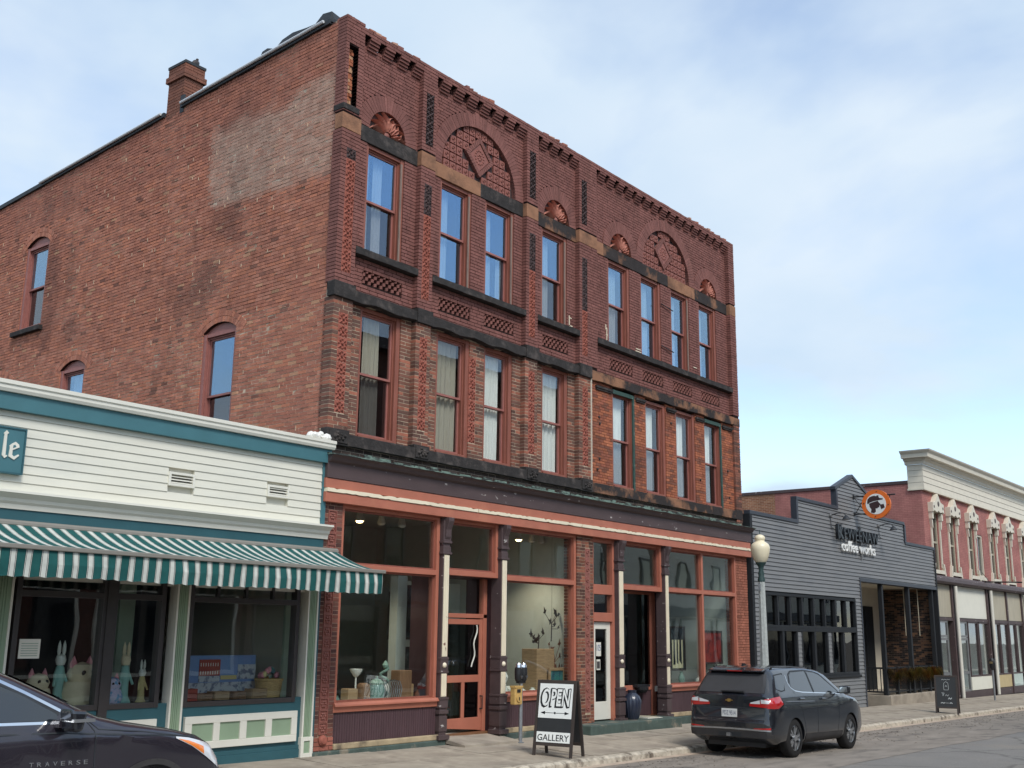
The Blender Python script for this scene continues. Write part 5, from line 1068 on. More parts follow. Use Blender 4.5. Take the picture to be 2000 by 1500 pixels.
# boarded frieze and cornice with returns
for k in range(4): b = MB(); z0 = 7.56 + k * .235; b.prism([(FY - .115, z0 + .004), (FY - .1, z0 + .227), (FY + .5, z0 + .227), (FY + .5, z0 + .004)], 'x', FX - .05 - .002 * k, FXE); fbb(b, 'frieze_board', 'beige_paint')
b = MB(); b.box(FX - .07, FXE, FY - .13, FY + .52, 7.5, 7.57); fbb(b, 'frieze_mould', 'beige_paint')
def cornice_ring(z0, z1, e0, e1):
    pts0 = [(FX - .05 - e0, FY + .52 + e0 * .2), (FX - .05 - e0, FY - .1 - e0), (FXE, FY - .1 - e0)]; pts1 = [(FX - .05 - e1, FY + .52 + e1 * .2), (FX - .05 - e1, FY - .1 - e1), (FXE, FY - .1 - e1)]
    for i in (0, 1): b.poly(((*pts0[i], z0), (*pts0[i + 1], z0), (*pts1[i + 1], z1), (*pts1[i], z1)))
    b.poly(((*pts0[0], z0), (*pts1[0], z1), (FX + .3, FY + .6, z1), (FX + .3, FY + .6, z0)))
b = MB()
for z0, z1, e0, e1 in ((8.5, 8.5, 0, .1), (8.5, 8.6, .1, .12), (8.6, 8.66, .12, .2), (8.66, 8.7, .2, .2), (8.7, 8.72, .2, .34), (8.72, 8.86, .34, .36), (8.86, 8.95, .36, .44), (8.95, 9.0, .44, .46), (9.0, 9.02, .46, -.3)): cornice_ring(z0, z1, e0, e1)
fbb(b, 'cornice', 'beige_paint')
for c in WC:
    b = MB(); b.box(c - oph, c - oph + .07, FY + .06, FY + .16, 4.5, 6.78); b.box(c + oph - .07, c + oph, FY + .06, FY + .16, 4.5, 6.78); b.box(c - oph, c + oph, FY + .06, FY + .16, 6.7, 6.78); b.box(c - oph, c + oph, FY + .08, FY + .15, 5.55, 5.63); b.box(c - .03, c + .03, FY + .09, FY + .14, 5.6, 6.7)
    wn = fbb(b, 'window', 'putty_panel')
    m_ = MB(); m_.box(c - oph + .06, c + oph - .06, FY + .11, FY + .115, 4.55, 6.72); m_.build('pane', 'pane_screen', wn)
    m_ = MB()                                          # hood with gable, roundel and little drop brackets
    m_.prism([(c - .66, 6.72), (c - .5, 6.78), (c - .2, 6.72), (c, 6.8), (c + .2, 6.72), (c + .5, 6.78), (c + .66, 6.72), (c + .66, 7.08), (c + .52, 7.1), (c + .3, 7.14), (c, 7.46), (c - .3, 7.14), (c - .52, 7.1), (c - .66, 7.08)], 'y', FY - .2, FY + .02)
    for s_ in (-1, 1): m_.box(c + s_ * .55 - .08, c + s_ * .55 + .08, FY - .14, FY + .02, 6.45, 6.72); m_.prism([(c + s_ * .55 - .06, 6.45), (c + s_ * .55 + .06, 6.45), (c + s_ * .5 + .03, 6.1), (c + s_ * .5 - .03, 6.1)], 'y', FY - .1, FY + .02); m_.box(c + s_ * .5 - .045, c + s_ * .5 + .045, FY - .05, FY + .02, 4.6, 6.1); m_.prism([(c + s_ * .52 - .06, 4.75), (c + s_ * .52 + .06, 4.75), (c + s_ * .66 + .06, 4.2), (c + s_ * .66 - .06, 4.2)], 'y', FY - .1, FY + .02)
    m_.box(c - .56, c + .56, FY - .1, FY + .05, 4.36, 4.5); hd = m_.build('window_hood', 'beige_paint', wn)
    m_ = MB(); m_.lathe([(.1, -.01), (.1, .03)], (c, FY - .2, 7.06), 14, 'y')
    for dx_ in (-.52, .52): m_.lathe([(.055, -.01), (.055, .03)], (c + dx_, FY - .2, 6.92), 10, 'y')
    m_.build('roundel', 'brown_paint', wn)
b = MB(); frame_rect(b, 37.35, 38.15, 4.5, 6.3, .08, FY + .03, FY + .15); b.box(37.3, 38.2, FY - .05, FY + .06, 4.36, 4.5); wn = fbb(b, 'plain_window', 'beige_paint'); m_ = MB(); m_.box(37.42, 38.08, FY + .1, FY + .105, 4.55, 6.24); m_.build('pane', 'pane_screen', wn)
# its shopfront
b = MB(); b.prism([(FY - .15, 4.0), (FY - .2, 4.08), (FY - .18, 4.2), (FY - .1, 4.3), (FY + .1, 4.32), (FY + .1, 4.0)], 'x', FX, FXE); b.box(FX, FXE, FY, FY + .15, 2.6, 2.72); b.box(FX, FXE, FY + .02, FY + .2, -.4, -.12); fbb(b, 'fascia', 'brown_paint')
posts = [30.75, 33.35, 33.6, 38.1, 38.45, 41.1, 43.6, 46.0, 48.5]
for x in posts: b = MB(); b.box(x - .08, x + .08, FY - .02, FY + .2, -.4, 4.0); fbb(b, 'post', 'brown_paint')
for x in (33.48, 38.28, 43.7): b = MB(); b.tube((x, FY - .12, -.35), (x, FY - .12, 3.95), .07, n=10); fbb(b, 'white_column', 'white_paint', smooth=True)
for a, c, m in ((30.85, 33.27, 'putty_panel'), (33.68, 38.02, 'offwhite_panel'), (38.53, 41.02, 'putty_panel'), (41.18, 43.52, 'putty_panel'), (43.7, 45.9, 'putty_panel'), (46.1, 48.4, 'offwhite_panel')): b = MB(); b.box(a, c, FY + .05, FY + .12, 2.74, 3.98); fbb(b, 'upper_panel', m)
for a, c, m in ((35.2, 38.0, 'offwhite_panel'), (38.6, 41.0, 'tan_panel'), (43.7, 45.9, 'tan_panel')): b = MB(); b.box(a, c, FY + .03, FY + .1, -.1, .42); b2 = fbb(b, 'lower_panel', m)
for a, c in ((35.2, 36.55), (36.65, 38.02), (38.53, 39.7), (39.8, 41.02), (41.2, 42.3), (42.4, 43.55), (43.7, 45.9), (46.1, 48.4)):
    b = MB(); frame_rect(b, a, c, .42, 2.6, .06, FY + .02, FY + .14); wn = fbb(b, 'shop_window', 'brown_paint'); m_ = MB(); m_.box(a + .05, c - .05, FY + .07, FY + .075, .46, 2.56); m_.build('pane', 'shop_glass', wn)
for a, c in ((31.2, 32.6), (33.75, 35.05)):
    b = MB(); frame_rect(b, a, c, -.15, 1.95, .1, FY + .02, FY + .1); frame_rect(b, a, c, 1.97, 2.6, .08, FY + .02, FY + .1); b.box(a + .1, c - .1, FY + .03, FY + .09, .55, .65); dr = fbb(b, 'glazed_door', 'siding_grey'); m_ = MB(); m_.box(a + .08, c - .08, FY + .05, FY + .056, -.1, 2.55); m_.build('pane', 'shop_glass', dr)
b = MB(); b.box(FX + .3, FXE, 2.9, 3.0, -.4, 3.9); b.box(FX + .3, FXE, .6, 3, -.4, -.3); fbb(b, 'shop_room', 'interior_wall')
b = MB(); b.path([(37.6, FY - .02, 4.3), (37.6, FY - 1.6, 4.25)], .03, 6); b.path([(37.6, FY - .02, 4.7), (37.6, FY - .3, 4.3)], .012, 5); tag(b.build('sign_bracket', 'black_metal', None), 'bare black iron sign bracket sticking out from the pink building', 'bracket')
# ================================================================== cars
mat('car_black', lin(24, 27, 33), .22, spec=.6, coat=1.0, var=.1, vscale=3, col2=lin(44, 43, 43), c2lo=.6, c2hi=.9, c2scale=2.5)
mat('car_plum', lin(46, 42, 50), .25, metal=.25, spec=.6, coat=1.0)
mat('car_plastic', lin(58, 56, 56), .7, spec=.3, var=.2, vscale=5)
mat('car_dust', lin(84, 80, 76), .8, var=.2, vscale=4)
mat('car_glass', (0.012, 0.016, 0.02), .03, spec=.9, coat=.6)
mat('car_glass_dusty', lin(56, 56, 58), .5, spec=.5, var=.12, vscale=3)
mat('chrome', (.8, .82, .85), .12, metal=1.0)
mat('alloy', lin(176, 178, 180), .3, metal=.8, var=.1)
mat('tyre', lin(36, 35, 35), .85, spec=.3, var=.2, vscale=9, col2=lin(70, 66, 60), c2lo=.6, c2hi=.8)
mat('lamp_red', lin(176, 22, 24), .15, spec=.7, coat=1.0); mat('lamp_clear', lin(214, 214, 216), .12, spec=.8, coat=1.0); mat('lamp_amber', lin(236, 130, 50), .2, coat=1.0)
mat('gold', lin(190, 156, 90), .3, metal=.7); mat('plate_white', lin(206, 206, 204), .5); mat('plate_ink', lin(60, 70, 96), .5)
class Car:
    def __init__(s, root, sil, W, r, paint, cuts=()):
        """sil: closed outline (x,z) rear bottom -> roof -> front bottom -> back; W(x,z) half width"""
        s.root, s.sil, s.W, s.r = root, np.array(sil, float), W, r
        P0 = s.sil; P1 = np.roll(P0, -1, 0); s.seg = (P0, P1 - P0)
        xs = sorted(set([round(v, 3) for v in s.sil[:, 0]] + list(np.round(np.linspace(s.sil[:, 0].min(), s.sil[:, 0].max(), 90), 3))))
        xs = [xs[0]] + [xs[0] + v for v in (.01, .025, .045, .07)] + [x for x in xs[1:-1] if x > xs[0] + .08 and x < xs[-1] - .08] + [xs[-1] - v for v in (.07, .045, .025, .01)] + [xs[-1]]
        fr = [0, .01, .03, .06, .1, .16, .24, .34, .45, .56, .66, .75, .82, .88, .93, .965, .985, 1]
        b = MB(); cols = []
        for x in xs:
            lo, hi = s.span(x); cols.append([(x, lo + (hi - lo) * f) for f in fr])
        m = len(fr)
        for sg in (-1, 1):
            base = len(b.v)
            for c in cols:
                for (x, z) in c: b.v.append((x, sg * s.y(x, z), z))
            for i in range(len(cols) - 1):
                for j in range(m - 1):
                    b.f.append((base + i * m + j, base + (i + 1) * m + j, base + (i + 1) * m + j + 1, base + i * m + j + 1)); b.t.append(None)
        n = len(cols); o = n * m
        for i in range(n - 1):
            for j in (0, m - 1): b.f.append((i * m + j, (i + 1) * m + j, o + (i + 1) * m + j, o + i * m + j)); b.t.append(None)
        for i in (0, n - 1):
            for j in range(m - 1): b.f.append((i * m + j, i * m + j + 1, o + i * m + j + 1, o + i * m + j)); b.t.append(None)
        me = b.mesh('body', paint); bm = bmesh.new(); bm.from_mesh(me); bmesh.ops.remove_doubles(bm, verts=bm.verts, dist=.0008); bmesh.ops.dissolve_degenerate(bm, edges=bm.edges, dist=.0005); bmesh.ops.recalc_face_normals(bm, faces=bm.faces); bm.to_mesh(me); bm.free()
        ob = bpy.data.objects.new('body', me); COL.objects.link(ob)
        if cuts:
            c = MB()
            for (x, z, rad) in cuts:
                for sg in (-1, 1): c.lathe([(rad, -.16), (rad, .16)], (x, sg * (W(x, z) - .05), z), 40, 'y')
            co = bpy.data.objects.new('cutter', c.mesh('cutter', 'car_plastic')); COL.objects.link(co)
            md = ob.modifiers.new('arch', 'BOOLEAN'); md.operation = 'DIFFERENCE'; md.object = co; md.solver = 'EXACT'
            bpy.context.view_layer.update(); me2 = bpy.data.meshes.new_from_object(ob.evaluated_get(bpy.context.evaluated_depsgraph_get())); ob.modifiers.clear(); ob.data = me2; bpy.data.objects.remove(co)
        ob.data.shade_smooth()
        try: ob.data.set_sharp_from_angle(angle=R_(40))
        except Exception: pass
        ob.parent = root; s.body = ob
    def span(s, x):
        P0, D = s.seg; zz = []
        for (a, d) in zip(P0, D):
            b_ = a + d
            if abs(d[0]) < 1e-9:
                if abs(a[0] - x) < 1e-6: zz += [a[1], b_[1]]
            else:
                t = (x - a[0]) / d[0]
                if -1e-9 <= t <= 1 + 1e-9: zz.append(a[1] + t * d[1])
        return min(zz), max(zz)
    def dist(s, x, z):
        P0, D = s.seg; q = np.array((x, z)) - P0; t = np.clip((q * D).sum(1) / np.maximum((D * D).sum(1), 1e-9), 0, 1); return float(np.sqrt(((q - D * t[:, None]) ** 2).sum(1)).min())
    def y(s, x, z):
        r = s.r; d = min(s.dist(x, z), r); return s.W(x, z) - r + math.sqrt(max(0, r * r - (r - d) ** 2))
    def side(s, name, top, bot, m, sg=-1, eps=.004, n=24, k=8, parent=None):
        f = lambda pl, x: float(np.interp(x, [p[0] for p in pl], [p[1] for p in pl]))
        x0 = max(top[0][0], bot[0][0]) if top[0][0] != bot[0][0] else top[0][0]; x0 = min(top[0][0], bot[0][0]); x1 = max(top[-1][0], bot[-1][0]); b = MB(); rows = []
        for i in range(n + 1):
            x = x0 + (x1 - x0) * i / n; a, c = f(bot, x), f(top, x); c = max(a, c)
            rows.append([(x, sg * (s.y(x, a + (c - a) * j / k) + eps), a + (c - a) * j / k) for j in range(k + 1)])
        for p, q in zip(rows[:-1], rows[1:]):
            for j in range(k): b.poly((p[j], q[j], q[j + 1], p[j + 1]))
        return b.build(name, m, parent or s.root, smooth=True)
    def line(s, name, pts, w_, m, sg=-1, eps=.003, parent=None):
        b = MB(); P = []
        for (x0, z0), (x1, z1) in zip(pts[:-1], pts[1:]):
            k = max(1, int(math.hypot(x1 - x0, z1 - z0) / .06)); P += [(x0 + (x1 - x0) * i / k, z0 + (z1 - z0) * i / k) for i in range(k)]
        P.append(pts[-1])
        for p, q in zip(P[:-1], P[1:]):
            d = math.hypot(q[0] - p[0], q[1] - p[1]); nx, nz_ = -(q[1] - p[1]) / d * w_ / 2, (q[0] - p[0]) / d * w_ / 2
            c = [(p[0] - nx, p[1] - nz_), (q[0] - nx, q[1] - nz_), (q[0] + nx, q[1] + nz_), (p[0] + nx, p[1] + nz_)]
            b.poly([(x, sg * (s.y(x, z) + eps), z) for x, z in c])
        return b.build(name, m, parent or s.root)
    def xrear(s, z):
        P0, D = s.seg; xx = []
        for a, d in zip(P0, D):
            if abs(d[1]) > 1e-9:
                t = (z - a[1]) / d[1]
                if -1e-6 <= t <= 1 + 1e-6: xx.append(a[0] + t * d[0])
        return min(xx)
    def rear(s, name, quad, m, eps=.004, n=14, k=8, parent=None):
        """quad: function (u,v in 0..1) -> (q,z), q measured from the centre line around the corner"""
        b = MB(); rows = []
        for i in range(n + 1):
            row = []
            for j in range(k + 1):
                q, z = quad(i / n, j / k); sg = 1 if q >= 0 else -1; q = abs(q); x = s.xrear(z); h = s.W(x + .05, z) - s.r
                if q <= h: row.append((x - eps, sg * q, z))
                else:
                    a = min((q - h) / s.r, math.pi / 2); row.append((x + s.r * (1 - math.cos(a)) - eps * math.cos(a), sg * (h + s.r * math.sin(a) + eps * math.sin(a)), z))
            rows.append(row)
        for p, q in zip(rows[:-1], rows[1:]):
            for j in range(k): b.poly((p[j], q[j], q[j + 1], p[j + 1]))
        return b.build(name, m, parent or s.root, smooth=True)
def wheel(root, x, y, rad, sg, spokes=5):
    w0 = empty('wheel_hub', (x, y, rad)); bpy.data.objects.remove(w0)
    b = MB(); wd = .11; p = [(rad * .66, -wd), (rad * .86, -wd * 1.0), (rad * .96, -wd * .85), (rad, -wd * .6), (rad, wd * .6), (rad * .96, wd * .85), (rad * .86, wd), (rad * .66, wd)]
    b.lathe(p, (0, 0, 0), 40, 'y', caps=False); wh = b.build('wheel', 'tyre', root, smooth=True, loc=(x, y, rad))
    b = MB(); yo = sg * wd * .82
    b.lathe([(rad * .66, -.02), (rad * .68, .0), (rad * .62, .012), (rad * .61, -.05)], (0, yo, 0), 36, 'y', caps=False) if sg > 0 else b.lathe([(rad * .66, .02), (rad * .68, .0), (rad * .62, -.012), (rad * .61, .05)], (0, yo, 0), 36, 'y', caps=False)
    for i in range(spokes * 2):
        a = (i // 2) * 2 * math.pi / spokes + (.2 if i % 2 else -.2); c, s_ = math.cos(a), math.sin(a); a2 = (i // 2) * 2 * math.pi / spokes + (.10 if i % 2 else -.10); c2, s2 = math.cos(a2), math.sin(a2); w_ = .02
        p0 = Vector((c2 * rad * .12, yo, s2 * rad * .12)); p1 = Vector((c * rad * .63, yo, s_ * rad * .63)); t_ = Vector((-s_, 0, c)) * w_; o_ = Vector((0, -sg * .03, 0))
        b.hexa([p0 - t_, p1 - t_, p1 + t_, p0 + t_, p0 - t_ + o_, p1 - t_ + o_, p1 + t_ + o_, p0 + t_ + o_])
    b.lathe([(.0, -.02), (rad * .17, -.02), (rad * .17, .02), (.0, .02)], (0, yo, 0), 16, 'y'); b.build('rim', 'alloy', wh)
    b = MB(); b.lathe([(0.0, -.01), (rad * .62, -.01), (rad * .62, .01), (0.0, .01)], (0, yo - sg * .07, 0), 24, 'y'); b.build('brake_disc', 'black_metal', wh)
    return wh
# ---- compact sport utility seen from behind
EQ = empty('parked_car', (7.06, -3.5, G(7.06) + ROADZ)); tag(EQ, 'dark sport utility car parked at the kerb, seen from behind, red tail lights', 'car')
EQ.rotation_euler = (0, 0.0095, 0); EQ.scale = (.98, .98, .98)
silq = [(0.02, .38), (0, .5), (.0, .66), (.05, .74), (.06, .92), (.05, 1.12), (.13, 1.18), (.33, 1.48), (.40, 1.57), (.46, 1.62), (.55, 1.65), (.8, 1.675), (1.5, 1.69), (2.2, 1.67), (2.7, 1.61), (2.95, 1.55), (3.5, 1.22), (3.66, 1.14), (4.0, 1.08), (4.35, .97), (4.52, .86), (4.6, .74), (4.65, .55), (4.62, .36), (4.45, .24), (3.6, .22), (1.2, .24), (.35, .26)]
def Wq(x, z):
    w_ = .92 - .05 * max(0, (.45 - z) / .25) - .06 * min(1, max(0, (z - 1.02) / .12)) - max(0, z - 1.14) * .42 + .012 * math.exp(-((z - 1.0) / .06) ** 2)
    w_ -= .14 * max(0, (x - 3.7) / .95) ** 2 + .07 * max(0, (.6 - x) / .6) ** 2; return w_
CQ = Car(EQ, silq, Wq, .13, 'car_black', cuts=((.98, .34, .40), (3.70, .34, .40)))
for x in (.98, 3.70):
    for sg in (-1, 1): wheel(EQ, x, sg * .79, .36, sg)
bt = [(1.02, 1.17), (1.3, 1.1), (2.2, 1.08), (3.0, 1.04), (3.33, 1.03)]
for sg in (-1, 1):
    CQ.side('side_glass', [(1.08, 1.32), (1.2, 1.51), (1.32, 1.56), (1.98, 1.575)], [(1.08, 1.3), (1.2, 1.245), (1.5, 1.215), (1.98, 1.19)], 'car_glass', sg)
    CQ.side('side_glass', [(2.06, 1.57), (2.4, 1.545), (2.6, 1.51), (3.2, 1.17)], [(2.06, 1.188), (2.7, 1.165), (3.2, 1.15)], 'car_glass', sg)
    CQ.side('quarter_glass', [(.42, 1.3), (.54, 1.5), (.9, 1.53)], [(.42, 1.27), (.58, 1.24), (.74, 1.26), (.9, 1.44)], 'car_glass', sg)
    CQ.line('window_trim', [(1.02, 1.52), (1.0, 1.38), (1.05, 1.29), (1.2, 1.225), (1.5, 1.195), (2.2, 1.17), (2.8, 1.148), (3.26, 1.13)], .018, 'chrome', sg)
    CQ.line('window_surround', [(1.06, 1.36), (1.18, 1.53), (1.32, 1.585), (1.98, 1.6), (2.4, 1.57), (2.62, 1.53), (3.22, 1.17)], .03, 'tar', sg); CQ.line('window_surround', [(2.02, 1.18), (2.02, 1.59)], .07, 'tar', sg); CQ.line('window_surround', [(.4, 1.28), (.52, 1.52), (.92, 1.55), (.76, 1.245), (.58, 1.225), (.4, 1.28)], .02, 'tar', sg)
    CQ.line('door_seam', [(2.02, 1.15), (2.03, .8), (2.0, .35)], .009, 'tar', sg); CQ.line('door_seam', [(3.1, 1.13), (3.08, .7), (3.0, .38)], .009, 'tar', sg); CQ.line('door_seam', [(1.1, 1.22), (1.24, 1.0), (1.42, .6), (1.45, .38)], .009, 'tar', sg)
    CQ.line('crease_glint', [(.5, 1.05), (1.4, 1.03), (2.4, 1.01), (3.4, 1.02)], .012, 'car_plum', sg, eps=.001)  # lighter strip: glint of the body crease put in as colour
    CQ.side('sill_panel', [(1.43, .42), (3.25, .40)], [(1.43, .26), (3.25, .25)], 'car_plastic', sg)
    for x, z in ((1.2, 1.08), (2.2, 1.06)):
        b = MB(); yy = sg * (CQ.y(x + .1, z) + .025); b.tube((x, yy, z), (x + .22, yy, z - .004), .02, .016, 8); b.build('door_handle', 'car_black', EQ, smooth=True)
    b = MB(); yy = sg * (CQ.y(3.1, 1.14) + .02); b.box(3.05, 3.13, min(yy, yy + sg * .08), max(yy, yy + sg * .08), 1.14, 1.17); yc = yy + sg * .16
    b.hexa(((3.08, yc - .1, 1.14), (3.18, yc - .1, 1.14), (3.18, yc + .1, 1.14), (3.08, yc + .1, 1.14), (3.06, yc - .1, 1.29), (3.2, yc - .1, 1.28), (3.2, yc + .1, 1.28), (3.06, yc + .1, 1.29))); b.build('mirror', 'car_black', EQ, bev=.025)
    b = MB(); b.hexa(((3.068, yc - .08, 1.16), (3.075, yc - .08, 1.16), (3.075, yc + .08, 1.16), (3.068, yc + .08, 1.16), (3.052, yc - .08, 1.27), (3.06, yc - .08, 1.27), (3.06, yc + .08, 1.27), (3.052, yc + .08, 1.27))); b.build('mirror_glass', 'chrome', EQ)
    CQ.side('tail_lamp', [(.05, 1.09), (.2, 1.12), (.44, 1.14)], [(.05, .92), (.28, .92), (.44, 1.0)], 'lamp_red', sg, eps=.006, n=10, k=4)
    b = MB(); b.box(.6, 2.4, sg * .6 - .015, sg * .62 + .015, 1.652, 1.668); b.box(.6, .66, sg * .6 - .014, sg * .6 + .014, 1.6, 1.653); b.box(2.34, 2.4, sg * .6 - .014, sg * .6 + .014, 1.58, 1.653); b.build('roof_rail', 'black_metal', EQ)
    L_ = lambda u, v: (sg * (.42 + .46 * u), .925 + (.045 + .13 * u) * 1.0 * v + .03 * (1 - u))
    CQ.rear('tail_lamp', L_, 'lamp_red', eps=.006)
    CQ.rear('lamp_lens', lambda u, v: (sg * (.44 + .2 * u), 1.0 + (.02 + .05 * u) * v), 'lamp_clear', eps=.009, n=8, k=4); CQ.rear('lamp_lens', lambda u, v: (sg * (.66 + .16 * u), 1.01 + (.075 - .02 * u) * v), 'lamp_clear', eps=.009, n=8, k=4)
    CQ.rear('reflector', lambda u, v: (sg * (.52 + .34 * u), .545 + .035 * v * (.4 + .6 * u)), 'lamp_red', n=8, k=3)
CQ.rear('rear_glass', lambda u, v: ((u * 2 - 1) * ((.66 + .05 * (1 - abs(v - .5) * .6)) - .07 * v), 1.19 + .345 * v), 'car_glass_dusty', n=24, k=10)
CQ.rear('hatch_seam', lambda u, v: ((u * 2 - 1) * .8, .912 + .012 * v), 'tar', n=24, k=2)
CQ.rear('bumper_line', lambda u, v: ((u * 2 - 1) * .98, .505 + .028 * v + .02 * math.cos((u - .5) * 3)), 'alloy', n=30, k=2)
CQ.rear('lower_bumper', lambda u, v: ((u * 2 - 1) * .97, .39 + .11 * v), 'car_plastic', n=30, k=4, eps=.006)
CQ.rear('hitch_recess', lambda u, v: (-.02 + (u * 2 - 1) * .24, .395 + .075 * v), 'tar', n=8, k=3, eps=.009); b = MB(); b.box(-.06, .05, -.06, .02, .40, .46); b.build('hitch', 'metal_grey', EQ)
b = MB(); b.box(.035, .055, -.16, .16, .745, .895); pl = b.build('licence_plate', 'plate_white', EQ); lettering('plate_number', 'PDZ 9514', 'plate_ink', EQ, (.0335, .135, .78), (math.pi / 2, 0, -math.pi / 2), .1, width=.27, height=.08, extrude=.0005)
b = MB(); b.prism([(-.075, 1.055), (-.03, 1.055), (-.022, 1.075), (.03, 1.075), (.022, 1.055), (.075, 1.055), (.068, 1.038), (.03, 1.038), (.022, 1.02), (-.03, 1.02), (-.022, 1.038), (-.068, 1.038)], 'x', .03, .06); b.build('emblem', 'gold', EQ)
b = MB(); b.hexa(((.10, .2, 1.205), (.10, -.28, 1.195), (.14, -.28, 1.195), (.14, .2, 1.205), (.10, .2, 1.22), (.10, -.28, 1.225), (.14, -.28, 1.23), (.14, .2, 1.22))); b.build('wiper', 'black_metal', EQ)
b = MB(); b.prism([(.30, 1.575), (.31, 1.6), (.62, 1.655), (.62, 1.62), (.44, 1.57)], 'y', -.58, .58); b.build('spoiler', 'car_black', EQ, bev=.01); b = MB(); b.box(.295, .31, -.16, .16, 1.58, 1.595); b.build('brake_light', 'lamp_red', EQ)
b = MB(); b.prism([(.62, 1.67), (.66, 1.73), (.86, 1.69)], 'y', -.02, .02); b.build('antenna_fin', 'car_black', EQ)
b = MB(); n = 10; rows = []
for i in range(n + 1): x = 2.98 + .5 * i / n; rows.append([(x, f * (CQ.W(x, CQ.span(x)[1]) - .1), CQ.span(x)[1] + .004) for f in np.linspace(-1, 1, 9)])
for p, q in zip(rows[:-1], rows[1:]):
    for j in range(8): b.poly((p[j], q[j], q[j + 1], p[j + 1]))
b.build('windscreen', 'car_glass', EQ, smooth=True)
b = MB(); b.box(.3, 4.3, -.6, .6, .2, .3); b.build('underbody', 'black_metal', EQ)
lettering('lettering', 'EQUINOX', 'metal_grey', EQ, (.052, .72, .565), (math.pi / 2, 0, -math.pi / 2), .1, width=.2, height=.025, extrude=.001); lettering('lettering', 'AWD LT', 'metal_grey', EQ, (.052, -.45, .565), (math.pi / 2, 0, -math.pi / 2), .1, width=.2, height=.025, extrude=.001)
# ---- larger sport utility at the left edge, seen from its side
TV = empty('parked_car', (-10.3, -3.6, G(-10.3) + ROADZ)); tag(TV, 'dark graphite sport utility car with chrome window trim parked before the striped awning', 'car')
TV.rotation_euler = (0, 0.0095, 0); TV.scale = (1.03, 1.0, 1.03)
silt = [(.05, .42), (0, .55), (.0, .75), (.06, 1.0), (.1, 1.12), (.42, 1.68), (.6, 1.76), (1.2, 1.80), (2.0, 1.80), (2.5, 1.76), (2.75, 1.70), (3.0, 1.6), (3.5, 1.37), (3.72, 1.27), (3.95, 1.215), (4.4, 1.14), (4.75, 1.06), (4.92, .98), (5.03, .86), (5.12, .7), (5.19, .5), (5.14, .34), (4.9, .24), (4.0, .24), (1.2, .25), (.4, .28)]
def Wt(x, z):
    w_ = .985 - .05 * max(0, (.45 - z) / .25) - .05 * min(1, max(0, (z - 1.1) / .12)) - max(0, z - 1.22) * .46 + .012 * math.exp(-((z - 1.12) / .05) ** 2)
    w_ -= .20 * max(0, (x - 4.1) / 1.1) ** 2.2 + .08 * max(0, (.7 - x) / .7) ** 2; return w_
CT_ = Car(TV, silt, Wt, .14, 'car_plum', cuts=((1.13, .40, .455), (4.21, .40, .455)))
for x in (1.13, 4.21):
    for sg in (-1, 1): wheel(TV, x, sg * .85, .385, sg)
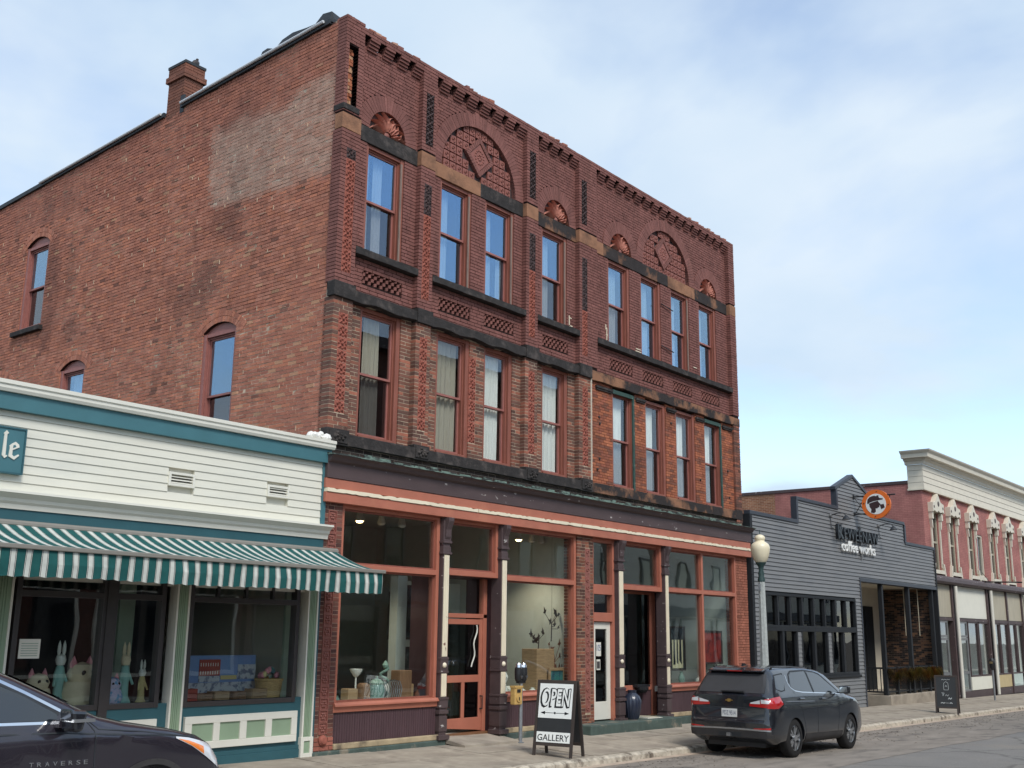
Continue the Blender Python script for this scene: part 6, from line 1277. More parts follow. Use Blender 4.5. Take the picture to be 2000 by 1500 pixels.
for sg in (-1, 1):
    CT_.side('side_glass', [(2.2, 1.69), (2.5, 1.65), (2.75, 1.57), (3.02, 1.45), (3.3, 1.3)], [(2.2, 1.265), (2.8, 1.255), (3.3, 1.25)], 'car_glass', sg)
    CT_.side('side_glass', [(1.05, 1.65), (1.6, 1.69), (2.1, 1.69)], [(1.05, 1.285), (1.6, 1.275), (2.1, 1.265)], 'car_glass', sg)
    CT_.side('quarter_glass', [(.42, 1.45), (.6, 1.62), (.97, 1.65)], [(.42, 1.33), (.6, 1.3), (.97, 1.285)], 'car_glass', sg)
    CT_.line('window_surround', [(2.15, 1.27), (2.15, 1.7)], .08, 'tar', sg); CT_.line('window_surround', [(2.2, 1.7), (2.5, 1.66), (2.77, 1.58), (3.03, 1.455), (3.32, 1.3)], .022, 'tar', sg)
    CT_.line('window_trim', [(.45, 1.64), (1.2, 1.715), (2.1, 1.725), (2.5, 1.69), (2.78, 1.6), (3.05, 1.475), (3.34, 1.325)], .026, 'chrome', sg); CT_.line('window_trim', [(.5, 1.29), (1.2, 1.265), (2.2, 1.245), (3.26, 1.235)], .022, 'chrome', sg); CT_.line('window_trim', [(3.5, 1.32), (3.56, 1.24)], .022, 'chrome', sg)
    CT_.line('door_seam', [(3.56, 1.24), (3.62, 1.16), (3.64, .8), (3.6, .42)], .009, 'tar', sg); CT_.line('door_seam', [(2.17, 1.24), (2.16, .8), (2.1, .4)], .009, 'tar', sg); CT_.line('door_seam', [(3.38, 1.43), (3.66, 1.17), (4.1, 1.13), (4.7, 1.045)], .008, 'tar', sg)
    CT_.line('shoulder_crease_shade', [(.5, 1.16), (2.0, 1.175), (3.3, 1.155), (4.3, 1.09), (4.75, 1.05)], .012, 'tar', sg, eps=.001)  # dark strip: shade of the shoulder crease put in as colour
    CT_.line('arch_trim', [(4.21 + .475 * math.cos(a), .40 + .475 * math.sin(a)) for a in np.linspace(.1, math.pi - .1, 22)], .05, 'car_plastic', sg, eps=.006)
    CT_.line('arch_trim', [(1.13 + .475 * math.cos(a), .40 + .475 * math.sin(a)) for a in np.linspace(.1, math.pi - .1, 22)], .05, 'car_plastic', sg, eps=.006)
    CT_.side('sill_panel', [(1.62, .45), (3.72, .45)], [(1.62, .27), (3.72, .27)], 'car_plastic', sg)
    CT_.side('head_lamp', [(4.44, 1.07), (4.6, 1.05), (4.85, .99), (5.0, .9)], [(4.44, 1.055), (4.62, .98), (4.8, .88), (5.0, .76)], 'lamp_clear', sg, eps=.006); CT_.side('side_marker', [(4.47, 1.05), (4.6, 1.025), (4.78, .965)], [(4.47, 1.048), (4.62, .985), (4.78, .9)], 'lamp_amber', sg, eps=.009, n=10, k=4)
    for x in (2.24, ): b = MB(); yy = sg * (CT_.y(x + .1, 1.1) + .03); b.tube((x - .04, yy, 1.1), (x + .2, yy, 1.085), .022, .018, 8); b.build('door_handle', 'car_plum', TV, smooth=True)
    b = MB(); yy = CT_.y(3.3, 1.24); b.box(3.26, 3.36, min(sg * yy, sg * (yy + .1)), max(sg * yy, sg * (yy + .1)), 1.2, 1.26); mi = b.build('mirror', 'car_plum', TV)
    b = MB(); ya, yb = sorted((sg * (yy + .06), sg * (yy + .28))); b.hexa(((3.3, ya, 1.17), (3.38, ya, 1.17), (3.38, yb, 1.17), (3.3, yb, 1.17), (3.26, ya, 1.35), (3.42, ya, 1.34), (3.42, yb, 1.33), (3.26, yb, 1.35))); b.build('mirror_housing', 'car_black', mi, bev=.03)
    b = MB(); b.box(3.28, 3.47, min(sg * (yy + .08), sg * (yy + .293)), max(sg * (yy + .08), sg * (yy + .293)), 1.25, 1.275); b.build('mirror_strip', 'alloy', mi)
b = MB(); b.box(.5, 4.9, -.65, .65, .2, .32); b.build('underbody', 'black_metal', TV)
b = MB(); rows = []
for i in range(11): x = 2.98 + .5 * i / 10; rows.append([(x, f * (CT_.W(x, CT_.span(x)[1]) - .1), CT_.span(x)[1] + .004) for f in np.linspace(-1, 1, 9)])
for p, q in zip(rows[:-1], rows[1:]):
    for j in range(8): b.poly((p[j], q[j], q[j + 1], p[j + 1]))
b.build('windscreen', 'car_glass', TV, smooth=True)
x = 3.05
for i, ch in enumerate('TRAVERSE'): lettering('letter', ch, 'chrome', TV, (3.06 + i * .068, -(CT_.y(3.06 + i * .068, .95) + .006), .905 - i * .001), (math.pi / 2, 0, 0), .04, width=.036, height=.034, extrude=.003)
# ================================================================== street furniture
SL = empty('street_lamp', (10.92, -2.4, gz(10.9, -2.4))); tag(SL, 'concrete post street lamp with cream acorn globe and green collar', 'street lamp')
mat('lamp_concrete', lin(168, 172, 168), .8, var=.18, vscale=16, bump=.3, bscale=60); mat('globe', lin(228, 216, 186), .35, spec=.5); mat('lamp_green', lin(44, 66, 64), .5, var=.15)
b = MB(); b.lathe([(.2, 0), (.2, .25), (.14, .35), (.105, .45), (.09, 1.6), (.075, 3.1), (.075, 3.3)], (0, 0, 0), 16, fold=(8, .05)); b.build('post', 'lamp_concrete', SL)
b = MB(); b.lathe([(.08, 3.3), (.085, 3.35), (.06, 3.42), (.07, 3.48), (.05, 3.56), (.065, 3.64), (.11, 3.7), (.12, 3.73)], (0, 0, 0), 20); b.build('collar', 'lamp_green', SL, smooth=True)
b = MB(); b.lathe([(.11, 3.73), (.15, 3.78), (.19, 3.89), (.214, 4.01), (.214, 4.07), (.195, 4.13), (.15, 4.17), (.105, 4.195), (.1, 4.225), (.115, 4.245), (.118, 4.28), (.1, 4.32), (.05, 4.35), (0.0, 4.36)], (0, 0, 0), 28); b.build('globe', 'globe', SL, smooth=True)
b = MB(); b.tube((0, 0, 4.35), (0, 0, 4.46), .008); b.lathe([(0.0, -.02), (.018, 0), (0.0, .02)], (0, 0, 4.42), 8); b.build('finial', 'lamp_green', SL)
b = MB(); b.box(-.13, -.085, -.02, .02, 3.1, 3.26); b.build('box', 'galvanised', SL)
PM = empty('parking_meter', (4.62, -.5, gz(4.6, -.5))); tag(PM, 'twin-headed parking meter with a yellow box on a metal pole by the gallery window', 'meter')
mat('yellow_box', lin(196, 160, 96), .5, var=.15, vscale=12)
b = MB(); b.tube((0, 0, 0), (0, 0, 1.06), .035, n=12); b.lathe([(.07, 0), (.07, .012)], (0, 0, 0), 12); b.build('pole', 'galvanised', PM, smooth=True)
b = MB(); b.box(-.26, -.035, -.07, .05, .68, 1.0); bx = b.build('box', 'yellow_box', PM, bev=.02)
b = MB(); b.box(-.27, -.03, -.08, .05, .985, 1.02); b.lathe([(.07, -.012), (.07, .012)], (-.15, -.075, .8), 16, 'y'); b.build('dial', 'yellow_box', PM); b = MB(); b.box(-.2, -.1, -.078, -.06, .9, .96); b.box(-.16, -.14, -.095, -.06, .76, .82); b.build('slot', 'black_metal', PM)
for k, dx_ in enumerate((-.075, .075)):
    b = MB(); b.lathe([(.0, 1.1), (.055, 1.1), (.07, 1.14), (.075, 1.26), (.07, 1.34), (.05, 1.36)], (dx_, 0, 0), 14); hd = b.build('meter_head', 'black_metal', PM, smooth=True)
    b = MB(); b.lathe([(.062, 1.33), (.058, 1.38), (.035, 1.425), (0, 1.44)], (dx_, 0, 0), 14); b.build('dome', 'chrome', hd, smooth=True); b = MB(); b.prism([(dx_ - .035, 1.2), (dx_ + .035, 1.2), (dx_, 1.14)], 'y', -.085, -.06); b.build('face_plate', 'metal_grey', hd)
b = MB(); b.box(-.1, .1, -.035, .035, 1.06, 1.11); b.build('yoke', 'black_metal', PM)
P2 = empty('parking_meter', (33.2, -1.0, gz(33.2, -1.0))); tag(P2, 'dark parking meter on a thin pole before the pink building shopfront', 'meter')
b = MB(); b.tube((0, 0, 0), (0, 0, 1.15), .035, n=10); b.build('pole', 'galvanised', P2); b = MB(); b.lathe([(.05, 1.12), (.09, 1.2), (.11, 1.35), (.1, 1.48), (.05, 1.56), (0, 1.57)], (0, 0, 0), 14); b.build('head', 'black_metal', P2, smooth=True); b = MB(); b.box(-.13, -.09, -.06, .06, 1.36, 1.46); b.build('window', 'chrome', P2)
# gallery sandwich board
mat('board_black', lin(42, 44, 46), .6, var=.15); mat('board_wood', lin(58, 50, 46), .7, var=.15); mat('board_white', lin(236, 238, 234), .5, var=.03); mat('ink', lin(22, 24, 28), .5); mat('chalk', lin(190, 196, 196), .9)
def sandwich(name, loc, rz, w_, h, sp, label, framed):
    o = empty(name, loc, rz); tag(o, label, 'sandwich board')
    for sg in (-1, 1):                                # sg -1: face towards local -x
        tp, bt_ = Vector((sg * .03, 0, h)), Vector((sg * sp / 2, 0, 0)); d = (tp - bt_)
        def P(f, y, out=0.0): n_ = Vector((sg * d.z, 0, -sg * d.x)).normalized(); return tuple(bt_ + d * f + Vector((0, y, 0)) + n_ * out)
        def slab(b, f0, f1, y0, y1, o0, o1): b.hexa([P(f0, y0, o0), P(f0, y1, o0), P(f0, y1, o1), P(f0, y0, o1), P(f1, y0, o0), P(f1, y1, o0), P(f1, y1, o1), P(f1, y0, o1)])
        for y0 in (-w_ / 2, w_ / 2 - .05): b = MB(); slab(b, 0, 1, y0, y0 + .05, -.012, .018); b.build('leg', 'board_wood', o)
        for f0, f1 in ((.96, 1), (.14, .18)): b = MB(); slab(b, f0, f1, -w_ / 2 + .05, w_ / 2 - .05, -.012, .016); b.build('rail', 'board_wood', o)
        b = MB(); slab(b, .18, .96, -w_ / 2 + .05, w_ / 2 - .05, -.006, .008); b.build('panel', 'board_black', o)
        if framed and sg < 0:
            b = MB(); slab(b, .5, .955, -w_ / 2 + .055, w_ / 2 - .055, .0085, .014); slab(b, .185, .32, -w_ / 2 + .055, w_ / 2 - .055, .0085, .014); b.build('white_panel', 'board_white', o)
            tilt = math.atan2(d.x, d.z)
            def word(t, f, y, wd, ht, m, out, nm='lettering', sh=0.0, off=0.0):
                q = lettering(nm, t, m, o, P(f, y, out), (0, 0, 0), .1, width=wd, height=ht, extrude=.0006, shear=sh, offset=off)
                ex = Vector((0, -1, 0)); ez = d.normalized(); nn = ex.cross(ez); q.matrix_local = Matrix(((ex.x, ez.x, nn.x, P(f, y, out)[0]), (ex.y, ez.y, nn.y, P(f, y, out)[1]), (ex.z, ez.z, nn.z, P(f, y, out)[2]), (0, 0, 0, 1))); return q
            word('OPEN', .632, w_ / 2 - .075, w_ - .19, .33, 'ink', .0150, off=.045, sh=.12); word('OPEN', .638, w_ / 2 - .085, w_ - .17, .33, 'ink', .0154, off=.045, sh=.12); word('OPEN', .656, w_ / 2 - .11, w_ - .21, .29, 'board_white', .0168, off=.012, sh=.12)
            word('GALLERY', .205, w_ / 2 - .075, w_ - .15, .105, 'ink', .0150, off=.008)
            b = MB(); slab(b, .565, .572, -w_ / 2 + .13, w_ / 2 - .13, .0145, .0155)
            for s_, y in ((1, w_ / 2 - .1), (-1, -w_ / 2 + .1)):
                b.poly([P(.568, y, .0155), P(.59, y - .09 * s_, .0155), P(.546, y - .09 * s_, .0155)])
            slab(b, .555, .582, -.015, .015, .0146, .0158); b.build('arrow', 'ink', o)
        if (not framed) and sg < 0:
            def st(pts, r=.005):
                b = MB(); b.path([P(f, y, .011) for f, y in pts], r, 5); b.build('chalk_mark', 'chalk', o)
            st([(.88, .12), (.9, .09), (.88, .06), (.9, .02), (.88, -.02), (.9, -.06), (.89, -.12)]); st([(.62, .06), (.62, -.06), (.68, -.07), (.8, -.06), (.84, .0), (.8, .06), (.68, .07), (.62, .06)]); st([(.7, .03), (.74, .0), (.7, -.03)]); st([(.54, .14), (.54, .06), (.46, .1), (.54, .1)]); st([(.46, .03), (.5, .0), (.46, -.03), (.5, -.07)]); st([(.38, -.05), (.42, -.08), (.38, -.11), (.42, -.15)], .012); st([(.27, .17), (.29, .13), (.27, .09), (.29, .05)], .012); st([(.28, .04), (.28, -.06)]); st([(.27, -.08), (.29, -.12), (.27, -.16)], .012)
    return o
sandwich('sandwich_board', (3.68, -2.06, gz(3.7, -2.06)), .12, .76, 1.24, .44, 'open sandwich board with white arrow panel on the pavement before the gallery', True)
sandwich('sandwich_board', (23.4, -2.33, gz(23.4, -2.33)), .2, .66, 1.12, .42, 'small black chalkboard sandwich board before the grey porch', False)
# ================================================================== things in the gallery windows and by its doors
def thing(name, loc, label, cat, group=None): return tag(empty(name, loc), label, cat, group)
mat('wood_light', lin(168, 138, 104), .6, var=.2, vscale=6, stretch=(1, 1, 5)); mat('wood_mid', lin(132, 100, 74), .6, var=.25, vscale=6, stretch=(5, 1, 1)); mat('pot_blue', lin(40, 46, 62), .35, spec=.5, coat=.3, var=.3, vscale=10, stretch=(6, 6, .4)); mat('pot_teal', lin(104, 140, 132), .4, coat=.3); mat('verdigris', lin(120, 148, 134), .6, var=.3, vscale=9); mat('ceramic', lin(226, 226, 218), .4); mat('iron', lin(58, 50, 48), .6, var=.2); mat('rust', lin(110, 66, 48), .8, var=.3); mat('art_dark', lin(40, 48, 54), .5, col2=lin(96, 108, 110), c2lo=.5, c2hi=.7, c2scale=5); mat('art_teal', lin(60, 124, 120), .5, col2=lin(40, 80, 96), c2scale=6); mat('art_cream', lin(214, 206, 170), .6); mat('art_red', lin(150, 50, 44), .5, col2=lin(90, 30, 34), c2scale=4); mat('bulb', (1, .8, .5), emit=((1, .72, .35), 6.0)); mat('green_plastic', lin(60, 100, 80), .5)
VP_ = thing('blue_vase', (9.12, -.08, .1), 'tall dark blue ribbed vase standing on the entry step', 'vase')
b = MB(); b.lathe([(.12, 0), (.15, .05), (.19, .25), (.2, .4), (.16, .5), (.09, .56), (.09, .6), (.1, .62), (.07, .62), (.05, .5)], (0, 0, 0), 40, fold=(20, .03)); b.build('body', 'pot_blue', VP_, smooth=True); b = MB(); b.lathe([(.125, -.002), (.125, .03)], (0, 0, 0), 24); b.build('foot', 'iron', VP_)
NP = thing('newspaper', (9.75, -.1, .105), 'folded newspaper lying on the entry step', 'newspaper')
b = MB(); b.hexa(((-.28, -.16, 0), (.28, -.2, 0), (.3, .14, 0), (-.26, .18, 0), (-.28, -.16, .02), (.28, -.2, .01), (.3, .14, .02), (-.26, .18, .05))); b.build('sheet', 'white_paint', NP); b = MB(); b.hexa(((-.2, -.13, .021), (.2, -.16, .015), (.22, .1, .024), (-.2, .13, .05), (-.2, -.12, .03), (.2, -.15, .022), (.22, .09, .03), (-.2, .12, .056))); b.build('fold', 'putty_panel', NP)
for i, (x, w_, d_, h, m) in enumerate(((1.25, .22, .2, .22, 'wood_light'), (1.62, .2, .2, .3, 'wood_mid'), (2.5, .3, .24, .5, 'wood_mid'), (2.68, .2, .2, .26, 'wood_light'))):
    o = thing('display_block', (x, .55 + .05 * (i % 2), .74), ('low pale wooden display block with a white bird bowl', 'brown wooden display block with rounded top', 'tall dark wooden vase box by the window post', 'small pale wooden box before the tall vase box')[i], 'box')
    b = MB(); b.box(-w_ / 2, w_ / 2, -d_ / 2, d_ / 2, 0, h); b.build('block', m, o, bev=.015 if i != 1 else .06); b = MB(); b.box(-w_ / 2 + .03, w_ / 2 - .03, -d_ / 2 - .004, d_ / 2 - .02, h * .2, h * .7); b.build('face_panel', m, o)
for i, (x, y, z, s_, m, lb) in enumerate(((.62, .5, .74, 1.0, 'iron', 'twisted dark metal sculpture by the tile pier'), (2.02, .5, .74, 1.15, 'verdigris', 'pale green bird sculpture on a stone among the wire racks'))):
    o = thing('sculpture', (x, y, z), lb, 'sculpture'); b = MB(); random.seed(i + 80); pts = [(0, 0, 0)]
    for k in range(14): pts.append((math.sin(k * 1.1) * .06 * s_, math.cos(k * 1.3) * .04, .035 * s_ * (k + 1)))
    b.path(pts, .02 * s_, 7); b.build('stem', m, o, smooth=True); b = MB(); b.lathe([(0, -.05), (.05, -.02), (.06, .02), (.02, .09), (0, .1)], (.02, 0, .5 * s_), 10); b.lathe([(.08, 0), (.06, .03)], (0, 0, 0), 10); b.build('head', m, o, smooth=True)
for x, h, m, lb in ((1.36, .0, 'ceramic', 'white pedestal bowl above the pale block'), (1.86, 0, 'pot_teal', 'squat teal lidded jar on the gallery sill')):
    o = thing('bowl' if m == 'ceramic' else 'jar', (x, .52, .74), lb, 'bowl' if m == 'ceramic' else 'jar'); b = MB()
    if m == 'ceramic': b.lathe([(.06, 0), (.015, .03), (.015, .4), (.05, .43), (.1, .5), (.11, .54), (.09, .54), (.04, .46)], (0, 0, 0), 20); b.build('bowl_body', m, o, smooth=True)
    else: b.lathe([(.1, 0), (.14, .08), (.15, .2), (.12, .27), (.1, .28)], (0, 0, 0), 24); b.build('jar_body', m, o, smooth=True); b = MB(); b.lathe([(.125, .27), (.13, .3), (.08, .35), (.02, .37), (.03, .4), (0, .41)], (0, 0, 0), 20); b.build('lid', 'verdigris', o, smooth=True)
o = thing('wire_rack', (2.15, .5, .74), 'striped wire card rack in the gallery window', 'rack')
b = MB()
for k in range(9): x = -.2 + k * .05; b.path([(x, -.08, 0), (x + .03, -.09, .2), (x, -.06, .32), (x + .03, .06, .34)], .008, 5)
b.build('wires', 'metal_grey', o); b = MB(); b.box(-.22, .24, -.1, .1, 0, .02); b.build('base', 'wood_mid', o)
for i, (x, y, r, h, m, lb) in enumerate(((.85, .42, .05, .12, 'verdigris', 'tiny green pot at the foot of the twisted sculpture'), (1.0, .7, .06, .3, 'iron', 'slim dark bottle between the sculpture and the pale block'), (1.45, .36, .045, .07, 'iron', 'small black bowl before the brown display block'), (1.56, .38, .04, .06, 'pot_blue', 'small navy bowl before the brown display block'), (2.36, .8, .09, .36, 'ceramic', 'white ceramic jug behind the wire rack'), (2.78, .42, .05, .16, 'rust', 'short rust-brown pot by the window post'), (4.98, .5, .06, .34, 'iron', 'slim dark vase on the second gallery sill'), (5.12, .42, .05, .14, 'verdigris', 'short green pot on the second gallery sill'), (6.15, .4, .07, .1, 'ceramic', 'low white dish before the tall pedestal'), (11.3, .5, .1, .22, 'iron', 'round dark pot under the tree trunk poster'), (12.2, .45, .08, .3, 'verdigris', 'green bottle vase in the right gallery window'), (13.2, .5, .11, .18, 'ceramic', 'wide white bowl in the right gallery window'), (13.6, .6, .07, .34, 'rust', 'tall rust-brown vase under the red painting'))):
    o = thing('pot', (x, y, .74), lb, 'pot'); b = MB(); b.lathe([(r * .6, 0), (r, h * .35), (r * .9, h * .6), (r * .45, h * .82), (r * .55, h), (r * .4, h), (r * .3, h * .8)], (0, 0, 0), 18); b.build('pot_body', m, o, smooth=True); b = MB(); b.lathe([(r * .57, h * .985), (r * .6, h * 1.0), (r * .57, h * 1.015)], (0, 0, 0), 18, caps=False); b.build('rim', m, o, smooth=True)
for i, (y0, z0) in enumerate(((3.36, 2.0), (3.36, 1.72), (3.36, 1.44))):
    o = thing('wall_shelf', (6.5, y0, z0), ('top', 'middle', 'bottom')[i] + ' white wall shelf behind the tall pedestal', 'shelf'); b = MB(); b.box(-.7, .5, -.12, .03, -.015, .015); b.build('board', 'ceramic', o)
    for dx_ in (-.5, .3): b = MB(); b.prism([(.03, -.015), (-.08, -.015), (.03, -.1)], 'x', dx_ - .01, dx_ + .01); b.build('bracket', 'iron', o)
# second window: pedestals, framed print, metal leaf sculptures
PD = thing('pedestal', (6.62, .62, .74), 'tall tan pedestal box in the second gallery window', 'pedestal'); b = MB(); b.box(-.3, .3, -.2, .2, 0, .86); b.build('box', 'wood_light', PD, bev=.01); b = MB(); b.box(-.27, .27, -.205, -.19, .05, .8); b.build('face', 'wood_light', PD)
FR = thing('framed_print', (6.92, .36, .74), 'teal print in a pale wooden frame leaning on the pedestal', 'picture'); b = MB(); frame_rect(b, -.28, .28, 0, .48, .06, -.02, .02); b.build('frame', 'wood_light', FR, bev=.006); b = MB(); b.box(-.22, .22, .0, .01, .06, .42); b.build('print', 'art_teal', FR)
def leafy(name, loc, lb, n, h, sd, m='iron'):
    o = thing(name, loc, lb, 'sculpture'); random.seed(sd); b = MB(); st = MB(); st.tube((0, 0, 0), (.02, 0, h * .6), .012, n=6)
    for k in range(n):
        a = random.uniform(-1.3, 1.3); z = h * random.uniform(.35, 1); L = random.uniform(.1, .2); c = Vector((random.uniform(-.25, .25), random.uniform(-.06, .06), z)); st.tube((.01, 0, min(z, h * .6)), c, .006, n=5)
        d = Vector((math.sin(a), random.uniform(-.3, .3), math.cos(a))).normalized(); s_ = d.cross(Vector((0, 1, 0))).normalized(); b.poly([c, c + d * L * .35 + s_ * L * .4, c + d * L * .45 + s_ * L * .15, c + d * L + s_ * .0, c + d * L * .45 - s_ * L * .15, c + d * L * .35 - s_ * L * .4])
    if loc[2] > 1.7: st.tube((.02, 0, h * .6), (.02, 0, 4.42 - loc[2]), .003, n=4)
    st.build('stem', m, o); sol = b.build('leaf', m, o); md = sol.modifiers.new('thick', 'SOLIDIFY'); md.thickness = .006
leafy('leaf_sculpture', (6.6, .6, 1.6), 'dark metal fish-like leaf sculpture on the tall pedestal', 9, .3, 3); leafy('leaf_sculpture', (7.08, .55, .74), 'rusty metal maple leaf sculpture beside the framed print', 16, .95, 4, 'rust'); leafy('leaf_sculpture', (6.98, .55, 1.75), 'dark oak leaf spray hanging high in the gallery window', 7, .6, 5)
JB = thing('jewellery_bust', (5.35, .5, .74), 'white jewellery bust and tray on the second gallery sill', 'bust'); b = MB(); b.lathe([(.1, 0), (.08, .05), (.04, .2), (.09, .32), (.05, .4), (.03, .42)], (0, 0, 0), 16); b.build('bust', 'ceramic', JB, smooth=True); b = MB(); b.hexa(((.15, -.15, 0), (.6, -.15, 0), (.6, .1, 0), (.15, .1, 0), (.15, -.15, .02), (.6, -.15, .02), (.6, .1, .14), (.15, .1, .14))); b.build('tray', 'ceramic', JB)
for i, (x, y, z, w_, h, m, lb) in enumerate(((3.98, 1.5, 1.9, .8, .9, 'art_dark', 'large dark framed picture behind the screen door'), (5.35, 3.38, 1.75, .75, 1.0, 'art_dark', 'dark framed picture on the gallery divider wall'), (5.7, 3.38, 1.0, .5, .6, 'art_dark', 'small dark picture low on the gallery divider wall'), (12.55, .75, 1.05, .75, 1.08, 'art_dark', 'black poster of bare tree trunks on cream'), (13.74, .42, 1.2, 1.05, .84, 'art_red', 'large red and black painting in the right gallery window'))):
    o = thing('picture', (x, y, z), lb, 'picture'); b = MB(); frame_rect(b, -w_ / 2, w_ / 2, 0, h, .05, -.02, .02); b.build('frame', 'iron', o); b = MB(); b.box(-w_ / 2 + .05, w_ / 2 - .05, 0, .012, .05, h - .05); b.build('canvas', m, o)
    if i == 3:
        b = MB(); b.box(-.26, .26, -.006, 0, .06, .75); b.build('paper', 'art_cream', o)
        for k, (xx, ww) in enumerate(((-.17, .05), (-.02, .04), (.13, .06))): b = MB(); b.prism([(xx - ww, .15 + .05 * k), (xx + ww, .15), (xx + ww * .7, .8), (xx + .1, .95), (xx, .85), (xx - .1, .95), (xx - ww * .6, .8)], 'y', -.01, -.006); b.build('trunk_shape', 'ink', o)
    if i > 2:
        for dx_ in (-.3, .3): b = MB(); b.tube((dx_, .03, -(z - .74)), (dx_ * .7, .04, h * .6), .012, n=6); b.build('easel_leg', 'iron', o)
random.seed(12)
for i, (x, lit) in enumerate(((1.75, 1), (2.3, 0), (2.84, 0), (6.41, 1), (6.87, 0), (7.2, 0))):
    o = thing('spot_lamp', (x, 1.0, 4.42), ('lit white spot lamp in the gallery window next to the striped awning', 'unlit white spot lamp beside the lit one in the awning-side gallery window', 'unlit white spot lamp nearest the screen door in the gallery', 'lit white spot lamp in the gallery window beside the brick pier', 'unlit white spot lamp beside the lit one near the brick pier', 'unlit white spot lamp closest to the brick pier in the gallery')[i], 'lamp', 'lit gallery spot lamps' if lit else 'unlit gallery spot lamps')
    b = MB(); b.tube((0, 0, 0), (0, 0, -.38), .01, n=6); b.build('stem', 'white_paint', o); b = MB(); b.lathe([(.03, -.36), (.05, -.41), (.06, -.48), (.085, -.56), (.08, -.56), (.05, -.48)], (0, 0, 0), 16); b.build('head', 'white_paint', o, smooth=True)
    b = MB(); b.lathe([(0, -.55), (.07, -.56), (.05, -.59), (0, -.6)], (0, 0, 0), 14); b.build('bulb', 'bulb' if lit else 'ceramic', o)
    if lit:
        pl_ = bpy.data.lights.new('spot', 'SPOT'); pl_.energy = 60; pl_.color = (1, .82, .6); pl_.spot_size = R_(110); pl_.spot_blend = .6; pl_.shadow_soft_size = .05; po = bpy.data.objects.new('lamp_light', pl_); COL.objects.link(po); po.parent = o; po.location = (0, 0, -.63)
# ================================================================== things in the green shop's windows
mat('plush_pink', lin(226, 150, 160), .95, var=.2, vscale=9); mat('plush_multi', lin(208, 200, 226), .95, col2=lin(120, 170, 210), c2lo=.5, c2hi=.55, c2scale=14); mat('plush_cream', lin(224, 208, 176), .95, var=.15); mat('cloth_mint', lin(150, 196, 186), .9); mat('cloth_yellow', lin(216, 198, 140), .9); mat('wicker', lin(196, 164, 112), .8, var=.3, vscale=22, stretch=(1, 1, 4)); mat('board_sky', lin(120, 150, 200), .7, var=.06); mat('board_red', lin(164, 74, 62), .7); mat('board_pale', lin(196, 200, 206), .7, col2=lin(120, 128, 150), c2lo=.5, c2hi=.58, c2scale=9)
def bunny(loc, s_, body, head, lb):
    o = thing('rabbit_figure', loc, lb, 'figurine'); b = MB(); b.lathe([(.1, 0), (.11, .04), (.07, .12), (.06, .3), (.075, .42), (.05, .52), (.03, .55)], (0, 0, 0), 16); b.build('body', body, o, smooth=True)
    b = MB(); b.lathe([(0, .52), (.055, .55), (.07, .61), (.055, .67), (0, .69)], (0, 0, 0), 14); b.build('head', head, o, smooth=True)
    for sg in (-1, 1): b = MB(); b.lathe([(.012, .66), (.026, .72), (.022, .8), (.005, .86)], (sg * .035, 0, 0), 8); b.build('ear', head, o, smooth=True); b = MB(); b.tube((sg * .06, -.01, .42), (sg * .1, -.06, .28), .022, .018, 7); b.build('arm', body, o, smooth=True)
    o.scale = (s_, s_, s_)
bunny((-3.05, .55, .86), 1.0, 'cloth_mint', 'plush_cream', 'tall rabbit figure in a mint dress in the left shop window'); bunny((-2.8, .5, .86), .72, 'cloth_yellow', 'ceramic', 'short rabbit figure in a yellow dress beside the mint one'); bunny((-4.0, .6, .86), 1.02, 'cloth_mint', 'ceramic', 'tall white-eared rabbit figure behind the car roof')
for x, y, r, m, lb in ((-3.28, .5, .17, 'plush_multi', 'round mottled plush toy beside the dark window post'), (-3.72, .55, .26, 'plush_cream', 'big cream plush toy with pointed ears behind the car'), (-4.3, .6, .2, 'plush_cream', 'smaller cream plush toy near the notice paper')):
    o = thing('plush_toy', (x, y, .86), lb, 'toy'); b = MB(); b.lathe([(0, 0), (r * .8, .03), (r, r * .7), (r * .8, r * 1.3), (0, r * 1.5)], (0, 0, 0), 18); b.build('body', m, o, smooth=True); b = MB(); b.lathe([(0, r * 1.1), (r * .6, r * 1.25), (r * .75, r * 1.7), (r * .5, r * 2.15), (0, r * 2.3)], (0, -.02, 0), 16); b.build('head', m, o, smooth=True)
    for sg in (-1, 1): b = MB(); b.lathe([(r * .18, r * 2.0), (r * .2, r * 2.2), (.005, r * 2.6)], (sg * r * .45, 0, 0), 8); b.build('ear', 'plush_pink', o, smooth=True); b = MB(); b.lathe([(0, -.02), (r * .14, 0), (0, .02)], (sg * r * .25, -r * .74, r * 1.75), 8, 'y'); b.build('eye', 'ink', o)
o = thing('picture_board', (-1.33, .75, .86), 'painted cardboard street scene standing in the right shop window', 'board')
b = MB(); b.box(-.72, .72, 0, .02, 0, .66); b.build('panel', 'board_sky', o)
for x0, x1, z0, z1, m in ((-.34, .04, .36, .6, 'board_red'), (-.34, .04, .27, .355, 'board_pale'), (.38, .72, .3, .52, 'board_pale'), (-.72, .72, .02, .26, 'board_pale'), (.06, .36, .3, .36, 'cloth_yellow')): b = MB(); b.box(x0, x1, -.012, 0, z0, z1); b.build('printed_piece', m, o)
for k in range(8): b = MB(); b.box(-.32 + k * .044, -.31 + k * .044, -.016, -.011, .38, .43); b.box(-.32 + k * .044, -.31 + k * .044, -.016, -.011, .5, .55); b.build('printed_window', 'ceramic', o)
o = thing('egg_basket', (-.52, .5, .86), 'split-wood basket heaped with coloured eggs', 'basket')
b = MB(); b.lathe([(.17, 0), (.2, .15), (.22, .27), (.23, .28), (.23, .31), (.2, .31), (.19, .26)], (0, 0, 0), 30, fold=(30, .012)); b.build('body', 'wicker', o)
random.seed(70)
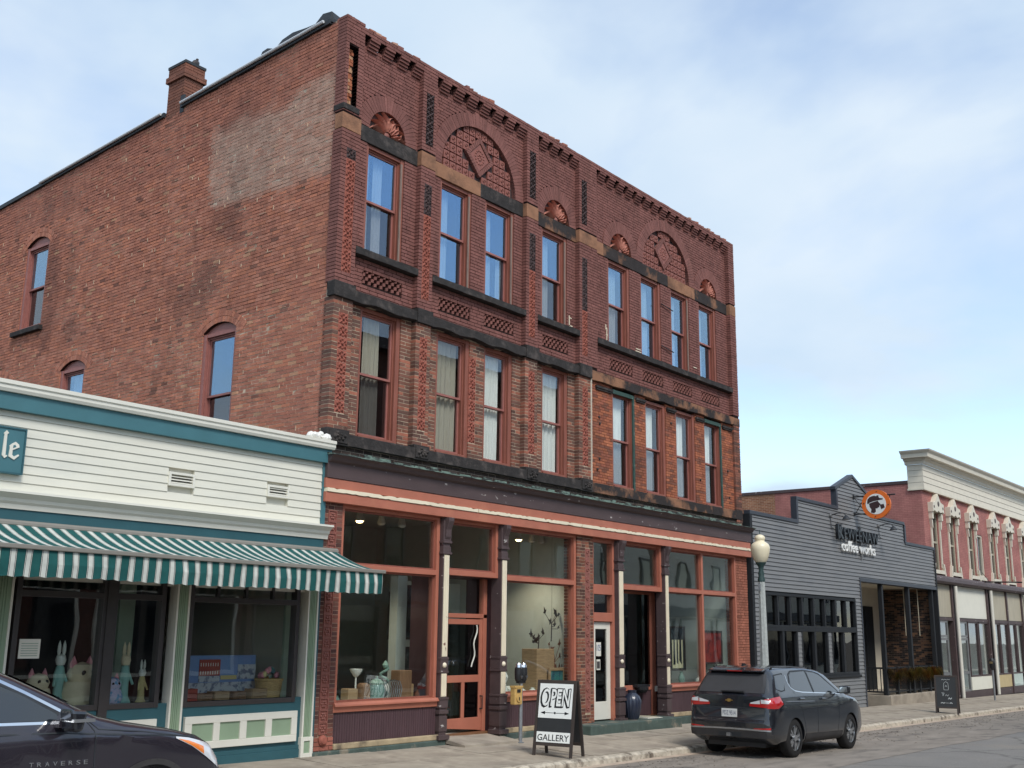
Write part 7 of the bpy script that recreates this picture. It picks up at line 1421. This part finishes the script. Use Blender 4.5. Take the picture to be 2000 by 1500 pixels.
for k in range(16): a = random.uniform(0, 6.28); r = random.uniform(0, .15); b = MB(); b.lathe([(0, -.05), (.035, -.03), (.045, 0), (.032, .04), (0, .06)], (math.cos(a) * r, math.sin(a) * r, .34 + (.15 - r) * .7), 10); b.build('egg', random.choice(('plush_pink', 'cloth_mint', 'cloth_yellow', 'art_teal', 'ceramic')), o, smooth=True)
for i, (x, w_, h, m) in enumerate(((-2.1, .22, .2, 'board_red'), (-1.85, .26, .13, 'wood_mid'), (-1.55, .26, .15, 'wood_light'), (-1.22, .22, .14, 'wood_mid'), (-.85, .28, .17, 'wood_light'))):
    o = thing('crate', (x, .4, .86), ('red wooden crate at the window corner', 'low brown crate next to the red one', 'pale slatted crate before the street scene', 'small brown crate in the middle of the sill', 'pale crate beside the egg basket')[i], 'crate')
    for k in range(3): b = MB(); b.box(-w_ / 2, w_ / 2, -.1, -.085, k * h / 3 + .003, (k + 1) * h / 3 - .004); b.build('slat', m, o); b = MB(); b.box(-w_ / 2, w_ / 2, .085, .1, k * h / 3 + .003, (k + 1) * h / 3 - .004); b.build('slat', m, o)
    for sg in (-1, 1): b = MB(); b.box(sg * w_ / 2 - .008, sg * w_ / 2 + .008, -.083, .083, 0, h); b.build('end_board', m, o)
o = thing('notice_paper', (-4.75, .055, 1.52), 'white printed notice taped inside the shop glass', 'notice'); b = MB(); b.box(-.14, .14, 0, .004, 0, .24); b.build('sheet', 'white_paint', o); b = MB(); [b.box(-.11, .11, -.002, 0, .03 + k * .03, .04 + k * .03) for k in range(6)]; b.build('print_line', 'interior_green', o)
# bird on the chimney
o = thing('bird', (.34, 5.2, 13.66), 'small dark bird perched on the chimney cap', 'bird')
b = MB(); b.lathe([(0, -.11), (.03, -.08), (.05, 0), (.04, .06), (0, .1)], (0, 0, 0), 12, 'x'); bo = b.build('body', 'iron', o, smooth=True); bo.location = (0, 0, .13); bo.rotation_euler = (0, -.5, .6); bo.scale = (1.5, 1.5, 1.5); b = MB(); b.lathe([(0, -.035), (.03, -.01), (.03, .015), (0, .035)], (.07, .05, .26), 10); b.build('head', 'iron', o, smooth=True); b = MB(); [b.tube((sx, 0, 0), (sx, 0, .07), .005, n=5) for sx in (-.02, .02)]; b.build('leg', 'iron', o)
# ================================================================== the other side of the street (seen in the glass)
def opposite(name, x0, x1, h, m, trim, lb, y=-18.6, cols=5, boards=0):
    o = tag(empty(name, (x0, y, G(x0))), lb, 'building'); rows = ([(4.6, 6.4)] if h > 7 else []) + ([(8.2, 10.0)] if h > 11 else [])
    b = MB(); b.box(0, x1 - x0, -9, 0, -.4, h); b.build('wall', m, o)
    b = MB(); b.box(-.1, x1 - x0 + .1, -.1, .4, h - .5, h); b.box(0, x1 - x0, 0, .25, 3.3, 3.8); b.build('cornice', trim, o)
    for k in range(boards): zz = 3.85 + k * (h - 4.4) / boards; b = MB(); b.prism([(.004, zz + (h - 4.4) / boards), (.03, zz), (.0, zz)], 'x', 0, x1 - x0); b.build('clapboard', m, o)
    for r0, r1 in rows:
        for i in range(cols): c = (x1 - x0) * (i + .5) / cols; b = MB(); frame_rect(b, c - .6, c + .6, r0, r1, .12, 0, .1); wn = b.build('window', trim, o); b = MB(); b.box(c - .48, c + .48, .03, .04, r0 + .12, r1 - .12); b.build('pane', 'car_glass', wn)
    for i in range(cols - 1): c0, c1 = (x1 - x0) * i / (cols - 1) + .3, (x1 - x0) * (i + 1) / (cols - 1) - .3; b = MB(); frame_rect(b, c0, c1, .4, 3.2, .12, 0, .12); wn = b.build('shop_window', trim, o); b = MB(); b.box(c0 + .1, c1 - .1, .04, .05, .5, 3.1); b.build('pane', 'car_glass', wn)
opposite('opposite_building', -2, 13, 5.4, 'dark_brick', 'beige_paint', 'low dark brick building across the street with beige window frames', cols=6)
opposite('opposite_building', 13.2, 34, 14.2, 'dark_brick', 'brown_paint', 'tall dark brick building across the street with brown trim', cols=7)
opposite('opposite_building', 34.5, 66, 10.2, 'clapboard_white', 'trim_navy', 'pale clapboard building across the street with dark trim', cols=8, boards=26)
# ------------------------------------------------------------------ render settings
scene.render.engine = 'CYCLES'; scene.cycles.max_bounces = 8; scene.cycles.transparent_max_bounces = 16; scene.cycles.caustics_reflective = False; scene.cycles.caustics_refractive = False
